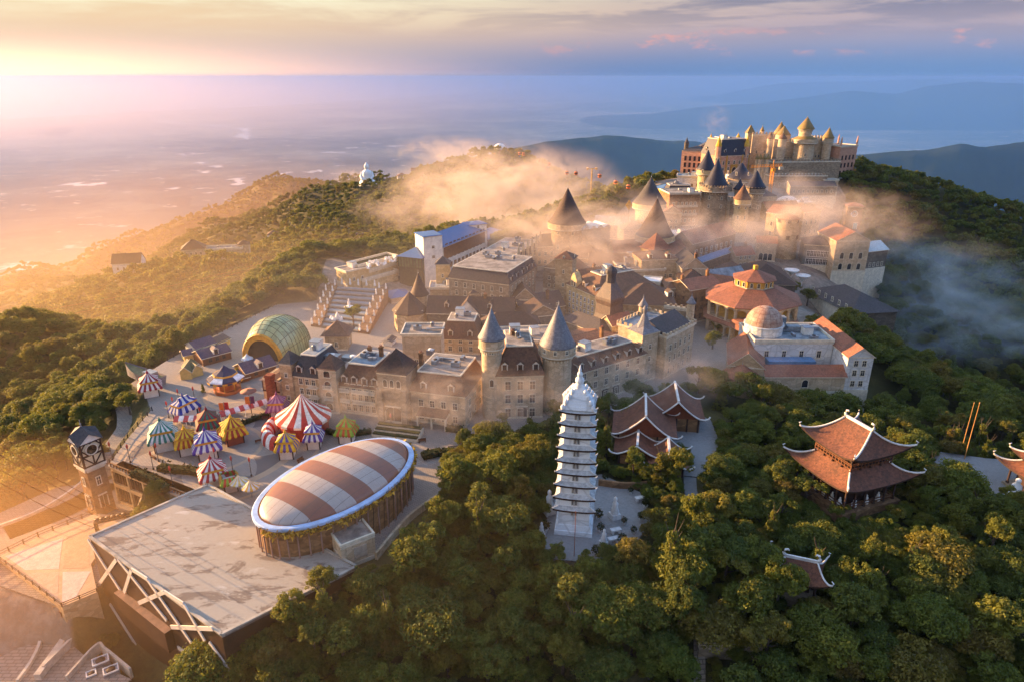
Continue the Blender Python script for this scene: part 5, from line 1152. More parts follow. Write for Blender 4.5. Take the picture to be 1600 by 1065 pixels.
for x in (-.8, .8): put('window', window_mesh(.7, 1.8, 'arch'), gdo, (x, -.22, a['h']+.2))
sq('tall square stone tower at the corner of the sandstone hotel', 881, 238, 27, 405, 392, 0, rz=-.35, wall=S_CREAM, tile=R_BROWN, rows=(4, 9, 14, 19), ww=.6, wh=1.2, ov=.6)
def bell_spire():
    x, y, z = D(951, 503, 207); p = empty('bell_spire', (x, y, 0), R(40), 'tall dark bell shaped spire with lantern before the sandstone hotel', 'spire'); s = 207/ray(950, 503)[1]/F
    r = 24*s*1.05; b = MB(); b.lathe([(r*.93, -2), (r*.93, z)], 4, rot=R(45), smooth=False); b.build('wall', [S_SAND], p)
    for k in range(4):
        for u in (-.5, 0, .5): 
            a_ = k*math.pi/2; q = r*.93*.7071+.02; put('window', window_mesh(.8, 2.0, 'arch'), p, (q*math.sin(a_)+u*r*math.cos(a_)*.9, -q*math.cos(a_)+u*r*math.sin(a_)*.9, z-2.8), a_)
    h = lambda py: H(py, (x, y))
    m = MB(); m.lathe([(r*1.05, z-.2), (r*1.05, z), (r*.86, h(488)), (r*.80, h(474)), (r*.90, h(467)), (r*.88, h(463)), (r*.52, h(448)), (r*.34, h(441))], 4, rot=R(45), smooth=False)
    ro = m.build('roof', [roofing('spire_slate', srgb(106, 88, 78), srgb(78, 66, 62), .4, .5, (.04, .05, .06))], p)
    l = MB(); l.lathe([(r*.30, h(441)), (r*.28, h(428)), (r*.36, h(427)), (r*.34, h(422)), (r*.2, h(418)), (.1, h(415))], 8, smooth=False); l.build('lantern', [R_SLATE], ro)
bell_spire()
a = bld('barn', 'large barn with sweeping dark brown roof in the centre', (968, 500), (1052, 498), 0, 476, 442, 17, 'hip', Y=(214, 212), wall=S_CREAM, tile=R_DKBR, rows=(6.5,), fn=8, ww=.7, wh=1.2, cat='barn', ov=.8)
add_dormer(a, a['w']/2-1.2, 3.2, a['h']+1.9, .4, R_DKBR, 2.0, 1.6)
bld('rooftop_block', 'white topped cream block behind the barn roof', (1001, 462), (1030, 462), 0, 442, None, 7, 'flat', Y=(236, 234), wall=S_CREAM, cat='building', ov=.1, flat=WHITE)
a = bld('hall', 'wide pale flat roofed hall with roof plant in the mist', (972, 440), (1038, 436), 0, 423, None, 22, 'flat', Y=(250, 252), wall=S_CREAM, cat='hall', flat=FLATR, rows=(7,), fn=6, dw=1)
for i, (u, v, w) in enumerate(((-4, 12, 3.5), (2.5, 12, 3.2), (-1, 6, 2.4))): tag(MB().box(-w/2, w/2, -1.2, 1.2, 0, 1.9).lathe([(.8, 1.9), (.8, 2.2), (.1, 2.3)], 10, m=1).build('roof_unit', [METAL, RAILM], None, (a.location.x+u, a.location.y+v, a['h']+.24), .1), ('left rear', 'right rear', 'front small')[i]+' metal plant box on the pale hall roof', 'roof unit', 'plant boxes on the pale hall roof')
a = bld('house', 'pale stone gable house with grey slate roof and orange chimney pot', (1065, 434), (1104, 433), None, 419, 402, 16, 'gable', Y=(244, 244), wall=S_PALE, tile=R_SLATE, axis='y', cat='house', rows=(2.5, 5.5), fn=3, chim=((0, .02, .95, 1.8),))
bld('house', 'dark brown hip roofed house before the pale gable', (1062, 452), (1102, 452), 0, 442, 421, 12, 'hip', Y=(236, 235), wall=S_CREAM, tile=R_DKBR, cat='house', rows=(3, 6), fn=4)
bld('house', 'stone house with terracotta gable roof beside the rotunda', (1074, 502), (1122, 494), 0, 449, 433, 11, 'gable', Y=(223, 229), wall=S_BROWN, tile=R_TERRA, cat='house', rows=(1.5, 4.6, 7.6), fn=4, ln=2, style='wood', chim=((-.9, .5, .9, 1.6), (.7, .5, .9, 2.2)))
bld('house', 'narrow stone house stepping up behind the barn', (1040, 470), (1064, 468), 0, 450, 436, 9, 'hip', Y=(230, 230), wall=S_GREY, tile=R_BROWN, cat='house', rows=(3, 6), fn=2)
a = bld('shop_hall', 'long brown roofed shop hall running back into the mist', (1080, 402), (1148, 376), None, 372, 353, 11, 'gable', Y=(284, 306), wall=S_BROWN, tile=R_TERRA, cat='hall', rows=(1.2, 3.6), fn=8, ww=1.3, wh=1.5, style='white', chim=())
bld('arcade', 'low blue grey shop awning along the street', (1097, 408), (1148, 390), None, 400, 395, 5, 'gable', Y=(268, 287), wall=S_BROWN, tile=R_BLUE, cat='awning', rows=(.8,), fn=6, ww=1.2, wh=1.6)
sq('small square tower with orange pointed roof in the mist', 1035, 262, 33, 391, 363, None, wall=S_SAND, tile=R_TERRA, rows=(6,), ww=.7, wh=1.3, rz=.5, ov=.8)
bld('house', 'brown house under the small orange pointed tower', (1002, 418), (1058, 416), None, 405, 391, 12, 'hip', Y=(252, 254), wall=S_CREAM, tile=R_BROWN, cat='house', rows=(3, 6), fn=5, dorm=2)
rt('leftmost tall cone tower rising from the mist', 886, 288, 24, 347, 295, None, half_roof=29, wall=S_CREAM, tile=R_DKBR, rows=(8, 14), nw=4, corbel=True)
rt('rear cone tower beside the yellow lozenge sign', 1015, 322, 21, 317, 278, None, half_roof=26, wall=S_CREAM, tile=R_SLATE, rows=(8, 12), nw=4)
rt('middle cone tower with broad brown cone over the street', 1023, 287, 25, 367, 311, None, half_roof=29, wall=S_SAND, tile=R_DKBR, rows=(6,), nw=4)
x, y, z = D(983, 321, 310); p = empty('lozenge_sign', (x, y, gz(x, y)), 0, 'yellow lozenge sign on a post near the rear cone tower', 'sign'); hz_ = z-gz(x, y)
MB().tube([(0,0,0),(0,0,hz_)], .15).build('pole', [RAILM], p); MB().add([(-1.6,-.1,hz_),(0,-.1,hz_-2.4),(1.6,-.1,hz_),(0,-.1,hz_+2.4),(-1.6,.1,hz_),(0,.1,hz_-2.4),(1.6,.1,hz_),(0,.1,hz_+2.4)], [(0,1,2,3),(7,6,5,4),(0,4,5,1),(1,5,6,2),(2,6,7,3),(3,7,4,0)]).build('panel', [S_YELL], p)
def wavy():
    x, y, z = D(932, 357, 285); z0 = gz(x, y); p = empty('vaulted_hall', (x, y, z0), R(25), 'hall with four white wavy vaults in the mist', 'hall'); h = z-z0
    MB().box(-7, 7, 0, 9, -2, h).build('wall', [S_CREAM], p); b = MB()
    for k in range(4):
        n = 8; x0 = -7+3.5*k; vs = [(x0+3.5*i/n, yy, h+.05+1.2*math.sin(math.pi*i/n)) for yy in (-.5, 9.5) for i in range(n+1)]; b.add(vs, [(i, i+1, n+2+i, n+1+i) for i in range(n)]+[tuple(range(n+1))], 0, True)
    b.build('roof', [WHITE], p)
wavy()
def filler(label, px, py, Y, w, d, h, rise, roof, wall, tile, rz, **kw):
    x, y = XY(px, py, Y); z0 = vz(x, y); kw['base'] = max(kw.get('base', 2), z0-gz(x, y)+5); c, s = math.cos(rz), math.sin(rz)
    return house(kw.pop('name', 'house'), label, (x-c*w/2, y-s*w/2), (x+c*w/2, y+s*w/2), d, z0, h, roof, rise, wall=wall, tile=tile, cat=kw.pop('cat', 'house'), **kw)
filler('grey hip roofed house under the leftmost tall cone tower', 862, 385, 285, 16, 12, 9, 4, 'hip', S_CREAM, R_SLATE, .3, rows=(1.5, 5), fn=5)
filler('brown roofed house deep in the orange mist', 905, 392, 272, 18, 11, 8, 4, 'hip', S_CREAM, R_BROWN, -.3, rows=(1.5, 4.6), fn=5, dorm=2)
filler('brown gable house half lost in the mist', 950, 402, 262, 15, 10, 8, 4, 'gable', S_SAND, R_BROWN, -.2, rows=(1.5, 4.6), fn=4)
filler('terracotta gable house behind the wide pale hall', 985, 392, 280, 14, 10, 8, 4, 'gable', S_CREAM, R_TERRA, .2, rows=(1.5, 4.6), fn=4)
filler('long white flat roof below the castle gate', 1075, 364, 300, 28, 14, 7.5, .4, 'flat', S_CREAM, R_SLATE, .1, rows=(1.5, 4.6), fn=6, flat=WHITE, name='hall', cat='hall')
filler('green roofed pavilion between the cone towers', 995, 355, 308, 12, 9, 8, 3, 'hip', S_CREAM, roofing('green_roof', srgb(110, 130, 120), srgb(90, 112, 104)), .2, rows=(1.5,), fn=4)
filler('white gable house left of the rear cone tower', 955, 352, 318, 16, 9, 7, 3, 'gable', S_PALE, FLATB, -.3, rows=(1.5, 4), fn=4)
filler('orange gabled house beside the middle cone tower', 1062, 395, 282, 11, 9, 7, 4, 'gable', S_CREAM, R_TERRA, .6, rows=(1.5, 4), fn=3)
filler('white walled shop below the shop hall', 1120, 418, 258, 12, 7, 4.5, 2, 'gable', S_PALE, R_SLATE, .4, rows=(1.2,), fn=4)
filler('grey roofed street house left of the rotunda roof', 1140, 432, 252, 16, 8, 6.5, 3, 'gable', S_PALE, FLATB, .4, rows=(1.2, 3.6), fn=4)
filler('low slate house in front of the sandstone hotel', 905, 530, 205, 18, 8, 6.0, 3, 'hip', S_GREY, R_SLATE, -.9, rows=(1.4,), fn=4)
filler('dark gable shop in the lane below the mansard hotel', 848, 500, 214, 13, 9, 6.5, 3.6, 'gable', S_GREY, R_DKBR, .3, rows=(1.4,), fn=4, axis='y')
filler('brown house row behind the long dark roofed house', 770, 462, 232, 16, 8, 8.0, 3.4, 'hip', S_GREY, R_SLATE, .1, rows=(1.4, 4.6), fn=4)
filler('low flat roofed annexe with roof plant behind the octagon tower', 715, 452, 238, 20, 8, 7.5, .4, 'flat', S_CREAM, R_SLATE, .05, flat=FLATB, name='annexe', cat='building')
filler('flat roofed court block behind the front cone towers', 835, 535, 186, 22, 12, 8.0, .5, 'flat', S_CREAM, R_SLATE, .1, rows=(1.2, 4.4), fn=5, name='hotel_wing', cat='hotel')
filler('brown hip roofed house behind the flat topped court block', 800, 512, 200, 18, 9, 7.5, 3.6, 'hip', S_CREAM, R_DKBR, .1, rows=(1.2, 4.4), fn=4)
for i, (px, py, Y, w, d, h, rise, rf, wl, tl, rz, lab) in enumerate((
    (1002, 452, 224, 8, 7, 8, 3, 'gable', S_CREAM, R_BROWN, .9, 'small brown gable house tucked behind the barn'), (958, 470, 222, 9, 7, 9, 3.5, 'hip', S_SAND, R_DKBR, .2, 'small hip roofed house left of the barn'), (1120, 446, 240, 9, 7, 8, 3, 'gable', S_CREAM, R_TERRA, -.5, 'terracotta gable house behind the stone house'), (1092, 462, 236, 8, 7, 8, 3.5, 'gable', S_PALE, R_SLATE, .7, 'slate gable house squeezed beside the stone house'),
    (1150, 415, 266, 9, 7, 5, 2.5, 'hip', S_PALE, R_BROWN, .4, 'brown cottage behind the rotunda street'), (1165, 398, 282, 9, 7, 6, 3, 'gable', S_CREAM, R_TERRA, .3, 'terracotta cottage at the end of the shop hall'), (1205, 425, 262, 10, 7, 5, 2.5, 'hip', S_GREY, R_SLATE, -.2, 'slate cottage in front of the tapered tower'), (930, 430, 246, 10, 8, 8, 3.5, 'gable', S_CREAM, R_BROWN, .5, 'brown gable house behind the sandstone hotel'),
    (905, 412, 258, 9, 7, 8, 4, 'pyr', S_CREAM, R_BROWN, .3, 'square brown capped house in the orange mist'), (868, 430, 256, 10, 8, 9, 4, 'gable', S_GREY, R_SLATE, -.4, 'slate gable house beside the tall square tower'), (1080, 378, 296, 10, 8, 6, 3, 'gable', S_CREAM, R_SLATE, .3, 'slate house behind the long shop hall'), (1030, 345, 318, 11, 8, 8, 3, 'hip', S_SAND, R_BROWN, .2, 'brown hip house between the rear cones'),
    (820, 480, 226, 8, 8, 8, 4, 'gable', S_GREY, R_DKBR, .1, 'narrow dark gable beside the mansard hotel'), (748, 492, 216, 7, 8, 7, 4, 'gable', S_CREAM, R_DKBR, -.2, 'small dark gable in front of the timber house'), (972, 520, 202, 8, 6, 8, 2.5, 'gable', S_SAND, R_TERRA, .5, 'low terracotta roof beside the bell spire'), (1050, 335, 328, 9, 8, 9, 3, 'gable', S_CREAM, R_TERRA, -.2, 'terracotta gable below the stone house balconies'))):
    filler(lab, px, py, Y, w, d, h, rise, rf, wl, tl, rz, rows=(1.2, 4.2), fn=3, rn=2, ww=.8, wh=1.3, chim=((.4, .5, .9, 1.6),) if i % 2 else (), **({'axis': 'y'} if i % 3 == 0 and rf == 'gable' else {}))
# -------- grey mansard hotel and the blue roofed hotel
a = bld('mansard_hotel', 'grey mansard hotel with flat top and stone side walls', (703, 478), (795, 487), 0, 439, 421, 26, 'mans', Y=(236, 227), wall=S_GREY, tile=R_SLATE, rows=(1, 4, 7, 10), fn=6, rn=7, rdorm=5, ww=.9, wh=1.6, cat='hotel', inset=1.6)
sq('square stone corner tower with slate cap at the mansard hotel', 691, 243, 21, 413, 400, 0, wall=S_SAND, tile=R_SLATE, rows=(6, 11), ww=.6, wh=1.2)
a = bld('mansard_hotel', 'rear mansard hotel with gothic side front and pinnacles', (746, 440), (806, 440), 0, 409, 397, 30, 'mans', Y=(266, 260), wall=S_GREY, tile=R_SLATE, rows=(2, 6, 10), fn=4, rn=6, ww=1.0, wh=2.4, style='arch', cat='hotel', inset=1.4)
for i in range(6): put('pinnacle', _cache.setdefault('pin', MB().lathe([(.6, 0), (.6, 16), (.9, 16.2), (.1, 20)], 4, rot=R(45), smooth=False).mesh('pinnacle', [S_PALE])), a, (a['w']/2+.45, 2+i*5.2, -1))
a = bld('blue_hotel', 'front block of the blue roofed hotel with ivy walls', (625, 448), (661, 452), 0, 402, 384, 17, 'hip', wall=plain('ivy', (.035, .042, .018), .9, .6, 1.2), tile=R_BLUE, cat='hotel', ov=.6)
gl = MB(); w = a['w']; h = a['h']
gl.box(-w/2-.15, w/2+.15, -.15, -.005, h-4.2, h-.02); gl.box(w/2+.005, w/2+.15, 0, 17, h-4.2, h-.02)
for i in range(9): q = -w/2+w*i/8; gl.box(q-.1, q+.1, -.24, -.152, h-4.2, h-.02, 1)
for i in range(13): q = 17*i/12; gl.box(w/2+.152, w/2+.24, q-.1, q+.1, h-4.2, h-.02, 1)
gl.build('glazing', [plain('green_glass', (.10, .12, .06), .2, .3, spec=.7), TIMBER], a)
wall_windows(a, w, 17, (.8, 4.0), 'r', 0, 'white', 1.3, 1.6, 5)
a = bld('blue_hotel', 'long timber fronted block of the blue roofed hotel', (694, 440), (762, 418), 0, 372, 354, 13, 'hip', Y=(272, 306), wall=PLASTER, tile=R_BLUE, rows=(2, 6.0, 10.2, 14.4), fn=11, ww=1.5, wh=1.9, style='wood', cat='hotel', ov=.7)
g_ = MB(); g_.box(-a['w']/2+.3, a['w']/2-.3, -.22, -.2, a['h']-5.2, a['h']-.4); g_.build('timber_band', [WOOD], a)
sq('white stair tower with blue roof at the near end of the blue hotel', 676, 268, 32, 369, 364, 0, rz=.5, wall=PLASTER, tile=R_BLUE, rows=(12, 16), ww=1.0, wh=1.0, depth=9)
sq('white stair tower with blue roof at the far end of the blue hotel', 747, 302, 30, 351, 345, 0, rz=.5, wall=PLASTER, tile=R_BLUE, rows=(10, 14, 17), ww=.9, wh=1.2, depth=7)
bld('blue_hotel', 'last short block of the blue roofed hotel', (762, 410), (790, 396), 0, 368, 358, 11, 'hip', Y=(312, 330), wall=S_BROWN, tile=R_BLUE, rows=(6, 10), fn=4, style='wood', cat='hotel')
bld('pavilion', 'blue glass roofed pavilion behind the octagon tower', (612, 475), (645, 470), 0, 464, 452, 9, 'hip', wall=S_PALE, tile=R_BLUE, cat='pavilion')
# -------- glass dome, fountain stairs
def glass_dome():
    A = Vector((*G(384, 560, 0), 0)); B = Vector((*G(440, 570, 0), 0)); c = (A+B)/2; d = (B-A).normalized(); rz = math.atan2(d.y, d.x)+R(6)
    p = empty('glass_dome', tuple(c), rz, 'green gold glass dome with a big arched opening', 'dome'); hw = (B-A).length/2*1.0; L_ = 21.0; Hh = 11.8
    n, k = 18, 14; vs = []
    for j in range(k+1):
        u = j/k; sc = math.sqrt(max(0, 1-((u-.30)/.70)**2)) if u > .3 else 1-.16*(1-u/.3)**2
        wq = hw*1.30*sc; hq = Hh*(sc**.9)
        if u <= .3: wq = hw*(1.0+.3*math.sin(u/.3*math.pi/2)); hq = Hh*(.72+.28*math.sin(u/.3*math.pi/2))
        for i in range(n+1):
            a_ = math.pi*i/n; vs.append((-wq*math.cos(a_), u*L_, hq*math.sin(a_)**.9 if 0 < i < n else 0))
    fs = [(j*(n+1)+i, j*(n+1)+i+1, (j+1)*(n+1)+i+1, (j+1)*(n+1)+i) for j in range(k) for i in range(n)]
    m, T = newmat('dome_glass'); co = obco(T); nz = T.noise(co, .3, 4, .6)
    v = T.n('ShaderNodeTexVoronoi', inp={'Vector': co, 'Scale': .55}).outputs['Color']; tn = T.n('ShaderNodeSeparateXYZ', inp={0: v}).outputs[0]
    c_ = T.mix(T.math('ADD', T.math('MULTIPLY', tn, .6), T.math('MULTIPLY', nz, .4)), (.16, .20, .07), (.46, .50, .24)); finish(T, c_, .28, spec=.8)
    MB().add(vs, fs, 0, True).build('glass', [m], p)
    b = MB()
    for j in range(0, k, 1): b.tube([vs[j*(n+1)+i] for i in range(n+1)], .09 if j else .45, 4, 0 if j else 1)
    for i in range(0, n+1, 2): b.tube([vs[j*(n+1)+i] for j in range(k)], .08, 4)
    b.build('frame', [plain('dome_frame', srgb(92, 84, 50), .6, .2), GOLD], p)
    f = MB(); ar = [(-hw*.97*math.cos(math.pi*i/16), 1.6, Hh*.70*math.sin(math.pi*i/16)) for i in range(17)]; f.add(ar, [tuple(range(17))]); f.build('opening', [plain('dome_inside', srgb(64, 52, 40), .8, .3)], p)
    e = MB()
    for i in range(17-1):
        a0, a1 = math.pi*i/16, math.pi*(i+1)/16; q = [(-f_*hw*math.cos(a_), -.05, f_*Hh*.72*math.sin(a_)) for a_ in (a0, a1) for f_ in (.80, 1.0)]; e.add(q, [(0,1,3,2)])
    e.build('arch', [GOLD], p)
glass_dome()
def fountain():
    b0, b1 = Vector((*G(502, 512, 0), 0)), Vector((*G(560, 520, 0), 0)); t0, t1 = Vector((*G(528, 458, 2), 0)), Vector((*G(592, 462, 2), 0)); ht = 4.6; n = 9
    o = (b0+b1)/2; p = empty('fountain_stairs', (o.x, o.y, 0), 0, 'broad stepped water cascade flanked by white statues', 'fountain'); s = MB(); w_ = MB()
    for i in range(n):
        a0, a1 = i/n, (i+1)/n; z = .6+ht*(i)/n
        q = [b0.lerp(t0, a0)-o, b1.lerp(t1, a0)-o, b1.lerp(t1, a1)-o, b0.lerp(t0, a1)-o]; s.prism([(v.x, v.y) for v in q], -2, z)
        w_.add([(v.x, v.y, z+.02) for v in (q[0].lerp(q[1], .03).lerp(q[3].lerp(q[2], .03), .35), q[0].lerp(q[1], .97).lerp(q[3].lerp(q[2], .97), .35), q[3].lerp(q[2], .97), q[3].lerp(q[2], .03))], [(0,1,2,3)])
    s.build('steps', [CONCD], p); w_.build('water', [water_mat('cascade_water', (.16, .22, .26), .2)], p)
    fl = MB()
    for sd, (A, B) in ((-1, (b0, t0)), (1, (b1, t1))):
        d_ = (b1-b0).normalized()*sd; q = [A-o, A+d_*5-o, B+d_*5-o, B-o]; q = q if sd > 0 else q[::-1]
        fl.add([(A-o)+Vector((0,0,-2)), (A+d_*4.2-o)+Vector((0,0,-2)), (B+d_*4.2-o)+Vector((0,0,-2)), (B-o)+Vector((0,0,-2)), (A-o)+Vector((0,0,1.1)), (A+d_*4.2-o)+Vector((0,0,1.1)), (B+d_*4.2-o)+Vector((0,0,ht+1.0)), (B-o)+Vector((0,0,ht+1.0))], [(4,5,6,7),(0,1,5,4),(1,2,6,5),(2,3,7,6),(3,0,4,7)])
    fl.build('side_ramp', [S_BROWN], p)
    st = MB(); st.box(-.45, .45, -.45, .45, -.2, 1.1); st.lathe([(.3, 1.1), (.42, 1.5), (.30, 1.9), (.40, 2.3), (.36, 2.7), (.16, 2.85), (.22, 3.05), (.20, 3.25), (.05, 3.4)], 8)
    sm = st.mesh('statue', [plain('white_marble', srgb(236, 234, 230), .5, .08)])
    for i in range(7):
        for sd, (A, B) in ((-1, (b0, t0)), (1, (b1, t1))):
            for k in (0, 1):
                c = A.lerp(B, i/6.2)+(b1-b0).normalized()*sd*(.7+k*2.9); tag(put('statue', sm, None, (c.x, c.y, 1.0+(ht)*i/6.2), rng.uniform(0, 3), (.66,)*3), 'white statue on the %s side of the cascade stairs' % ('plaza' if sd < 0 else 'tower'), 'statue', 'white statues on the %s side of the cascade' % ('plaza' if sd < 0 else 'tower'))
    for i in range(5):
        c = t0.lerp(t1, (i+.5)/5)+Vector((0, 1.5, 0)); tag(put('statue', sm, None, (c.x, c.y, ht+.8), i, (.7,)*3), 'white statue on the top edge of the cascade', 'statue', 'white statues along the top of the cascade')
    c = b0.lerp(t0, .5).lerp(b1.lerp(t1, .5), .5); f = MB(); f.lathe([(1.6, 0), (1.8, .6), (1.5, .7), (.3, .8), (.5, 2.0), (.2, 2.9), (.3, 3.3), (.05, 3.6)], 12); tag(f.build('statue_fountain', [sm.materials[0]], None, (c.x, c.y, ht*.46)), 'largest white statue basin amid the cascade', 'statue')
    x, y = G(528, 503, 0); f = MB()
    for i, (u, v, hh) in enumerate(((0, 0, 3.2), (-2.2, .3, 1.8), (-1.2, -.6, 1.5), (1.4, -.3, 1.6))): f.lathe([(.8, 0), (.9, hh*.4), (.5, hh*.7), (.35, hh*.85), (.1, hh)], 8, (u, v))
    tag(f.build('statue_group', [sm.materials[0]], None, (x, y, .5)), 'white sculpture group at the foot of the cascade', 'statue')
fountain()
bld('gatehouse', 'small flat roofed sandstone house at the top of the cascade', (527, 440), (543, 446), 5, 423, None, 10, 'flat', wall=S_SAND, cat='house', rows=(1.2,), fn=1, rn=2, ww=.8, wh=1.2)
for i, (pa, pb, z, lab) in enumerate((((566, 440), (622, 425), 5.5, 'lowest stone terrace wall left of the blue hotel'), ((568, 428), (620, 412), 8, 'middle stone terrace wall left of the blue hotel'), ((560, 418), (622, 402), 10.5, 'highest stone terrace wall left of the blue hotel'))):
    A, B = G(*pa, z), G(*pb, z); a = house('terrace_wall', lab, A, B, 7, z-6, 6, 'flat', .9, S_SAND, cat='terrace wall', group='stone terraces left of the blue hotel', ov=.05, flat=LEAFH, base=4)
rr = random.Random(5)
for i in range(26):
    px, py = 575+rr.uniform(0, 44), 0; t = rr.uniform(0, 1); x, y = G(px, 416-t*9-(px-575)*.25+4, 11.6); c = MB(); c.box(-.45, .45, -.45, .45, 0, .5); c.box(-.45, .45, .3, .45, .503, 1.1)
    tag(put('garden_chair', _cache.setdefault('gch', c.mesh('garden_chair', [WHITE])), None, (x, y, 11.4), rr.uniform(0, 6)), 'white chair on the top stone terrace', 'chair', 'white chairs set out on the top stone terrace')
# -------- rotunda
def rotunda():
    x, y = XY(1174, 470, 219); p = empty('rotunda', (x, y, 0), R(8), 'great octagonal rotunda with arcades and yellow lantern under terracotta roofs', 'rotunda'); r = 15.0; he = 11.5
    MB().lathe([(r-2.6, -1), (r-2.6, he)], 8, smooth=False).build('wall', [S_YELL], p)
    MB().lathe([(r-.4, -2), (r-.4, .4), (r-2.5, .41)], 8, smooth=False, cap=False).lathe([(r-2.5, 5.0), (r, 5.0), (r+.1, 5.9), (r-.4, 5.9), (r-.4, 5.62), (r-2.5, 5.6)], 8, smooth=False, cap=False).build('gallery', [S_PALE], p)
    rf = r+1.0; MB().lathe([(r-2.6, he+.2), (rf+.3, he-.3), (rf+.3, he), (6.9, 15.4)], 8, smooth=False, cap=False).build('roof', [R_TERRA], p)
    MB().lathe([(r-.3, 5.9-.6), (r+1.4, 4.7), (r+1.4, 4.9), (r-.3, 6.0)], 8, smooth=False, cap=False).build('lower_roof', [R_TERRA], p)
    ap = math.cos(math.pi/8)
    for k in range(8):
        a = math.pi/4*k+math.pi/8; side = 2*r*math.sin(math.pi/8); c, s = math.cos(a), math.sin(a)
        for z0, zt in ((.42, 4.98), (5.92, he-.1)):
            b = MB(); n = 3
            for i in range(n+1):
                u = -side/2+side*i/n; b.box(u-.35, u+.35, -.35, .35, z0, zt-1.4)
            for i in range(n):
                u0, u1 = -side/2+side*i/n+.35, -side/2+side*(i+1)/n-.35; m = 8; cx = (u0+u1)/2; q = (u1-u0)/2; zs = zt-1.4-.0
                arc = [(cx-q*math.cos(math.pi*j/m), zs-.9+min(1.0, q)*1.15*math.sin(math.pi*j/m)) for j in range(m+1)]
                for j in range(m): b.add([(arc[j][0], yy, arc[j][1]) for yy in (-.3, .3)]+[(arc[j+1][0], yy, arc[j+1][1]) for yy in (-.3, .3)]+[(arc[j][0], yy, zt) for yy in (-.3, .3)]+[(arc[j+1][0], yy, zt) for yy in (-.3, .3)], [(0,2,6,4),(1,5,7,3),(0,1,3,2)])
            for i in range(n+1):
                u = -side/2+side*i/n; b.box(u-.35, u+.35, -.3, .3, zt-1.4+.003, zt)
            b.build('arcade', [S_PALE], p, (r*ap*c-.3*c, r*ap*s-.3*s, 0), a+math.pi/2)
    MB().lathe([(6.4, 13.5), (6.4, 18.0)], 8, smooth=False).lathe([(6.55, 14.9), (6.6, 15.5), (6.45, 15.6)], 8, m=1, smooth=False, cap=False).build('lantern', [S_YELL, S_PALE], p)
    MB().lathe([(5.5, 18.2), (7.3, 17.8), (7.3, 18.0), (.6, 20.6)], 8, smooth=False).build('lantern_roof', [R_TERRA], p); MB().box(-.6, .6, -.6, .6, 20.4, 22.0).build('chimney', [S_YELL], p)
    for k in range(8):
        a = math.pi/4*k+math.pi/8; q = 6.4*ap+.02
        for u in (-1.1, 1.1): put('window', window_mesh(.8, 1.5, 'arch'), p, (q*math.cos(a)-u*math.sin(a), q*math.sin(a)+u*math.cos(a), 15.8), a+math.pi/2)
    po = MB()
    for sx in (-2.6, 2.6):
        for sy in (-2.2, 2.2): po.box(sx-.35, sx+.35, sy-.35, sy+.35, -1, 5.2)
    po.box(-3.2, 3.2, -2.8, 2.8, 5.203, 5.8); po.frus((-3.9, 3.9, -3.5, 3.5, 5.803), (-2.6, 2.6, -2.2, 2.2, 7.0), 1); po.frus((-3.2, 3.2, -2.8, 2.8, 7.2), (-2.4, 2.4, -2.0, 2.0, 7.9), 1); po.build('porch', [S_PALE, R_TERRA], p, (-9.0, -13.2, 0), R(15))
rotunda()
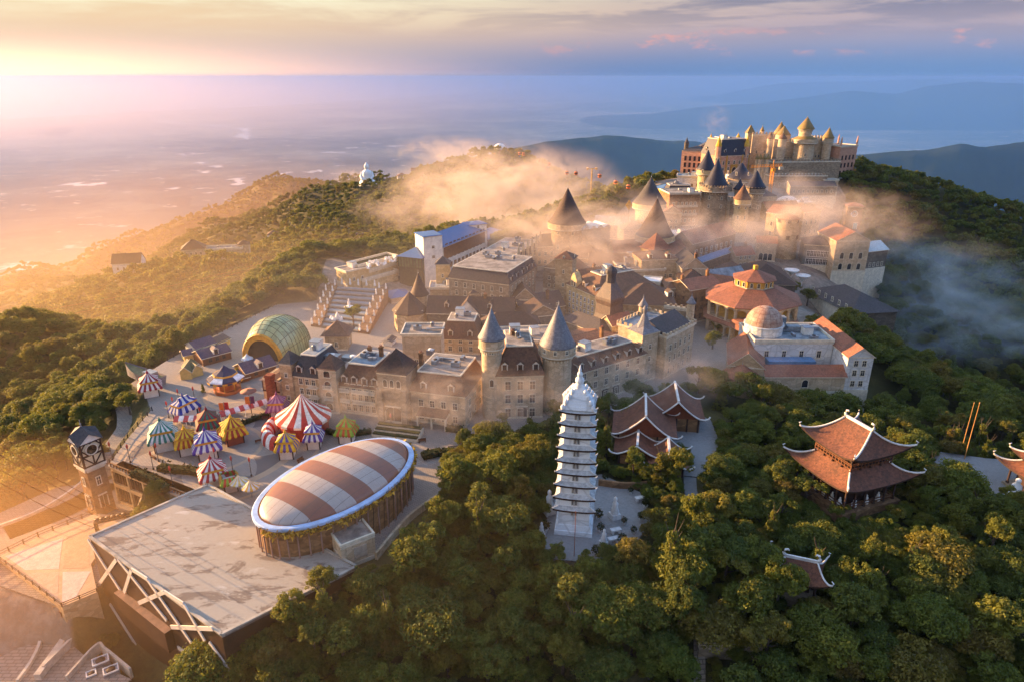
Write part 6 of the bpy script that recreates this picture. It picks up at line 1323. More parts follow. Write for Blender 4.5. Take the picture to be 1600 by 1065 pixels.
# -------- domed building
def domed():
    m = house('domed_building', 'weathered domed building with terracotta wings beside the wood', (68, 178), (90, 178), 14, 0, 10.7, 'flat', .7, S_WHITE, cat='building', rows=(6.2,), fn=4, ww=1.0, wh=2.0, flat=FLATB, base=4, ov=.2)
    c = (-6.2, 7.8); h = m['h']
    MB().lathe([(5.3, h+.25), (5.3, h+2.6), (5.6, h+2.7), (5.6, h+3.1), (5.2, h+3.1)], 28, c, smooth=False).build('drum', [S_WHITE], m)
    dm, T = newmat('dome_panels'); co = obco(T); sp = T.n('ShaderNodeSeparateXYZ', inp={0: T.n('ShaderNodeVectorMath', operation='SUBTRACT', inp={0: co, 1: (c[0], c[1], 0)}).outputs[0]}); a_ = T.math('ARCTAN2', sp.outputs[1], sp.outputs[0])
    g1 = T.math('LESS_THAN', T.math('FRACT', T.math('MULTIPLY', a_, 16/(2*math.pi))), .08); g2 = T.math('LESS_THAN', T.math('FRACT', T.math('DIVIDE', sp.outputs[2], 1.15)), .07)
    cc = T.mix(T.ramp(T.noise(co, .7, 6, .7), .35, .7), srgb(150, 112, 92), srgb(186, 160, 140)); cc = T.mix(T.math('MULTIPLY', T.math('MAXIMUM', g1, g2), .7), cc, srgb(96, 70, 58)); finish(T, cc, .6)
    MB().lathe([(5.1*math.cos(math.pi/2*i/10), h+3.1+4.9*math.sin(math.pi/2*i/10)) for i in range(11)], 28, c).build('dome', [dm], m)
    rw = house('terracotta_wing', 'long terracotta roofed wing along the wood side of the domed building', (90.2, 169), (97, 169), 25, 0, 10.2, 'gable', 2.6, S_WHITE, R_TERRA, 'building', rows=(1.5, 4.6, 7.4), fn=2, rn=7, axis='y', ww=1.0, wh=1.6, base=6)
    fw = house('terracotta_wing', 'low front wing with terracotta roof below the flat court', (68.5, 168.2), (90, 168.2), 5.8, 0, 4.9, 'gable', 2.2, S_PALE, R_TERRA, 'building', base=5, rows=(1.6,), fn=1, style='arch', ww=1.6, wh=2.2)
    MB().box(-8, 5, 6.0, 9.5, 4.9, 6.6).build('court_roof', [plain('blue_canopy', srgb(92, 132, 170), .5, .2)], fw)
    lw = house('terracotta_wing', 'steep gabled transept with terracotta roof left of the flat court', (59.5, 172), (68.2, 169.6), 17, 0, 6.6, 'gable', 4.0, S_CREAM, R_TERRA, 'building', axis='y', base=4, ov=.5)
    round_tower('apse', 'low round apse with terracotta half cone in front of the transept', (62.6, 170.6), 0, 4.6, 4.2, 2.9, S_CREAM, R_TERRA, corbel=False, rows=(1.6,), nw=5, a0=-150, bell=False, crown=5.1, cat='apse', sides=14)
    for u, v, w, d, hh in ((3, 9, 4, 2, 1.5), (8, 10, 5, 2.5, 1.2), (0, 11, 2.2, 2.2, 3.6)): MB().box(u-w/2, u+w/2, v-d/2, v+d/2, h+.25, h+.25+hh).build('roof_plant', [FLATB], m)
domed()
# -------- upper right: big tapered tower, chapel, clock tower, canopies
rt('stout tapered stone tower with low terracotta cap', 1231, 296, 21, 341, 333, None, taper=.2, corbel=False, bell=False, half_roof=19, wall=S_CREAM, tile=R_TERRA, rows=(8, 15), nw=3, wstyle='wood', ww=1.2, wh=1.4)
bld('house', 'cream house with terracotta roof behind the tapered tower', (1193, 372), (1232, 376), None, 334, 321, 14, 'gable', Y=(314, 306), wall=S_CREAM, tile=R_TERRA, cat='house', rows=(3, 7.5), fn=3, style='arch', ww=1.1, wh=2.0)
bld('house', 'pale crenellated house right of the tapered tower', (1250, 372), (1277, 368), None, 330, 318, 13, 'hip', Y=(312, 318), wall=S_PALE, tile=R_BROWN, cat='house', rows=(3, 7.5), fn=3)
bld('arcade', 'low arcade with terracotta roof left of the tapered tower', (1180, 404), (1211, 404), None, 380, 369, 9, 'gable', Y=(290, 288), wall=S_PALE, tile=R_TERRA, cat='arcade', rows=(.6,), fn=3, style='arch', ww=1.6, wh=3.0)
bld('glass_hall', 'glazed hall with slate roof between tower and chapel', (1253, 412), (1300, 413), None, 383, 368, 12, 'hip', Y=(286, 283), wall=plain('glazed_wall', srgb(120, 120, 116), .4, .3), tile=R_SLATE, cat='hall', rows=(.8, 4.2), fn=7, ww=1.2, wh=2.4, style='white')
a = bld('chapel', 'pale gabled hall with three arched windows at the edge of the wood', (1300, 420), (1352, 420), None, 376, 361, 18, 'gable', Y=(278, 278), wall=S_PALE, tile=R_TERRA, cat='hall', axis='y', rows=(1.0, 5.6), fn=3, style='arch', ww=1.5, wh=2.6)
bld('annexe', 'annexe with pale blue metal roof right of the gabled hall', (1352, 416), (1383, 414), None, 391, 377, 10, 'gable', Y=(280, 284), wall=S_DARK, tile=plain('pale_blue_roof', srgb(170, 196, 206), .5, .1), cat='building', rows=(1.2,), fn=4)
a = sq('square stone clock tower with flat terracotta cap above the wood', 1337, 322, 23, 323, 316, None, rz=-.25, wall=S_BROWN, tile=R_TERRA, rows=(), ov=.7, name='clock_tower', cat='clock tower', base=12)
f = MB(); f.lathe([(0, 0), (1.3, 0)], 20, m=0); f.lathe([(1.3, -.02), (1.3, .12), (1.6, .12)], 20, m=1, cap=False); f.beam((0,0,.08), (0,.9,.08), .16, .04, 2); f.beam((0,0,.1), (.6,.1,.1), .16, .04, 2)
o = f.build('clock_face', [plain('blue_dial', srgb(150, 196, 226), .5, .1), WHITE, TIMBER], a); o.matrix_local = Matrix.Translation((0, -.06, a['h']-3.4)) @ Matrix.Rotation(R(90), 4, 'X')
put('door', door_mesh(1.6, 2.8, plain('cyan_door', srgb(70, 170, 190), .6, .1)), a, (1.2, -.006, max(.5, a['h']-10.5)))
bld('canopy_hall', 'sweeping dark canopy roof behind the rotunda', (1163, 452), (1242, 452), 0, 444, 409, 24, 'hip', Y=(246, 244), wall=S_DARK, tile=R_DKBR, cat='hall', ov=1.0, rows=(1,), fn=6)
a = bld('canopy_hall', 'sweeping dark canopy roof in front of the gabled hall', (1262, 456), (1330, 490), None, 471, 450, 18, 'hip', Y=(258, 230), wall=S_DARK, tile=R_SLATE, cat='hall', ov=1.0, rows=(1,), fn=6)
for i, (px, py) in enumerate(((1237, 424), (1255, 428))):
    x, y = XY(px, py, 268-4*i); z0 = gz(x, y); p = empty('funnel_parasol', (x, y, z0), 0, ('left', 'right')[i]+' white funnel shaped parasol before the tapered tower', 'parasol', 'white funnel parasols'); MB().tube([(0,0,-.5),(0,0,4)], .16).build('pole', [WHITE], p); MB().lathe([(.2, 2.2), (.7, 3.4), (2.9, 5.0), (2.9, 5.15), (.5, 4.0)], 16, cap=False).build('canopy', [WHITE], p)
# -------- castle half way up
NB = dict(wall=S_GREY, tile=R_NAVY)
rt('great round castle tower with battlements and navy cone', 1118, 342, 20, 290, 250, None, half_roof=19, cren=True, rows=(8, 12, 17.0), nw=4, **NB)
rt('rear left castle tower under a navy cone', 1104, 366, 12, 265, 235, None, half_roof=15.5, rows=(18,), nw=4, wall=S_SAND, tile=R_NAVY)
rt('broad rear castle tower under a navy cone', 1157, 376, 16, 278, 255, None, half_roof=20.5, rows=(14,), nw=4, **NB)
rt('right castle tower with tall shaft under a navy cone', 1180, 346, 12, 294, 268, None, half_roof=16, cren=True, rows=(6, 12), nw=4, **NB)
rt('smallest castle turret with dark cone between larger towers', 1155, 337, 6.5, 296, 281, None, half_roof=9, corbel=False, name='turret', **NB)
rt('front castle tower with faded brown cone', 1160, 328, 11, 311, 289, None, half_roof=14, rows=(6, 11), nw=4, wall=S_SAND, tile=R_BROWN)
a = bld('castle_wall', 'castle curtain wall with arched white gate', (1097, 352), (1172, 352), None, 312, None, 22, 'flat', Y=(348, 346), wall=S_GREY, cat='castle', ov=.1, rows=(9,), fn=5)
mb = MB(); merlons(mb, -a['w']/2, a['w']/2, -.1, 22.1, a['h']+.63); mb.build('battlement', [S_GREY], a)
g = MB(); g.box(-3.4, -2.0, -2.2, -.003, -1, 8.2); g.box(2.0, 3.4, -2.2, -.003, -1, 8.2); g.box(-3.4, 3.4, -2.2, -.003, 6.4+1.803, 9.4)
for i in range(10):
    a0, a1 = math.pi*i/10, math.pi*(i+1)/10; q = [(2*math.cos(t), 4.4+2*math.sin(t)) for t in (a0, a1)]; g.add([(q[0][0],-2.2,q[0][1]),(q[1][0],-2.2,q[1][1]),(q[1][0],-2.2,8.2),(q[0][0],-2.2,8.2),(q[0][0],-.01,q[0][1]),(q[1][0],-.01,q[1][1])], [(0,1,2,3),(0,4,5,1)])
go = g.build('gate', [S_PALE], a, (-3.0, 0, 0)); put('door', door_mesh(3.9, 6.0), go, (0, -.02, 0))
a = bld('stone_house', 'stone house with balcony arches left of the castle', (1043, 348), (1090, 348), None, 303, None, 14, 'flat', Y=(334, 336), wall=S_BROWN, cat='house', rows=(2, 6, 10), fn=6, ww=1.0, wh=1.6, chim=())
for z in (5.4, 9.4): balcony(a, 0, z, a['w']*.85)
filler('small dark mansard pavilion on the stone house terrace', 1062, 304, 352, 12, 9, 12, 3, 'mans', S_SAND, R_SLATE, 0, rows=(7,), fn=3)
filler('white stepped building behind the stone house', 1080, 300, 372, 16, 10, 14, .5, 'flat', S_WHITE, R_SLATE, -.25, rows=(6, 9), fn=5, flat=FLATB, name='building', cat='building')
filler('yellow house with blue roof left of the castle', 1045, 312, 360, 8, 9, 11, 2, 'hip', S_YELL, R_BLUE, .3, rows=(3, 7), fn=3)
filler('grey service building behind the castle towers', 1142, 300, 385, 16, 9, 8, .5, 'flat', S_PALE, R_SLATE, .1, flat=FLATB, rows=(3,), fn=5, name='building', cat='building')
x, y = XY(1232, 304, 372); tag(MB().lathe([(6.5, -1), (6.5, 1.8), (5.4, 4.0), (3, 5.4), (.1, 6.0)], 10, smooth=False).build('marquee', [plain('white_fabric', srgb(236, 226, 216), .7, .1)], None, (x, y, gz(x, y))), 'white marquee dome below the hilltop castle', 'tent')
# -------- castle on the hilltop
CZ = dict(wall=S_CASTLE, tile=R_GOLD)
filler('left pink stone wing of the hilltop chateau', 1080, 268, 440, 14, 16, 16, 2.4, 'hip', S_PINK, R_SLATE, -.5, rows=(2, 6, 10), fn=4, rn=3, ww=1.2, wh=2.6, style='wood', name='chateau_wing', cat='castle', base=12)
rt('small cupola tower on the left chateau wing', 1073, 446, 3.5, 224, 216, None, corbel=False, wall=S_DARK, tile=R_SLATE, name='turret')
filler('middle pink stone wing of the hilltop chateau', 1098, 262, 448, 11, 14, 17, 3, 'gable', S_PINK, R_SLATE, -.3, rows=(3, 8), fn=2, ww=1.2, wh=2.6, name='chateau_wing', cat='castle', axis='y', base=12)
a = bld('chateau', 'pink and yellow chateau with dark mansard front on the hilltop', (1122, 270), (1168, 270), None, 243, 218, 18, 'mans', Y=(416, 424), wall=S_PINK, tile=R_NAVY, rows=(1.0, 5.0, 8.6), fn=5, ww=1.2, wh=2.0, cat='chateau', inset=2.6, dorm=3, ldorm=2, base=12)
yb = MB()
for u in (-.26, .26, -.48, .48): yb.box(a['w']*u-.4, a['w']*u+.4, -.35, -.11, -4, a['h']+.3)
yb.box(-2.4, 2.4, -.5, -.112, 1.2, 8.5); yb.build('pilasters', [S_YELL], a); put('window', window_mesh(2.8, 5.0, 'arch'), a, (0, -.53, 2.0))
for px, Y, lab, t, e in ((1123, 415, 'front left', 213, 229), (1167, 424, 'front right', 213, 229), (1110, 434, 'rear left', 210, 225), (1153, 440, 'rear right', 209, 219)):
    rt('%s yellow coned turret of the pink chateau' % lab, px, Y, 4.6, e, t, None, half_roof=5.2, corbel=False, bell=False, sides=10, wall=S_PINK, tile=R_YELLOW, name='turret', rows=(12,), nw=2, base=10)
rt('stout round keep of the hilltop castle below a small crown tower', 1258, 427, 15.5, 217, 209, None, half_roof=17.5, wall=S_CASTLE, tile=R_GOLD, rows=(8, 13), nw=5, name='keep', cat='keep', bell=False, base=8, taper=.05)
x, y, z = D(1258, 211, 427); round_tower('crown_tower', 'crown tower with gold cone on top of the stout keep', (x, y), z-1.5, 3.6, 5.0, 6.6, S_CASTLE, R_GOLD, flare=1.25, rows=(3.0,), nw=6, bell=False, base=.5, ww=.5, wh=.7)
rt('right gold roofed tower of the hilltop castle', 1294, 430, 6.5, 216, 200, None, half_roof=9, wall=S_CASTLE, tile=R_GOLD, rows=(8,), nw=3, bell=False, base=8)
rt('tallest rear gold roofed tower of the hilltop castle', 1219, 446, 9, 210, 191, None, half_roof=11, wall=S_CASTLE, tile=R_GOLD, corbel=False, bell=False, base=8)
rt('middle gold roofed tower with broad cone beside the keep', 1224, 436, 9, 211, 197, None, half_roof=11, wall=S_CASTLE, tile=R_GOLD, bell=False, rows=(8,), nw=3, base=8)
rt('slim front tower with tan cone left of the keep', 1223, 424, 6, 217, 208, None, half_roof=6.5, wall=S_CASTLE, tile=R_BROWN, bell=False, corbel=False, base=8)
rt('slim tower with tan cone in the steam left of the castle', 1204, 432, 5, 217, 207, None, half_roof=5.5, wall=S_CASTLE, tile=R_BROWN, bell=False, corbel=False, base=8)
sq('square gold capped tower at the left end of the hilltop castle', 1174, 446, 11, 208, 195, None, wall=S_CASTLE, tile=R_GOLD, rows=(16,), ww=.7, wh=1.2, base=8, ov=.8)
rt('smallest rear pinnacle of the hilltop castle', 1191, 452, 3, 205, 198, None, corbel=False, wall=S_CASTLE, tile=R_GOLD, name='turret', bell=False)
def castle_block(label, x0, x1, Y, eave, depth, wall=S_CASTLE, rows=(), fn=0, base=10, by=262, **kw):
    a = bld('castle_wall', label, (x0, by), (x1, by), None, eave, None, depth, 'flat', Y=Y, wall=wall, cat='castle', ov=.1, rows=rows, fn=fn, ww=.9, wh=1.6, base=base, plinth=False, **kw)
    mb = MB(); merlons(mb, -a['w']/2, a['w']/2, -.1, depth+.1, a['h']+.63, w=1.0, gap=.9, h=1.0); mb.build('battlement', [wall], a); return a
castle_block('rear curtain wall between the gold towers of the hilltop castle', 1170, 1212, (444, 444), 212, 6, rows=(12,), fn=3)
castle_block('castle hall between keep and right gold tower', 1266, 1296, (432, 434), 218, 10, S_PALE, (3, 7, 11), 5)
castle_block('inner castle wall left of the keep', 1205, 1246, (432, 432), 222, 5, rows=(6,), fn=2)
castle_block('great grey base wall below the hilltop castle', 1204, 1310, (416, 420), 254, 14, S_GREY, base=14, by=276)
castle_block('lower grey terrace wall below the hilltop castle', 1200, 1290, (402, 402), 276, 10, S_GREY, rows=(2,), fn=9, base=14, by=296)
a = bld('castle_hall', 'square red windowed hall at the right end of the hilltop castle', (1307, 272), (1333, 270), None, 229, None, 14, 'flat', Y=(428, 436), wall=S_PINK, cat='castle', rows=(2, 6.5, 11), fn=4, rn=3, style='wood', ww=1.2, wh=2.4, base=14)
for sx in (-1, 1):
    for v in (0, 13): put('pinnacle', _cache.setdefault('pin2', MB().lathe([(.6, 0), (.5, 3.4), (.1, 5.4)], 6, smooth=False).mesh('pinnacle', [S_PINK])), a, (sx*(a['w']/2-.5), v+.5, a['h']+.6))
for i, (px, lab) in enumerate(((1183, 'leftmost'), (1188, 'second'), (1194, 'third'), (1200, 'rightmost'))): rt('%s of four little gold gate turrets below the castle' % lab, px, 414-(i % 2)*4, 2.6, 249, 241, None, half_roof=3.2, corbel=False, bell=False, wall=S_CASTLE, tile=R_GOLD, name='turret', base=6)
filler('white service block on the slope under the castle', 1298, 292, 400, 8, 6, 7, .4, 'flat', S_PALE, R_SLATE, 0, rows=(2,), fn=4, flat=FLATB, name='building', cat='building', base=8)
filler('long grey gallery building under the castle wall', 1270, 298, 392, 26, 8, 6, 2, 'gable', S_GREY, R_SLATE, 0, rows=(2,), fn=9, name='building', cat='building', base=8)
filler('brown chalet roofs below the castle at right', 1225, 322, 345, 18, 9, 6, 3, 'gable', S_CREAM, R_TERRA, .2, rows=(2,), fn=5)
filler('flat white roof beside the marquee', 1255, 312, 358, 14, 10, 5, .4, 'flat', S_PALE, R_SLATE, .1, flat=WHITE, name='building', cat='building')
filler('dark slate roofed lodge left of the marquee', 1196, 318, 362, 12, 9, 7, 3, 'hip', S_PALE, R_SLATE, .2, rows=(2,), fn=4)
def crane():
    x, y, z = D(1204, 292, 384); z0 = gz(x, y); p = empty('crane', (x, y, z0), 0, 'yellow tower crane below the hilltop castle', 'crane'); m = plain('crane_yellow', srgb(226, 150, 34), .5, .15); h = H(262, (x, y))-z0
    t = MB()
    for sx in (-.7, .7):
        for sy in (-.7, .7): t.box(sx-.13, sx+.13, sy-.13, sy+.13, -6, h)
    n = int(h/1.4)
    for i in range(n):
        z1 = i*1.4
        for sy in (-.7, .7): t.beam((-.7, sy, z1), (.7, sy, z1+1.4), .12, .12)
        for sx in (-.7, .7): t.beam((sx, -.7, z1), (sx, .7, z1+1.4), .12, .12)
    t.build('mast', [m], p)
    j = MB()
    for yy, zz in ((-.5, 0), (.5, 0), (0, 1.1)): j.beam((-12, yy, h+zz), (5, yy, h+zz+.8), .2, .2)
    for i in range(12): q = -12+17*i/12; j.beam((q, -.5, h+.05*i), (q+.7, 0, h+1.1+.05*i), .1, .1); j.beam((q+.7, 0, h+1.1+.05*i), (q+1.4, .5, h+.06*i), .1, .1)
    j.build('jib', [m], p); MB().box(3.4, 5.4, -.8, .8, h-1.2, h+.4).build('counterweight', [CONC], p); MB().box(-.9, .9, -1.9, -.7, h-2, h-.2).build('cab', [m], p)
    MB().beam((0,0,h), (0,0,h+4), .3, .3).build('tower_head', [m], p)
crane()
# -------- far buildings on the ridges
filler('white lodge with two brown gables far out on the left ridge', 196, 408, 400, 16, 10, 9, 5, 'gable', S_WHITE, R_DKBR, .2, rows=(2, 5), fn=4, name='lodge', cat='lodge', base=8)
filler('square end block of the long hotel on the left ridge', 303, 400, 425, 14, 12, 9, 5, 'hip', S_PALE, R_DKBR, .35, rows=(2, 5.5), fn=4, name='ridge_hotel', cat='hotel', base=8)
filler('long low wing of the hotel on the left ridge', 345, 392, 430, 26, 9, 6.5, 1.0, 'flat', S_PALE, R_DKBR, .25, rows=(2,), fn=8, name='ridge_hotel', cat='hotel', base=8)
filler('far end tower of the hotel on the left ridge', 380, 386, 436, 7, 7, 9, 2.5, 'pyr', S_PALE, R_DKBR, .25, rows=(3,), fn=2, name='ridge_hotel', cat='hotel', base=8)
for i, (px, py, Y, w, lab, rf) in enumerate(((478,330,640,18,'white flat roofed lodge lowest of the ridge hamlet','flat'),(492,325,655,14,'pale blue roofed lodge in the ridge hamlet','hip'),(515,322,665,22,'long tan roofed house left in the ridge hamlet','gable'),(535,320,675,24,'longest tan roofed house in the ridge hamlet','gable'),(556,318,680,18,'tan house nearest the white statue hill','gable'),(424,358,600,9,'lone white cottage on the far slope','hip'),(628,272,745,10,'white pagoda lodge on the saddle','hip'),(655,266,735,16,'brown roofed temple on the saddle','gable'),(668,264,728,10,'small dark temple on the saddle','hip'))):
    filler(lab, px, py, Y, w, 10, 7, 3, rf, S_WHITE if i in (0, 1, 5, 6) else S_BROWN, R_BLUE if i == 1 else R_BROWN, .2, name='lodge', cat='house', rows=(2,), fn=4, base=10)
def buddha():
    x, y, z = D(575, 294, 800); z0 = z; s = 1.0; p = empty('seated_statue', (x, y, z0+1), 0, 'giant white seated statue on the ridge', 'statue'); p.scale = (1.15,)*3; m = plain('white_statue', srgb(240, 240, 240), .6, .06)
    MB().lathe([(9, -14), (9, 0), (8, .3), (8.4, 1.5), (9.4, 3.0), (8.6, 3.4)], 20).build('pedestal', [m], p)
    b = MB(); b.lathe([(7.8, 3.4), (8.2, 5.0), (7.0, 6.6), (5.4, 7.6), (4.9, 10), (5.1, 12.5), (4.7, 15), (3.4, 16.4), (1.7, 17.2), (1.5, 17.8), (2.1, 18.6), (2.4, 20), (2.2, 21.4), (1.4, 22.4), (1.0, 22.8), (.9, 23.6), (.1, 24.2)], 20)
    for sd in (-1, 1): b.tube([(sd*4.6, 0, 14.8), (sd*5.9, -1.2, 11), (sd*4.6, -4.4, 8.2), (sd*1.0, -6.0, 7.6)], [1.5, 1.4, 1.2, .9], 10)
    b.build('body', [m], p)
buddha()
x, y, z = D(781, 233, 622); p = empty('white_dome', (x, y, z-2), 0, 'white half dome on the highest wooded summit', 'dome'); MB().lathe([(5.6*math.cos(i*math.pi/20), 1.5+5.2*math.sin(i*math.pi/20)) for i in range(11)], 20).build('dome', [WHITE], p); MB().lathe([(5.8, -6), (5.8, 1.5)], 20).build('wall', [S_BROWN], p)
# -------- cable cars
def gondola_mesh():
    b = MB(); b.lathe([(.7, 0), (1.15, .5), (1.15, 1.7), (.8, 2.2), (.1, 2.3)], 8, smooth=False); b.lathe([(1.17, .9), (1.17, 1.6)], 8, m=1, smooth=False, cap=False); b.beam((0,0,2.2), (0,0,4.4), .14, .14, 2); return b.mesh('cable_car', [plain('car_orange', srgb(226, 120, 60), .5, .15), GLASSD, RAILM])
GM = gondola_mesh()
for i, (px, py, lab) in enumerate(((812,240,'nearest the summit dome'),(818,241,'second from the summit dome'),(842,252,'third down the line'),(858,257,'small and pale half way down'),(886,270,'left of the orange pylon'),(900,271,'just left of the orange pylon'),(937,275,'just right of the orange pylon'),(962,285,'right of the pylon by the mist'),(982,292,'lowest near the rear cone tower'))):
    Y = 560-i*24; x, y, z = D(px, py, Y); tag(put('cable_car', GM, None, (x, y, z-1.2), 0, (1.0,)*3), 'orange cable car '+lab, 'cable car', 'orange cable cars below the summit')
def pylon(px, base, top, Y, label, mat, w=3.0, arms=1, r=.5):
    x, y, z1 = D(px, top, Y); z0 = min(gz(x, y), z1-8); p = empty('cable_pylon', (x, y, z0), 0, label, 'pylon'); h = z1-z0
    MB().tube([(0,0,-2),(0,0,h)], [r*1.3, r], 8).build('pole', [mat], p); b = MB(); b.box(-w, w, -.3, .3, h-.2, h+.25)
    for s in (-1, 1):
        b.box(s*w-.6, s*w+.6, -1.6, 1.6, h+.253, h+.7)
        for k in range(3): b.box(s*w-.5, s*w+.5, -1.5+k*1.2, -1.0+k*1.2, h-.7, h-.203)
    b.build('crossarm', [RAILM if mat is not S_YELL else mat], p); return Vector((x, y, z1))
pylon(925, 285, 264, 480, 'orange lit cable pylon on the ridge right of the summit', S_YELL)
PG = plain('pylon_green', srgb(74, 86, 40), .6, .2)
T1 = [pylon(448, 478, 404, 330, 'left of three green cable pylons below the left ridge', PG, 4), pylon(463, 470, 404, 336, 'middle of three green cable pylons below the left ridge', PG, 4), pylon(475, 468, 405, 342, 'right of three green cable pylons below the left ridge', PG, 4)]
PP = pylon(562, 398, 366, 470, 'single cable pylon in front of the summit slope', PG, 2)
def cable(name, label, p, q, sag, r):
    p, q = Vector(p), Vector(q); pts = [p.lerp(q, i/24)-Vector((0,0,sag*4*(i/24)*(1-i/24))) for i in range(25)]; tag(MB().tube([v-p for v in pts], r, 4).build(name, [plain('cable_steel', srgb(190, 130, 70), .4, .1, metal=.4)], None, tuple(p)), label, 'cable', 'cable car ropes')
for i, (py0, lab) in enumerate(((498, 'upper rope from the green pylons to the left edge'), (503, 'lower rope from the green pylons to the left edge'))): cable('cable', lab, D(-30, py0+i*14, 300), T1[0]+Vector((i*3-2, 0, .6)), 3, .09)
for i, lab in enumerate(('upper rope between green pylons and single pylon', 'lower rope between green pylons and single pylon')): cable('cable', lab, T1[0]+Vector((2-i*3, 0, .6)), PP+Vector((i*2-1, 0, -.5*i)), 5, .10)
cable('cable', 'rope running from the single pylon behind the blue hotel', PP, D(760, 376, 520), 2, .09)
for i, (a_, b_, lab) in enumerate((((-20,681),(195,800),'first rope crossing the lower left'), ((-20,698),(192,806),'second rope crossing the lower left'), ((-20,722),(176,812),'third rope crossing the lower left'), ((-20,742),(178,834),'fourth rope crossing the lower left'))): cable('cable', lab, D(*a_, 92), (lambda g: (g[0], g[1], -5.0))(G(*b_, -5.0)), 1.0, .045)
b = MB(); o = G(178, 812, -6); b.box(-3.5, 3.5, -.9, .9, 0, .4); b.box(-3.5, -3.1, -.9, .9, -2.5, 0); b.box(3.1, 3.5, -.9, .9, -2.5, 0)
for i in range(7): b.lathe([(.45, .4), (.45, .7)], 8, (-3+i, 0))
tag(b.build('cable_station_frame', [RAILM], None, (o[0], o[1], -5.5), R(25)), 'dark cable wheel frame at the foot of the clock tower', 'cable frame')
# ------------------------------------------------------------------ temples among the trees
RIDGEW = plain('white_ridge', srgb(214, 212, 208), .7, .2, 1.2)
DKWOOD = plain('dark_temple_wood', srgb(54, 34, 24), .7, .3)
def swoop(p, w, d, ze, zr, iw, idp, lift=1.5, out=.9, tile=R_RED, ridge=True, tube=.19, name='roof', pw=1.7, fin=True, curl=1.0):
    """curved roof from an eave rectangle w x d at ze to an inner rectangle iw x idp at zr; corners sweep up and out, white ridges along the hips"""
    N, K = 16, 9; b = MB(); ec = [(-w/2,-d/2),(w/2,-d/2),(w/2,d/2),(-w/2,d/2)]; ic = [(-iw/2,-idp/2),(iw/2,-idp/2),(iw/2,idp/2),(-iw/2,idp/2)]
    def pt(e0, e1, i0, i1, s, t):
        q = abs(2*s-1)**3; x0, y0 = e0[0]*(1-s)+e1[0]*s, e0[1]*(1-s)+e1[1]*s; l = math.hypot(x0, y0)+1e-6
        x0 += x0/l*out*q; y0 += y0/l*out*q; x1, y1 = i0[0]*(1-s)+i1[0]*s, i0[1]*(1-s)+i1[1]*s
        f = t**pw; return Vector((x0*(1-t)+x1*t, y0*(1-t)+y1*t, ze+lift*q*(1-t)**2.2+(zr-ze)*(.35*t+.65*f)))
    for k in range(4):
        a = (ec[k], ec[(k+1)%4], ic[k], ic[(k+1)%4]); vs = [pt(*a, i/N, j/K) for j in range(K+1) for i in range(N+1)]
        b.add(vs, [(j*(N+1)+i, j*(N+1)+i+1, (j+1)*(N+1)+i+1, (j+1)*(N+1)+i) for j in range(K) for i in range(N)], 0, True)
        u = [v-Vector((0,0,.35)) for v in vs[:N+1]]; b.add(vs[:N+1]+u, [(i, N+1+i, N+2+i, i+1) for i in range(N)], 1)
        b.add(u+[Vector((v.x*.5, v.y*.5, ze+.1)) for v in u], [(i, N+1+i, N+2+i, i+1) for i in range(N)], 1)
    ro = b.build(name, [tile, DKWOOD], p); r = MB()
    for k in range(4):
        a = (ec[k], ec[(k+1)%4], ic[k], ic[(k+1)%4]); c = [pt(*a, 0, j/K)+Vector((0,0,.12)) for j in range(K+1)]; o = (c[0]-Vector((0, 0, c[0].z))).normalized()
        r.tube([c[0]+o*.15*curl+Vector((0,0,1.0*curl)), c[0]+o*.55*curl+Vector((0,0,.75*curl)), c[0]+o*.35*curl+Vector((0,0,.2*curl))]+c, [tube*.5, tube*.75, tube]+[tube]*(K+1), 6)
    if ridge:
        e = (Vector((-iw/2, -idp/2, zr+.2)), Vector((iw/2, idp/2, zr+.2))) ; e = (Vector((0, -idp/2, zr+.2)), Vector((0, idp/2, zr+.2))) if idp > iw else (Vector((-iw/2, 0, zr+.2)), Vector((iw/2, 0, zr+.2)))
        r.beam(e[0], e[1], tube*1.9, .6)
        if fin:
            dv = (e[1]-e[0]).normalized()
            for q, s in ((e[0], -1), (e[1], 1)): r.tube([q, q+Vector((0,0,.6))+dv*s*.3, q+Vector((0,0,1.2))+dv*s*.1, q+Vector((0,0,1.4))-dv*s*.35, q+Vector((0,0,1.1))-dv*s*.5], [.3, .26, .22, .16, .1], 6)
    r.build('ridge', [RIDGEW], ro); return ro
def columns(p, w, d, z0, z1, nx, ny, r=.22, mat=DKWOOD):
    m = _cache.setdefault(('tcol', r, round(z1-z0, 2)), MB().lathe([(r*1.5, 0), (r*1.5, .2), (r, .25), (r, z1-z0)], 10).mesh('column', [mat]))
    for i in range(nx):
        for j in range(ny):
            if 0 < i < nx-1 and 0 < j < ny-1: continue
            put('column', m, p, (-w/2+w*i/(nx-1), -d/2+d*j/(ny-1), z0))
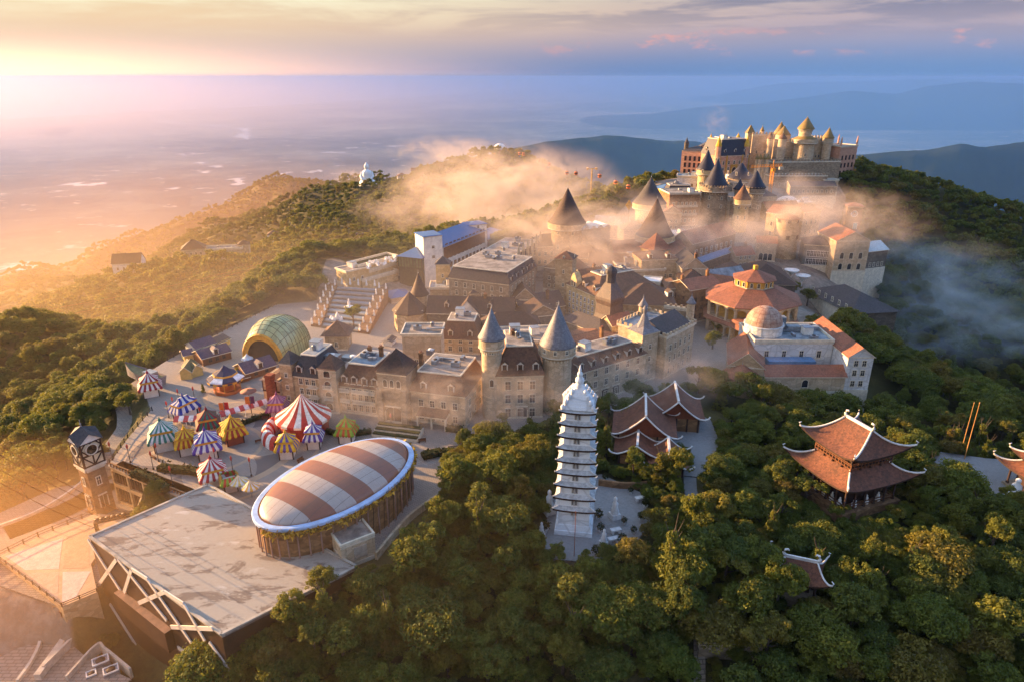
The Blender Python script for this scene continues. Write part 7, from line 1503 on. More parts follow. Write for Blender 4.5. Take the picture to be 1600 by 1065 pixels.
def pavilion():
    p = empty('temple_pavilion', (68.7, 120.2, -.6), R(20), 'large two tiered temple pavilion with sweeping red tile roofs', 'temple')
    MB().frus((-7.6, 7.6, -7.0, 7.0, -4.5), (-7.2, 7.2, -6.6, 6.6, 1.2)).box(-7.4, 7.4, -6.8, 6.8, 1.203, 1.5).build('platform', [S_BROWN], p)
    MB().box(-4.6, 4.6, -4.2, 4.2, 1.503, 6.4).build('inner_wall', [DKWOOD], p); columns(p, 12.6, 11.6, 1.5, 6.6, 6, 6)
    rl = MB()
    for s in (-1, 1):
        for z in (2.0, 2.6): rl.beam((-6.3, s*5.8, z), (6.3, s*5.8, z), .14, .14); rl.beam((s*6.3, -5.8, z), (s*6.3, 5.8, z), .14, .14)
    rl.build('railing', [WOOD], p)
    swoop(p, 16.6, 15.2, 6.6, 9.6, 9.4, 8.4, 1.7, 1.3, ridge=False, name='lower_roof')
    MB().box(-4.3, 4.3, -3.8, 3.8, 9.0, 12.4).build('upper_wall', [DKWOOD], p); columns(p, 10.2, 9.2, 9.3, 12.5, 5, 5, .16)
    g = MB()
    for s in (-1, 1):
        for z in (9.95, 10.6, 10.95): g.beam((-5.2, s*4.7, z), (5.2, s*4.7, z), .13, .13); g.beam((s*5.2, -4.7, z), (s*5.2, 4.7, z), .13, .13)
        for i in range(13): q = -5.2+10.4*i/12; g.box(q-.07, q+.07, s*4.7-.06, s*4.7+.06, 9.5, 10.95); g.box(s*5.2-.06, s*5.2+.06, -4.7+9.4*i/12-.07, -4.7+9.4*i/12+.07, 9.5, 10.95)
    g.build('gallery_rail', [WOOD], p)
    swoop(p, 13.0, 12.0, 12.2, 16.6, .3, 6.6, 1.7, 1.3, name='upper_roof')
    st = MB().lathe([(.5, 0), (.55, .5), (.3, .9), (.34, 1.3), (.14, 1.5), (.2, 1.75), (.05, 1.95)], 8).mesh('statue', [WHITE])
    for i, (u, v) in enumerate(((-5.6,-4),(-5.6,-2),(-5.6,0),(-5.6,2),(-5.6,4),(-3,-5.2),(0,-5.2),(3,-5.2))): o = put('statue', st, None, (68.7+u*math.cos(R(20))-v*math.sin(R(20)), 120.2+u*math.sin(R(20))+v*math.cos(R(20)), .9), i); tag(o, 'white statue standing in the open ground floor of the temple pavilion', 'statue', 'white statues in the temple pavilion')
pavilion()
def small_temple(label, x, y, z0, w, d, ze, zr, rz, tiers=1, iw=None, idp=.3):
    p = empty('small_temple', (x, y, z0), rz, label, 'temple'); MB().box(-w*.42, w*.42, -d*.42, d*.42, -2, .5).build('platform', [S_GREY], p); columns(p, w*.72, d*.72, .5, ze+.3, 3, 3); MB().box(-w*.26, w*.26, -d*.2, d*.3, .503, ze).build('wall', [DKWOOD], p)
    if tiers == 1: swoop(p, w, d, ze, zr, iw or w*.5, idp, 1.5, 1.0, tube=.17)
    else:
        swoop(p, w, d, ze, ze+1.8, w*.5, d*.5, 1.4, 1.0, ridge=False, name='lower_roof'); MB().box(-w*.24, w*.24, -d*.24, d*.24, ze+1.0, ze+3.0).build('upper_wall', [DKWOOD], p); swoop(p, w*.74, d*.74, ze+2.7, ze+5.2, w*.3, .3, 1.2, .8, name='upper_roof')
    return p
x, y = G(1250, 884, 2); small_temple('small red tiled temple gate with white curled ridges deep in the trees', x, y, 2-4.6, 7.4, 6.2, 3.2, 6.0, R(-20), iw=5.2)
small_temple('two tiered red tiled shrine with a white seated statue at the right edge', 110.5, 122, -1, 11.5, 11, 4.6, 8, R(12), 2)
x, y = G(1585, 772, 0); tag(MB().lathe([(1.6, -1), (1.7, .4), (1.5, .6), (1.6, 1.2), (1.0, 1.8), (.9, 2.9), (.4, 3.4), (.55, 3.8), (.5, 4.2), (.1, 4.5)], 16).build('seated_statue', [plain('white_marble', (1,1,1))], None, (x, y, -.6)), 'white seated statue under the right edge shrine', 'statue')
def hall(label, x, y, w, depth, ze, zr, rz, wall=S_BROWN, z0=0.0, lift=.7):
    """curved gable hall with its gable end to the front"""
    p = empty('temple_hall', (x, y, z0), rz, label, 'temple', ); o = 1.1; n = 10; K = 6; b = MB()
    pr = lambda t: (t, zr-(zr-ze)*(1-(1-abs(t))**1.55)+lift*max(0, abs(t)-.8)*2)
    for s in (-1, 1):
        vs = []
        for j in range(K+1):
            yy = -o+(depth+2*o)*j/K
            for i in range(n+1): t, z = pr(i/n); vs.append((s*t*(w/2+o), yy, z+.10*math.cos((j/K-.5)*6.28)*-1))
        f = [(j*(n+1)+i, j*(n+1)+i+1, (j+1)*(n+1)+i+1, (j+1)*(n+1)+i) for j in range(K) for i in range(n)]; b.add(vs, f if s > 0 else [q[::-1] for q in f], 0, True)
        b.add([(x_, y_, z_-.3) for x_, y_, z_ in vs], f, 1)
    ro = b.build('roof', [R_RED, DKWOOD], p); r = MB()
    for yy in (-o, depth+o):
        for s in (-1, 1):
            c = [Vector((s*pr(i/n)[0]*(w/2+o), yy, pr(i/n)[1]+.12)) for i in range(n+1)]; c += [c[-1]+Vector((s*.7, 0, .35)), c[-1]+Vector((s*1.0, 0, .9))]; r.tube(c, .19, 6)
    r.beam((0, -o, zr+.2), (0, depth+o, zr+.2), .5, .6); r.build('ridge', [RIDGEW], ro)
    wl = MB(); wl.box(-w/2, w/2, 0, depth, -1.5, ze-.2); g = [(-w/2, ze-.2)]+[(s*pr(abs(s)*1.0)[0]*0+q*(w/2), pr(abs(q)*(w/2)/(w/2+o))[1]-.45) for q, s in [(-1+2*i/16, 1) for i in range(17)]]+[(w/2, ze-.2)]
    wl.add([(x_, .0, z_) for x_, z_ in g], [tuple(range(len(g)))[::-1]], 1); wl.add([(x_, depth, z_) for x_, z_ in g], [tuple(range(len(g)))], 1); wl.build('wall', [wall, plain('red_brown_gable', srgb(120, 66, 44), .8, .25)], p)
    columns(p, w*.94, .1, -.5, ze-.1, 5, 2, .2)
    return p
hall('rearmost temple hall with curved red roof and white bargeboards', 39.6, 146.5, 11.0, 9.5, 3.6, 8.2, R(-8))
hall('largest temple hall with sunlit curved left roof slope', 30.2, 137.5, 12.5, 9.5, 3.8, 9.0, R(-10))
hall('smallest temple gatehouse in front of the largest hall', 33.6, 127, 6.5, 6.5, 2.0, 4.9, R(-10))
hall('low cross roofed temple wing left of the largest hall', 27.5, 131.5, 8, 5.0, 2.4, 4.9, R(-12))
# -------- the white pagoda
def pagoda():
    x, y = G(899, 832, 0); y += 2.6; rz = R(-9); p = empty('pagoda', (x, y, 0), rz, 'slender white nine storey pagoda with upswept grey eaves', 'pagoda'); h = lambda py: H(py, (x, y-2.4))
    PW = stone('pagoda_white', srgb(238, 240, 242), srgb(224, 228, 232), .3, .2, 23.0, (.20, .20, .20)); EV = plain('weathered_eave', srgb(188, 187, 185), .85, .35, 1.2)
    MB().frus((-3.7, 3.7, -3.7, 3.7, -1.5), (-3.5, 3.5, -3.5, 3.5, .9)).frus((-3.3, 3.3, -3.3, 3.3, .903), (-3.05, 3.05, -3.05, 3.05, 2.0)).build('base', [PW], p)
    rows = [792, 774, 755, 736.5, 718, 699, 680.5, 662, 643]; zs = [2.0]+[h(r) for r in rows]
    for i in range(9):
        f = i/8; a = 2.9-.72*f; z0, z1 = zs[i]+(0 if i == 0 else .25), zs[i+1]; t = empty('storey', (0, 0, 0)); t.parent = p
        MB().frus((-a, a, -a, a, z0), (-a+.05, a-.05, -a+.05, a-.05, z1-.35)).frus((-a-.1, a+.1, -a-.1, a+.1, z1-.347), (-a-.45, a+.45, -a-.45, a+.45, z1-.05)).build('wall', [PW], t)
        swoop(t, 2*a+1.5, 2*a+1.5, z1-.05, z1+.55, 2*a-.6, 2*a-.6, .42, .35, EV, False, .11, 'eave', 1.0, False, .22)
        for k in range(4):
            n_ = MB(); q = .42; zz = z0+(z1-z0)*(.25 if i else .62); hh = min(1.5, (z1-z0)*.62); pr = [(-q, 0), (q, 0)]+[(q*math.cos(math.pi*j/6), hh-q+q*math.sin(math.pi*j/6)) for j in range(7)]
            n_.add([(u, -.05, v) for u, v in pr], [tuple(range(len(pr)))], 1); po = [(u*1.35, v*1.12-.06) for u, v in pr]; m_ = len(pr); n_.add([(u, -.12, v) for u, v in pr]+[(u, -.12, v) for u, v in po], [(j, (j+1) % m_, m_+(j+1) % m_, m_+j) for j in range(m_)], 0)
            n_.lathe([(.22, .05), (.2, hh*.45), (.12, hh*.6), (.16, hh*.75), (.03, hh*.9)], 6, (0, -.16), 0); c, s = math.sin(k*math.pi/2), -math.cos(k*math.pi/2); n_.build('niche', [plain('niche_stone', srgb(176, 172, 166), .8, .2), plain('niche_dark', srgb(120, 116, 112), .8, .2)], t, (c*(a-.01), s*(a-.01), zz), k*math.pi/2)
    zt = zs[-1]; a = 2.15; rf = MB()
    for j in range(6): q0 = a+.55-.33*j; rf.frus((-q0, q0, -q0, q0, zt+.4+.55*j), (-q0+.22, q0-.22, -q0+.22, q0-.22, zt+.95+.55*j))
    rf.build('roof', [PW], p); cr = MB()
    for sx in (-1, 1):
        for sy in (-1, 1):
            for j in range(4): q = a+.5-.5*j; cr.lathe([(.34, zt+.5+.8*j), (.42, zt+1.0+.8*j), (.1, zt+1.5+.8*j)], 6, (sx*q, sy*q))
    cr.build('dragon_ridge', [PW], p); zb = zt+3.6
    MB().lathe([(.9, zb), (1.0, zb+.5), (.6, zb+.8), (.8, zb+1.3), (.72, zb+1.8), (.4, zb+2.1), (.5, zb+2.5), (.42, zb+2.9), (.2, zb+3.1), (.26, zb+3.4), (.05, zb+4.3)], 14).build('spire', [PW], p)
pagoda()
MARB = plain('grey_white_marble', srgb(206, 206, 206), .7, .2, 1.5)
def gstat(px, py, s, label):
    x, y = G(px, py, 0); b = MB(); b.box(-.8, .8, -.8, .8, -.2, 1.0); b.lathe([(.7, 1.0), (.75, 1.6), (.5, 2.4), (.55, 3.0), (.25, 3.4), (.34, 3.8), (.3, 4.1), (.05, 4.4)], 9); tag(put('statue', b.mesh('statue', [MARB]), None, (x, y, 0), .4, (s,)*3), label, 'statue')
for a in ((960, 808, 1.1, 'white standing statue right of the pagoda'), (858, 800, 1.2, 'grey rock like statue left of the pagoda'), (943, 850, .8, 'small white statue in front of the pagoda court'), (846, 836, .7, 'smallest white statue at the left corner of the pagoda court')): gstat(*a)
for i, (px, py, lab) in enumerate(((962,832,'upper'),(958,846,'middle'),(1000,782,'far'))):
    x, y = G(px, py, 0); tag(MB().box(-1.0, 1.0, -.5, .5, .7, .95).box(-.8, -.5, -.4, .4, 0, .697).box(.5, .8, -.4, .4, 0, .697).build('stone_table', [MARB], None, (x, y, 0), .3), lab+' white stone table on the pagoda court', 'table')
POTM = MB().lathe([(.35, 0), (.5, .55), (.55, .6)], 10).mesh('pot', [MARB])
def shrub_mesh():
    r_ = random.Random(9); b = MB()
    for i in range(170):
        v = Vector((r_.gauss(0, 1), r_.gauss(0, 1), r_.gauss(0, 1))).normalized(); c = v*r_.uniform(.45, .85)+Vector((0, 0, 1.3)); b.add([c+Vector((r_.gauss(0, .13), r_.gauss(0, .13), r_.gauss(0, .13))) for _ in range(4)], [(0, 1, 2), (1, 3, 2)])
    return b.mesh('leaves', [LEAFH])
SHM = shrub_mesh()
for i, (px, py, w) in enumerate(((985,770,''),(1008,792,''),(1002,812,''),(990,832,''),(972,850,''),(930,866,''),(870,868,''),(852,830,''),(862,780,''),(946,750,''),(968,760,''),(935,810,''),(938,830,''),(975,818,''))):
    x, y = G(px, py, 0); s = .7+.5*((i*37) % 10)/10; p = empty('potted_shrub', (x, y, 0), i, 'round potted shrub on the paved court of the white pagoda', 'potted plant', 'potted shrubs on the pagoda court'); p.scale = (s, s, s); put('pot', POTM, p); put('leaves', SHM, p)
bm = MB().box(-.9, .9, -.25, .25, .4, .48).box(-.8, -.65, -.2, .2, 0, .397).box(.65, .8, -.2, .2, 0, .397).box(-.9, .9, .2, .27, .483, .9).mesh('bench', [WOOD])
for i, (px, py) in enumerate(((415,655),(470,720),(520,712),(560,700),(310,640),(255,690),(660,690),(720,690),(240,715),(405,690))):
    x, y = G(px, py, 0); tag(put('bench', bm, None, (x, y, 0), i*1.1), 'small wooden bench on the paved plaza', 'bench', 'benches on the plaza')
def post(label, px, base, top, z0, r, mat, cat='flagpole'):
    x, y = G(px, base, z0); h = H(top, (x, y))-z0; tag(MB().lathe([(r*1.6, -1), (r, .3), (r*.7, h), (r*1.3, h+.1), (.03, h+.4)], 8).build('flagpole', [mat], None, (x, y, z0)), label, cat)
post('thin rusty flagpole in front of the pagoda', 897, 868, 800, 0, .07, R_TERRA); OW = plain('ochre_pole', srgb(190, 140, 80), .6, .2)
post('left of two tall ochre poles above the trees', 1503, 700, 630, -1, .10, OW); post('right taller ochre pole above the trees', 1507, 716, 630, -1, .11, OW)
x, y = G(967, 975, -7); p = empty('water_tank', (x, y, -8.2), 0, 'round green water tank with rusty lid among the trees', 'water tank'); MB().lathe([(2.1, -1), (2.1, 4.6)], 24, smooth=False).build('wall', [plain('tank_green', srgb(48, 108, 70), .6, .2)], p); MB().lathe([(2.2, 4.603), (2.2, 4.8), (1.2, 5.1), (.05, 5.2)], 24).build('lid', [plain('rust_lid', srgb(112, 74, 58), .8, .3)], p); MB().tube([(2.45, -.4, -1), (2.45, -.4, 5.0)], .12).build('pipe', [WHITE], p)
x, y = G(1146, 735, 0); p = empty('parasol', (x, y, gz(x, y)), 0, 'blue parasol among the trees beside the footpath', 'parasol'); MB().tube([(0,0,0),(0,0,3)], .06).build('pole', [METAL], p); MB().lathe([(1.5, 2.6), (1.5, 2.75), (.05, 3.4)], 8, smooth=False).build('canopy', [plain('cloth_blue', srgb(46, 70, 190), .7, .1)], p)
wall_thing('grey garden wall below the temple pavilion', [G(*q, -2) for q in ((1200,808),(1245,815),(1280,835),(1330,860))], 1.6, .5, S_GREY)
wall_thing('low brown wall behind the pagoda court', [G(*q, 0) for q in ((935,757),(975,762),(1010,760))], 1.4, .5, S_BROWN, 0)
x, y = G(1130, 1033, -10); b = MB(); b.prism([(-5, -1.6), (5, -2.4), (5.4, 1.4), (-4.6, 2.2)], -2, .3)
tag(b.build('footbridge', [S_GREY], None, (x, y, gz(x, y)+1.0), .05), 'grey stone footbridge at the bottom edge', 'bridge')
railing('pale stone railing of the footbridge at the bottom edge', [(x-5, y-1.7), (x+5, y-2.2)], 1.0, S_PALE, step=1.2, z=gz(x, y)+1.3)
wall_thing('long pale retaining wall beside the oval dome yard', [G(*q, 0) for q in ((588,872),(640,812),(690,776))], 1.3, .5, S_PALE, 0)
# ------------------------------------------------------------------ trees
def leaf_mat():
    m, T = newmat('foliage'); oi = T.n('ShaderNodeObjectInfo').outputs['Random']; at = T.n('ShaderNodeAttribute', attribute_name='tone').outputs['Fac']
    hue = T.n('ShaderNodeValToRGB', inp={0: oi}); cr = hue.color_ramp; cols = ((0, (0.061, 0.111, 0.022)), (0.2, (0.101, 0.156, 0.024)), (0.42, (0.155, 0.176, 0.024)), (0.6, (0.068, 0.124, 0.030)), (0.78, (0.203, 0.195, 0.026)), (0.93, (0.189, 0.117, 0.034)), (1, (0.101, 0.169, 0.024)))
    cr.elements[0].color = (*cols[0][1], 1); cr.elements[1].color = (*cols[-1][1], 1)
    for f, c in cols[1:-1]: cr.elements.new(f).color = (*c, 1)
    c = T.mix(at, T.mix(.45, hue.outputs[0], (.030, .042, .010)), T.mix(.35, hue.outputs[0], (.34, .32, .05)))
    d = T.n('ShaderNodeBsdfPrincipled', inp={0: c, 'Roughness': .65, 'Specular IOR Level': .25}); tr = T.n('ShaderNodeBsdfTranslucent', inp={0: T.mix(.5, c, (.30, .26, .015))}); mx = T.n('ShaderNodeMixShader', inp={0: .42, 1: d.outputs[0], 2: tr.outputs[0]}); T.n('ShaderNodeOutputMaterial', inp={0: mx.outputs[0]}); return m
LEAF = leaf_mat(); BARK = plain('bark', (.085, .062, .045), .9, .4, 2.0)
def crown_mesh(seed, R_, Hc, z0, nb, nl, ls, kind='round'):
    """leaf sprays gathered in clumps through a crown of radius R_ and height Hc that starts at z0"""
    g = np.random.default_rng(seed); cs = []; 
    if kind == 'round':
        lob = [(g.uniform(-.45, .45)*R_, g.uniform(-.45, .45)*R_, z0+Hc*g.uniform(.3, .62), g.uniform(.45, .72)) for _ in range(5)]
        for i in range(nb):
            lx, ly, lz, lr = lob[i % 5]; v = g.normal(size=3); v /= np.linalg.norm(v); v[2] = abs(v[2])*.9-.25; rr = lr*g.uniform(.72, 1.05)
            cs.append((lx+v[0]*R_*rr, ly+v[1]*R_*rr, lz+v[2]*Hc*.62*rr, g.uniform(.10, .19)*R_*1.5))
    elif kind == 'cone':
        for i in range(nb):
            t = (i+.5)/nb; tier = math.floor(t*7)/7+.06*g.uniform(-1, 1); a = g.uniform(0, 6.283); q = R_*(1-tier)**.8*g.uniform(.25, 1.05); cs.append((q*math.cos(a), q*math.sin(a), z0+Hc*tier-q*.12, .16*R_*1.4))
    elif kind == 'flat':
        lob = [(g.uniform(-.7, .7)*R_, g.uniform(-.7, .7)*R_, z0+Hc*g.uniform(.35, .95), g.uniform(.35, .5)) for _ in range(8)]
        for i in range(nb):
            lx, ly, lz, lr = lob[i % 8]; a = g.uniform(0, 6.283); q = R_*lr*math.sqrt(g.uniform(0, 1)); cs.append((lx+q*math.cos(a), ly+q*math.sin(a), lz+Hc*.10*g.normal(), .13*R_*1.3))
    cs = np.array(cs); per = max(1, nl//len(cs)); C = np.repeat(cs, per, 0); n = len(C); tone = np.repeat(np.clip(g.normal(.42, .28, len(cs)), 0, 1), per)
    off = g.normal(size=(n, 3)); off /= np.linalg.norm(off, axis=1)[:, None]; rad = g.uniform(.35, 1.0, n)[:, None]**.5; P = C[:, :3]+off*rad*C[:, 3:4]*np.array([1, 1, .75])
    nrm = off+g.normal(size=(n, 3))*.55+np.array([0, 0, .35]); nrm /= np.linalg.norm(nrm, axis=1)[:, None]; t = np.cross(nrm, g.normal(size=(n, 3))); t /= np.linalg.norm(t, axis=1)[:, None]+1e-9; b_ = np.cross(nrm, t); s = (ls*g.uniform(.6, 1.3, n))[:, None]
    V = np.stack([P-t*s, P-b_*s*.55+nrm*s*.12, P+t*s, P+b_*s*.55+nrm*s*.12], 1).reshape(-1, 3); me = bpy.data.meshes.new('crown'); me.vertices.add(4*n); me.vertices.foreach_set('co', V.ravel())
    me.loops.add(4*n); me.loops.foreach_set('vertex_index', np.arange(4*n)); me.polygons.add(n); me.polygons.foreach_set('loop_start', np.arange(0, 4*n, 4)); me.materials.append(LEAF); me.update(calc_edges=True)
    a = me.attributes.new('tone', 'FLOAT', 'POINT'); a.data.foreach_set('value', np.repeat(np.clip(tone+g.normal(0, .12, n), 0, 1), 4)); return me
def trunk_mesh(seed, h, R_, r=.22, limbs=5):
    g = random.Random(seed); b = MB(); top = Vector((g.uniform(-.4, .4), g.uniform(-.4, .4), h)); b.tube([(0,0,-1.2),(0,0,0),(top.x*.4, top.y*.4, h*.5), top], [r*1.5, r*1.15, r*.85, r*.45], 7)
    for i in range(limbs):
        a = i*6.283/limbs+g.uniform(-.4, .4); s = Vector((0, 0, h*g.uniform(.45, .9))); e = s+Vector((math.cos(a)*R_*.6, math.sin(a)*R_*.6, h*.35)); b.tube([s, s.lerp(e, .5)+Vector((0,0,-.2)), e], [r*.45, r*.3, r*.12], 5)
    return b.mesh('trunk', [BARK])
KINDS = []       # (crown, trunk, light crown for far trees, words)
for i, (R_, Hc, z0, th, kind, nb, nl, ls, words) in enumerate((
    (3.9, 6.4, 2.6, 6.0, 'round', 95, 5200, .26, 'broad olive green tree'), (3.3, 6.8, 2.6, 6.5, 'round', 80, 4600, .25, 'tall rounded green tree'), (4.5, 5.6, 2.4, 5.4, 'round', 110, 5600, .28, 'wide spreading dark tree'),
    (3.0, 5.2, 2.0, 4.6, 'round', 70, 3800, .24, 'small dense leafy tree'), (2.3, 8.2, 1.2, 8.6, 'cone', 90, 3200, .24, 'pointed conifer'), (3.6, 3.6, 4.2, 6.6, 'flat', 80, 3000, .25, 'layered open crowned tree'))):
    KINDS.append((crown_mesh(40+i, R_, Hc, z0, int(nb*1.25), int(nl*1.6), ls*.80, kind), trunk_mesh(60+i, th, R_, .2+.02*R_), crown_mesh(80+i, R_, Hc, z0, max(30, nb//2), nl//7, ls*2.3, kind), words))
# what trees keep clear of
FOOT = []
for o in list(COL.objects):
    if o.parent is None and 'w' in o.keys():
        c, s = math.cos(o.rotation_euler.z), math.sin(o.rotation_euler.z); w, d = o['w']/2+2.2, o['d']; FOOT.append(([(o.location.x+u*c-v*s, o.location.y+u*s+v*c) for u, v in ((-w, -2.2), (w, -2.2), (w, d+2.2), (-w, d+2.2))]))
    elif o.parent is None and 'r' in o.keys(): FOOT.append([(o.location.x+(o['r']+2)*math.cos(a), o.location.y+(o['r']+2)*math.sin(a)) for a in np.linspace(0, 6.28, 9)[:-1]])
for x, y, r in ((68.7, 120.2, 9.5), (110, 122, 7.5), (30, 142, 9.5), (40, 151, 8.5), (33.6, 130, 5.5), (27, 133, 6), (-33, 112, 20), (-86, 128, 6), (49.6, 95.5, 4.2), (76, 184, 16), (94, 181, 16), (60, 178, 9), (80, 219, 19)): FOOT.append([(x+r*math.cos(a), y+r*math.sin(a)) for a in np.linspace(0, 6.28, 13)[:-1]])
FOOT.append([G(*q, 0) for q in ((130,830),(325,750),(562,890),(338,985),(170,1010))])
FOOT.append([D(*q)[:2] for q in ((1250,452,262),(1330,492,222),(1395,480,232),(1300,425,285))])
def scatter(x0, x1, y0, y1, sp, jit=.42):
    nx, ny = int((x1-x0)/sp), int((y1-y0)/(sp*.87)); i, j = np.meshgrid(np.arange(nx), np.arange(ny)); X = x0+(i+.5*(j % 2)+rng.uniform(-jit, jit, i.shape))*sp; Y = y0+(j+rng.uniform(-jit, jit, i.shape))*sp*.87
    return X.ravel(), Y.ravel()
def clear(X, Y, m=2.2):
    k = np.ones(len(X), bool)
    for p in PAVED_POLYS: k &= polydist(X, Y, p) > (m if p is not VILLAGE else 1.5)
    for p in FOOT:
        P = np.array(p); near = (X > P[:, 0].min()-1) & (X < P[:, 0].max()+1) & (Y > P[:, 1].min()-1) & (Y < P[:, 1].max()+1)
        if near.any(): idx = np.where(near)[0]; k[idx] &= polydist(X[idx], Y[idx], p) > 0
    for s, w in ROADS:
        S = np.array(s); d = np.min((X[:, None]-S[None, :, 0])**2+(Y[:, None]-S[None, :, 1])**2, 1) if len(X) < 60000 else np.full(len(X), 1e9); k &= d > (w/2+1.0)**2
    return k
def project(X, Y, Z):
    dep = Y*CP_-(Z-CAMZ)*SP_; up = Y*SP_+(Z-CAMZ)*CP_; dep = np.maximum(dep, .1); return 800+F*X/dep, 532.5-F*up/dep, dep
parts = []
for x0, x1, y0, y1, sp in ((-170, 190, 42, 225, 5.5), (-330, -60, 225, 480, 5.6), (-60, 330, 225, 480, 5.6), (190, 330, 60, 225, 5.6), (-330, -170, 90, 225, 5.6), (-520, 420, 480, 860, 7.4), (-1100, 200, 860, 1650, 10.5), (-700, -330, 200, 480, 8.0), (-1000, -520, 480, 860, 9.5)):
    X, Y = scatter(x0, x1, y0, y1, sp); Z = ground(X, Y); px, py, dep = project(X, Y, Z+5); k = (px > -160) & (px < 1760) & (py < 1200) & (py > 90) & (Z > -330); X, Y, Z, dep, px, py = (q[k] for q in (X, Y, Z, dep, px, py)); k = clear(X, Y); parts.append(np.stack([X, Y, Z, np.full(len(X), sp/5.2), px, py, dep], 1)[k])
TREES = np.concatenate(parts)
# a few clearings: grass slope by the stage, stairs, court
for c, r in (((-76, 119), 9), ((-112, 98), 20), ((-135, 104), 22), ((-26, 93), 4.5), ((-78, 86), 9), ((-88, 100), 9), ((-70, 78), 8), ((-22, 98), 4), ((-168, 796), 22), ((-160, 770), 14), ((66, 108), 6.5), ((58, 112), 5), ((75, 108), 5.5)): TREES = TREES[(TREES[:, 0]-c[0])**2+(TREES[:, 1]-c[1])**2 > r*r]
inframe = (TREES[:, 4] > -10) & (TREES[:, 4] < 1610) & (TREES[:, 5] < 1090) & (TREES[:, 5] > 100) & (TREES[:, 1] < 240)
order = np.argsort(np.where(inframe, TREES[:, 6], 1e9)); near = order[:278]; far = np.setdiff1d(np.arange(len(TREES)), near)
def place(x, y, z, k, sc, label, group='trees on the near slope'):
    cm, tm, _, words = KINDS[k]; p = empty('tree', (x, y, z), random.uniform(0, 6.28), label, 'tree', group); p.scale = (sc*random.uniform(.9, 1.1), sc*random.uniform(.9, 1.1), sc*random.uniform(.88, 1.15)); put('trunk', tm, p); put('crown', cm, p); return p
LAND = [((899, 840), 'before the white pagoda'), ((1250, 880), 'round the small temple gate'), ((1320, 790), 'below the large temple pavilion'), ((1540, 800), 'near the right edge court'), ((1020, 700), 'by the temple halls'), ((967, 960), 'near the green water tank'), ((440, 990), 'beside the dark show hall'), ((700, 780), 'between oval dome and pagoda'), ((1110, 780), 'along the pale footpath'), ((60, 640), 'left of the clock tower'), ((1230, 640), 'below the domed building'), ((750, 980), 'in the bottom middle of the wood'), ((1350, 1000), 'in the bottom right of the wood'), ((1400, 600), 'on the dark right hand ridge')]
for i in near:
    x, y, z, s, px, py, _ = TREES[i]; r = random.random()
    conif = (abs(px-985) < 70 and abs(py-760) < 80) or (px > 1450 and 640 < py < 720)
    k = (4 if r < .5 else 5) if conif else (0 if r < .26 else 1 if r < .46 else 2 if r < .66 else 3 if r < .86 else 5 if r < .95 else 4)
    lm = min(LAND, key=lambda q: (q[0][0]-px)**2+(q[0][1]-py)**2)[1]; w = KINDS[k][3]
    place(x, y, z, k, (random.uniform(.7, 1.2) if py > 720 else random.uniform(.62, .95)), '%s %s' % (w, lm), '%ss %s' % (w, lm))
for px, py, k, s, lab in ((553, 512, 5, .95, 'lone layered pine at the foot of the cascade stairs'), (867, 662, 1, .75, 'yellowish tree in front of the broad cone tower'), (905, 640, 5, .9, 'palm like tree behind the pagoda top'), (1113, 545, 3, .9, 'dark bush tree before the rotunda porch'), (1090, 615, 5, .8, 'airy tree in the mist behind the temple halls'), (785, 664, 3, .5, 'small tree by the steps of the front wing'), (366, 600, 3, .35, 'small potted tree beside the carousel'), (318, 612, 4, .3, 'small potted cypress on the plaza'), (376, 585, 3, .4, 'small tree between hut and carousel'), (1120, 520, 3, .7, 'round tree left of the rotunda'), (190, 615, 0, .9, 'tall tree clump at the plaza edge by the maroon stall'), (200, 630, 1, .85, 'second tree at the plaza edge by the maroon stall'), (1262, 470, 3, 1.0, 'tree between rotunda and dark canopy'), (1240, 462, 1, .8, 'tree behind the rotunda roof')):
    x, y = G(px, py, 0); place(x, y, gz(x, y)+.2, k, s, lab, None)
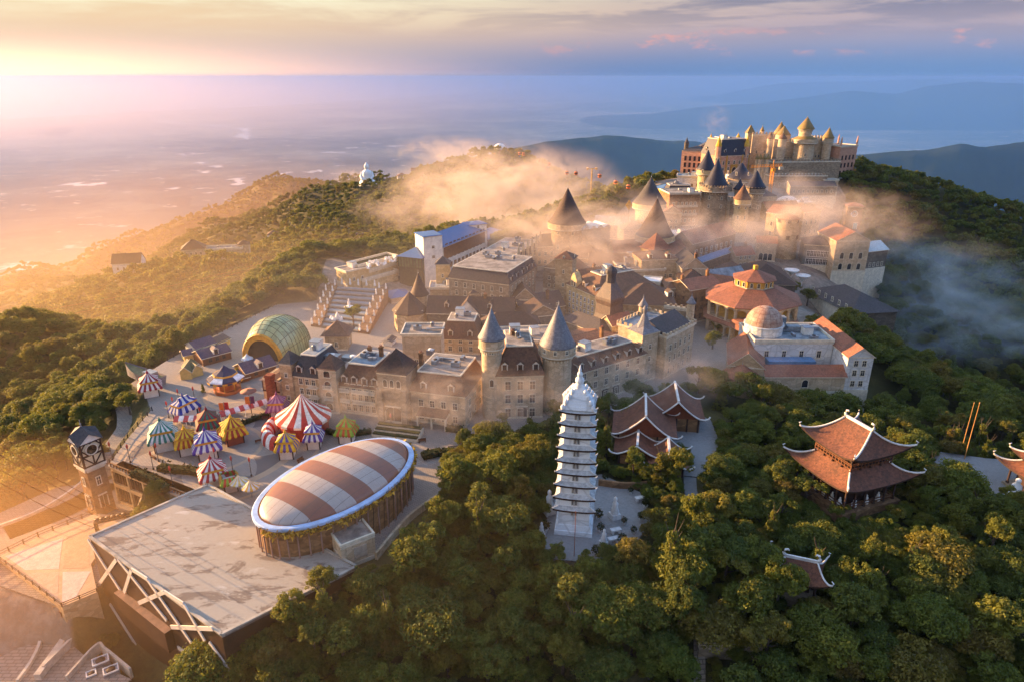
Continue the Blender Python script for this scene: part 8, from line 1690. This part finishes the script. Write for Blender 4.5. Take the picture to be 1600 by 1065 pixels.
def forest():
    X, Y = scatter(-75, 150, 55, 150, 2.3); Z = ground(X, Y); k = clear(X, Y, .6); px, py, dep = project(X, Y, Z); U = np.stack([X, Y, Z-.7, np.full(len(X), .30), px, py, dep], 1)[k & (py < 1120) & (px > -80) & (px < 1680)]
    P = np.concatenate([TREES[far], U]); n = len(P); me = bpy.data.meshes.new('forest'); me.vertices.add(n); me.vertices.foreach_set('co', P[:, :3].ravel()); kd = rng.choice(6, n, p=(.26, .22, .24, .2, .03, .05)).astype(np.int32); nearf = P[:, 6] < 330
    a = me.attributes.new('kind', 'INT', 'POINT'); a.data.foreach_set('value', np.where(nearf, kd, kd+6).astype(np.int32)); a = me.attributes.new('size', 'FLOAT', 'POINT'); a.data.foreach_set('value', (rng.uniform(.6, 1.2, n)*P[:, 3]**.6*np.where(P[:, 6] > 430, .72, 1.0)).astype(np.float32)); a = me.attributes.new('turn', 'FLOAT', 'POINT'); a.data.foreach_set('value', rng.uniform(0, 6.28, n).astype(np.float32))
    o = bpy.data.objects.new('forest', me); COL.objects.link(o); tag(o, 'dense broadleaf forest over the ridges and slopes', 'forest', kind='stuff')
    ng = bpy.data.node_groups.new('forest', 'GeometryNodeTree'); ng.interface.new_socket('Geometry', in_out='INPUT', socket_type='NodeSocketGeometry'); ng.interface.new_socket('Geometry', in_out='OUTPUT', socket_type='NodeSocketGeometry'); N = ng.nodes; L_ = ng.links
    gi, go, jn = N.new('NodeGroupInput'), N.new('NodeGroupOutput'), N.new('GeometryNodeJoinGeometry')
    def attr(nm, tp): q = N.new('GeometryNodeInputNamedAttribute'); q.data_type = tp; q.inputs[0].default_value = nm; return q.outputs[0]
    kn, sz, tn = attr('kind', 'INT'), attr('size', 'FLOAT'), attr('turn', 'FLOAT'); cx = N.new('ShaderNodeCombineXYZ'); L_.new(tn, cx.inputs[2])
    for i in range(12):
        src = bpy.data.objects.new('crown_source', KINDS[i % 6][0 if i < 6 else 2]); cmp = N.new('FunctionNodeCompare'); cmp.data_type = 'INT'; cmp.operation = 'EQUAL'; L_.new(kn, cmp.inputs[2]); cmp.inputs[3].default_value = i
        oi = N.new('GeometryNodeObjectInfo'); oi.inputs['Object'].default_value = src; oi.inputs['As Instance'].default_value = True; ip = N.new('GeometryNodeInstanceOnPoints'); L_.new(gi.outputs[0], ip.inputs['Points']); L_.new(cmp.outputs[0], ip.inputs['Selection']); L_.new(oi.outputs['Geometry'], ip.inputs['Instance']); L_.new(cx.outputs[0], ip.inputs['Rotation']); L_.new(sz, ip.inputs['Scale']); L_.new(ip.outputs[0], jn.inputs[0])
    L_.new(jn.outputs[0], go.inputs[0]); md = o.modifiers.new('forest', 'NODES'); md.node_group = ng; print('forest', n)
forest()
# ------------------------------------------------------------------ air
def haze():
    b = MB().box(-150000, 150000, -3000, 150000, PZ-25, 112.0)
    m, T = newmat('haze_air')
    v = T.n('ShaderNodeVolumePrincipled', inp={'Color': (.02, .22, .74, 1), 'Density': HAZE, 'Anisotropy': .12})
    w = T.n('ShaderNodeVolumePrincipled', inp={'Color': (1.0, .85, .78, 1), 'Density': HAZE*.17, 'Anisotropy': .92})
    s = T.n('ShaderNodeAddShader', inp={0: v.outputs[0], 1: w.outputs[0]})
    o = T.n('ShaderNodeOutputMaterial'); T.link(s.outputs[0], o.inputs['Volume'])
    tag(b.build('haze', [m]), 'thin bluish air over the whole country', kind='stuff')
HAZE = 3.5e-5
haze()
def mist(label, px, py, Y, r, dens, wisp=1.0, scale=2.2, seed=0.0, g=.05, col=(1, .84, .72)):
    """a bank of cloud: soft edged, torn by noise"""
    x, y, z = D(px, py, Y); b = MB(); n = 10
    b.lathe([(math.sin(math.pi*i/n)*1.0+1e-3, -math.cos(math.pi*i/n)) for i in range(n+1)], 16)
    m, T = newmat('mist'); co = obco(T)
    ln = T.n('ShaderNodeVectorMath', operation='LENGTH', inp={0: co}).outputs['Value']; fall = T.ramp(ln, 1.0, .25)
    if wisp:
        mp = T.n('ShaderNodeMapping', inp={0: co, 1: (seed, seed*1.7, seed*.3), 3: (r[0]/r[1], 1, r[2]/r[1]*1.5)}).outputs[0]
        nz = T.ramp(T.noise(mp, scale, 7, .66, .8), .40, .70); d = T.math('MULTIPLY', T.math('MULTIPLY', fall, nz), dens)
    else: d = T.math('MULTIPLY', fall, dens)
    v = T.n('ShaderNodeVolumePrincipled', inp={'Color': (*col, 1), 'Density': d, 'Anisotropy': g}); o = T.n('ShaderNodeOutputMaterial'); T.link(v.outputs[0], o.inputs['Volume'])
    ob = b.build('mist', [m], None, (x, y, z)); ob.scale = r; tag(ob, label, kind='stuff')
for a in (('glowing mist plume over the flank of the summit hill', 790, 300, 470, (92, 66, 40), .046, 1, 2.3, 1.0), ('glowing mist round the leftmost tall cone tower', 865, 365, 300, (54, 34, 18), .052, 1, 2.0, 4.0), ('mist drifting before the ridge', 940, 325, 380, (55, 38, 20), .032, 1, 2.0, 7.0),
          ('thin mist over the crowded roofs', 1010, 365, 285, (72, 44, 17), .050, 1, 2.2, 11.0), ('pale mist round the gabled hall', 1290, 352, 285, (52, 30, 19), .050, 1, 2.0, 13.0), ('bluish mist over the valley at right', 1430, 440, 290, (58, 38, 24), .036, 1, 2.0, 17.0, .05, (.82, .92, 1)), ('bluish mist low in the right valley', 1500, 515, 262, (64, 32, 15), .036, 1, 2.2, 19.0, .05, (.82, .92, 1)),
          ('pink ground mist before the rotunda', 1110, 580, 172, (30, 17, 10), .065, 1, 2.0, 23.0), ('mist along the foot of the long stone wing', 940, 600, 156, (42, 13, 10), .055, 1, 2.4, 29.0), ('mist along the foot of the stone hotel', 700, 625, 143, (46, 12, 10), .050, 1, 2.4, 31.0),
          ('steam wisp above the chateau', 1118, 190, 470, (13, 10, 13), .020, 1, 1.6, 37.0), ('steam drifting across the hilltop castle', 1200, 225, 420, (20, 10, 11), .030, 1, 1.8, 39.0), ('bright mist behind the summit ridge', 700, 235, 720, (75, 40, 18), .022, 1, 2.0, 41.0), ('mist beside the great statue', 550, 276, 830, (34, 22, 15), .022, 1, 2.0, 43.0),
          ('mist on the left flank of the summit hill', 690, 325, 440, (70, 46, 24), .026, 1, 2.0, 47.0), ('glowing mist between sandstone hotel and cone towers', 950, 392, 262, (46, 28, 13), .040, 1, 2.0, 53.0), ('mist below the hilltop castle', 1195, 300, 365, (46, 28, 14), .036, 1, 2.0, 59.0), ('warm veil over the wood beside the show hall', 500, 900, 92, (72, 42, 22), .0012, 0, 1, 0, .2, (1, .72, .4)),
          ('warm haze between the far left ridges', 300, 350, 900, (560, 420, 120), .0005, 0, 1, 0, .4, (1, .66, .42)),
          ('golden haze with added sun glow over the lower left slope', -30, 900, 106, (72, 44, 26), .010, 0, 1, 0, .6, (1, .64, .34)), ('golden veil over the left valley', 150, 500, 290, (240, 190, 52), .0012, 0, 1, 0, .5, (1, .74, .45)), ('thin warm veil over the village', 760, 500, 225, (150, 110, 34), .0022, 0, 1, 0, .3, (1, .84, .74))):  # orange volume low left is haze, also added to imitate lens flare and sunlight
    mist(*a)
mist('pink sunlit haze over the coast at left', -160, 172, 16000, (19000, 13000, 1700), 6e-5, 0, 1, 0, .5, (1, .78, .66))
mist('blue air over the hills at right', 1420, 235, 5200, (4200, 3600, 1150), 1.3e-4, 0, 1, 0, .0, (.10, .36, .85))
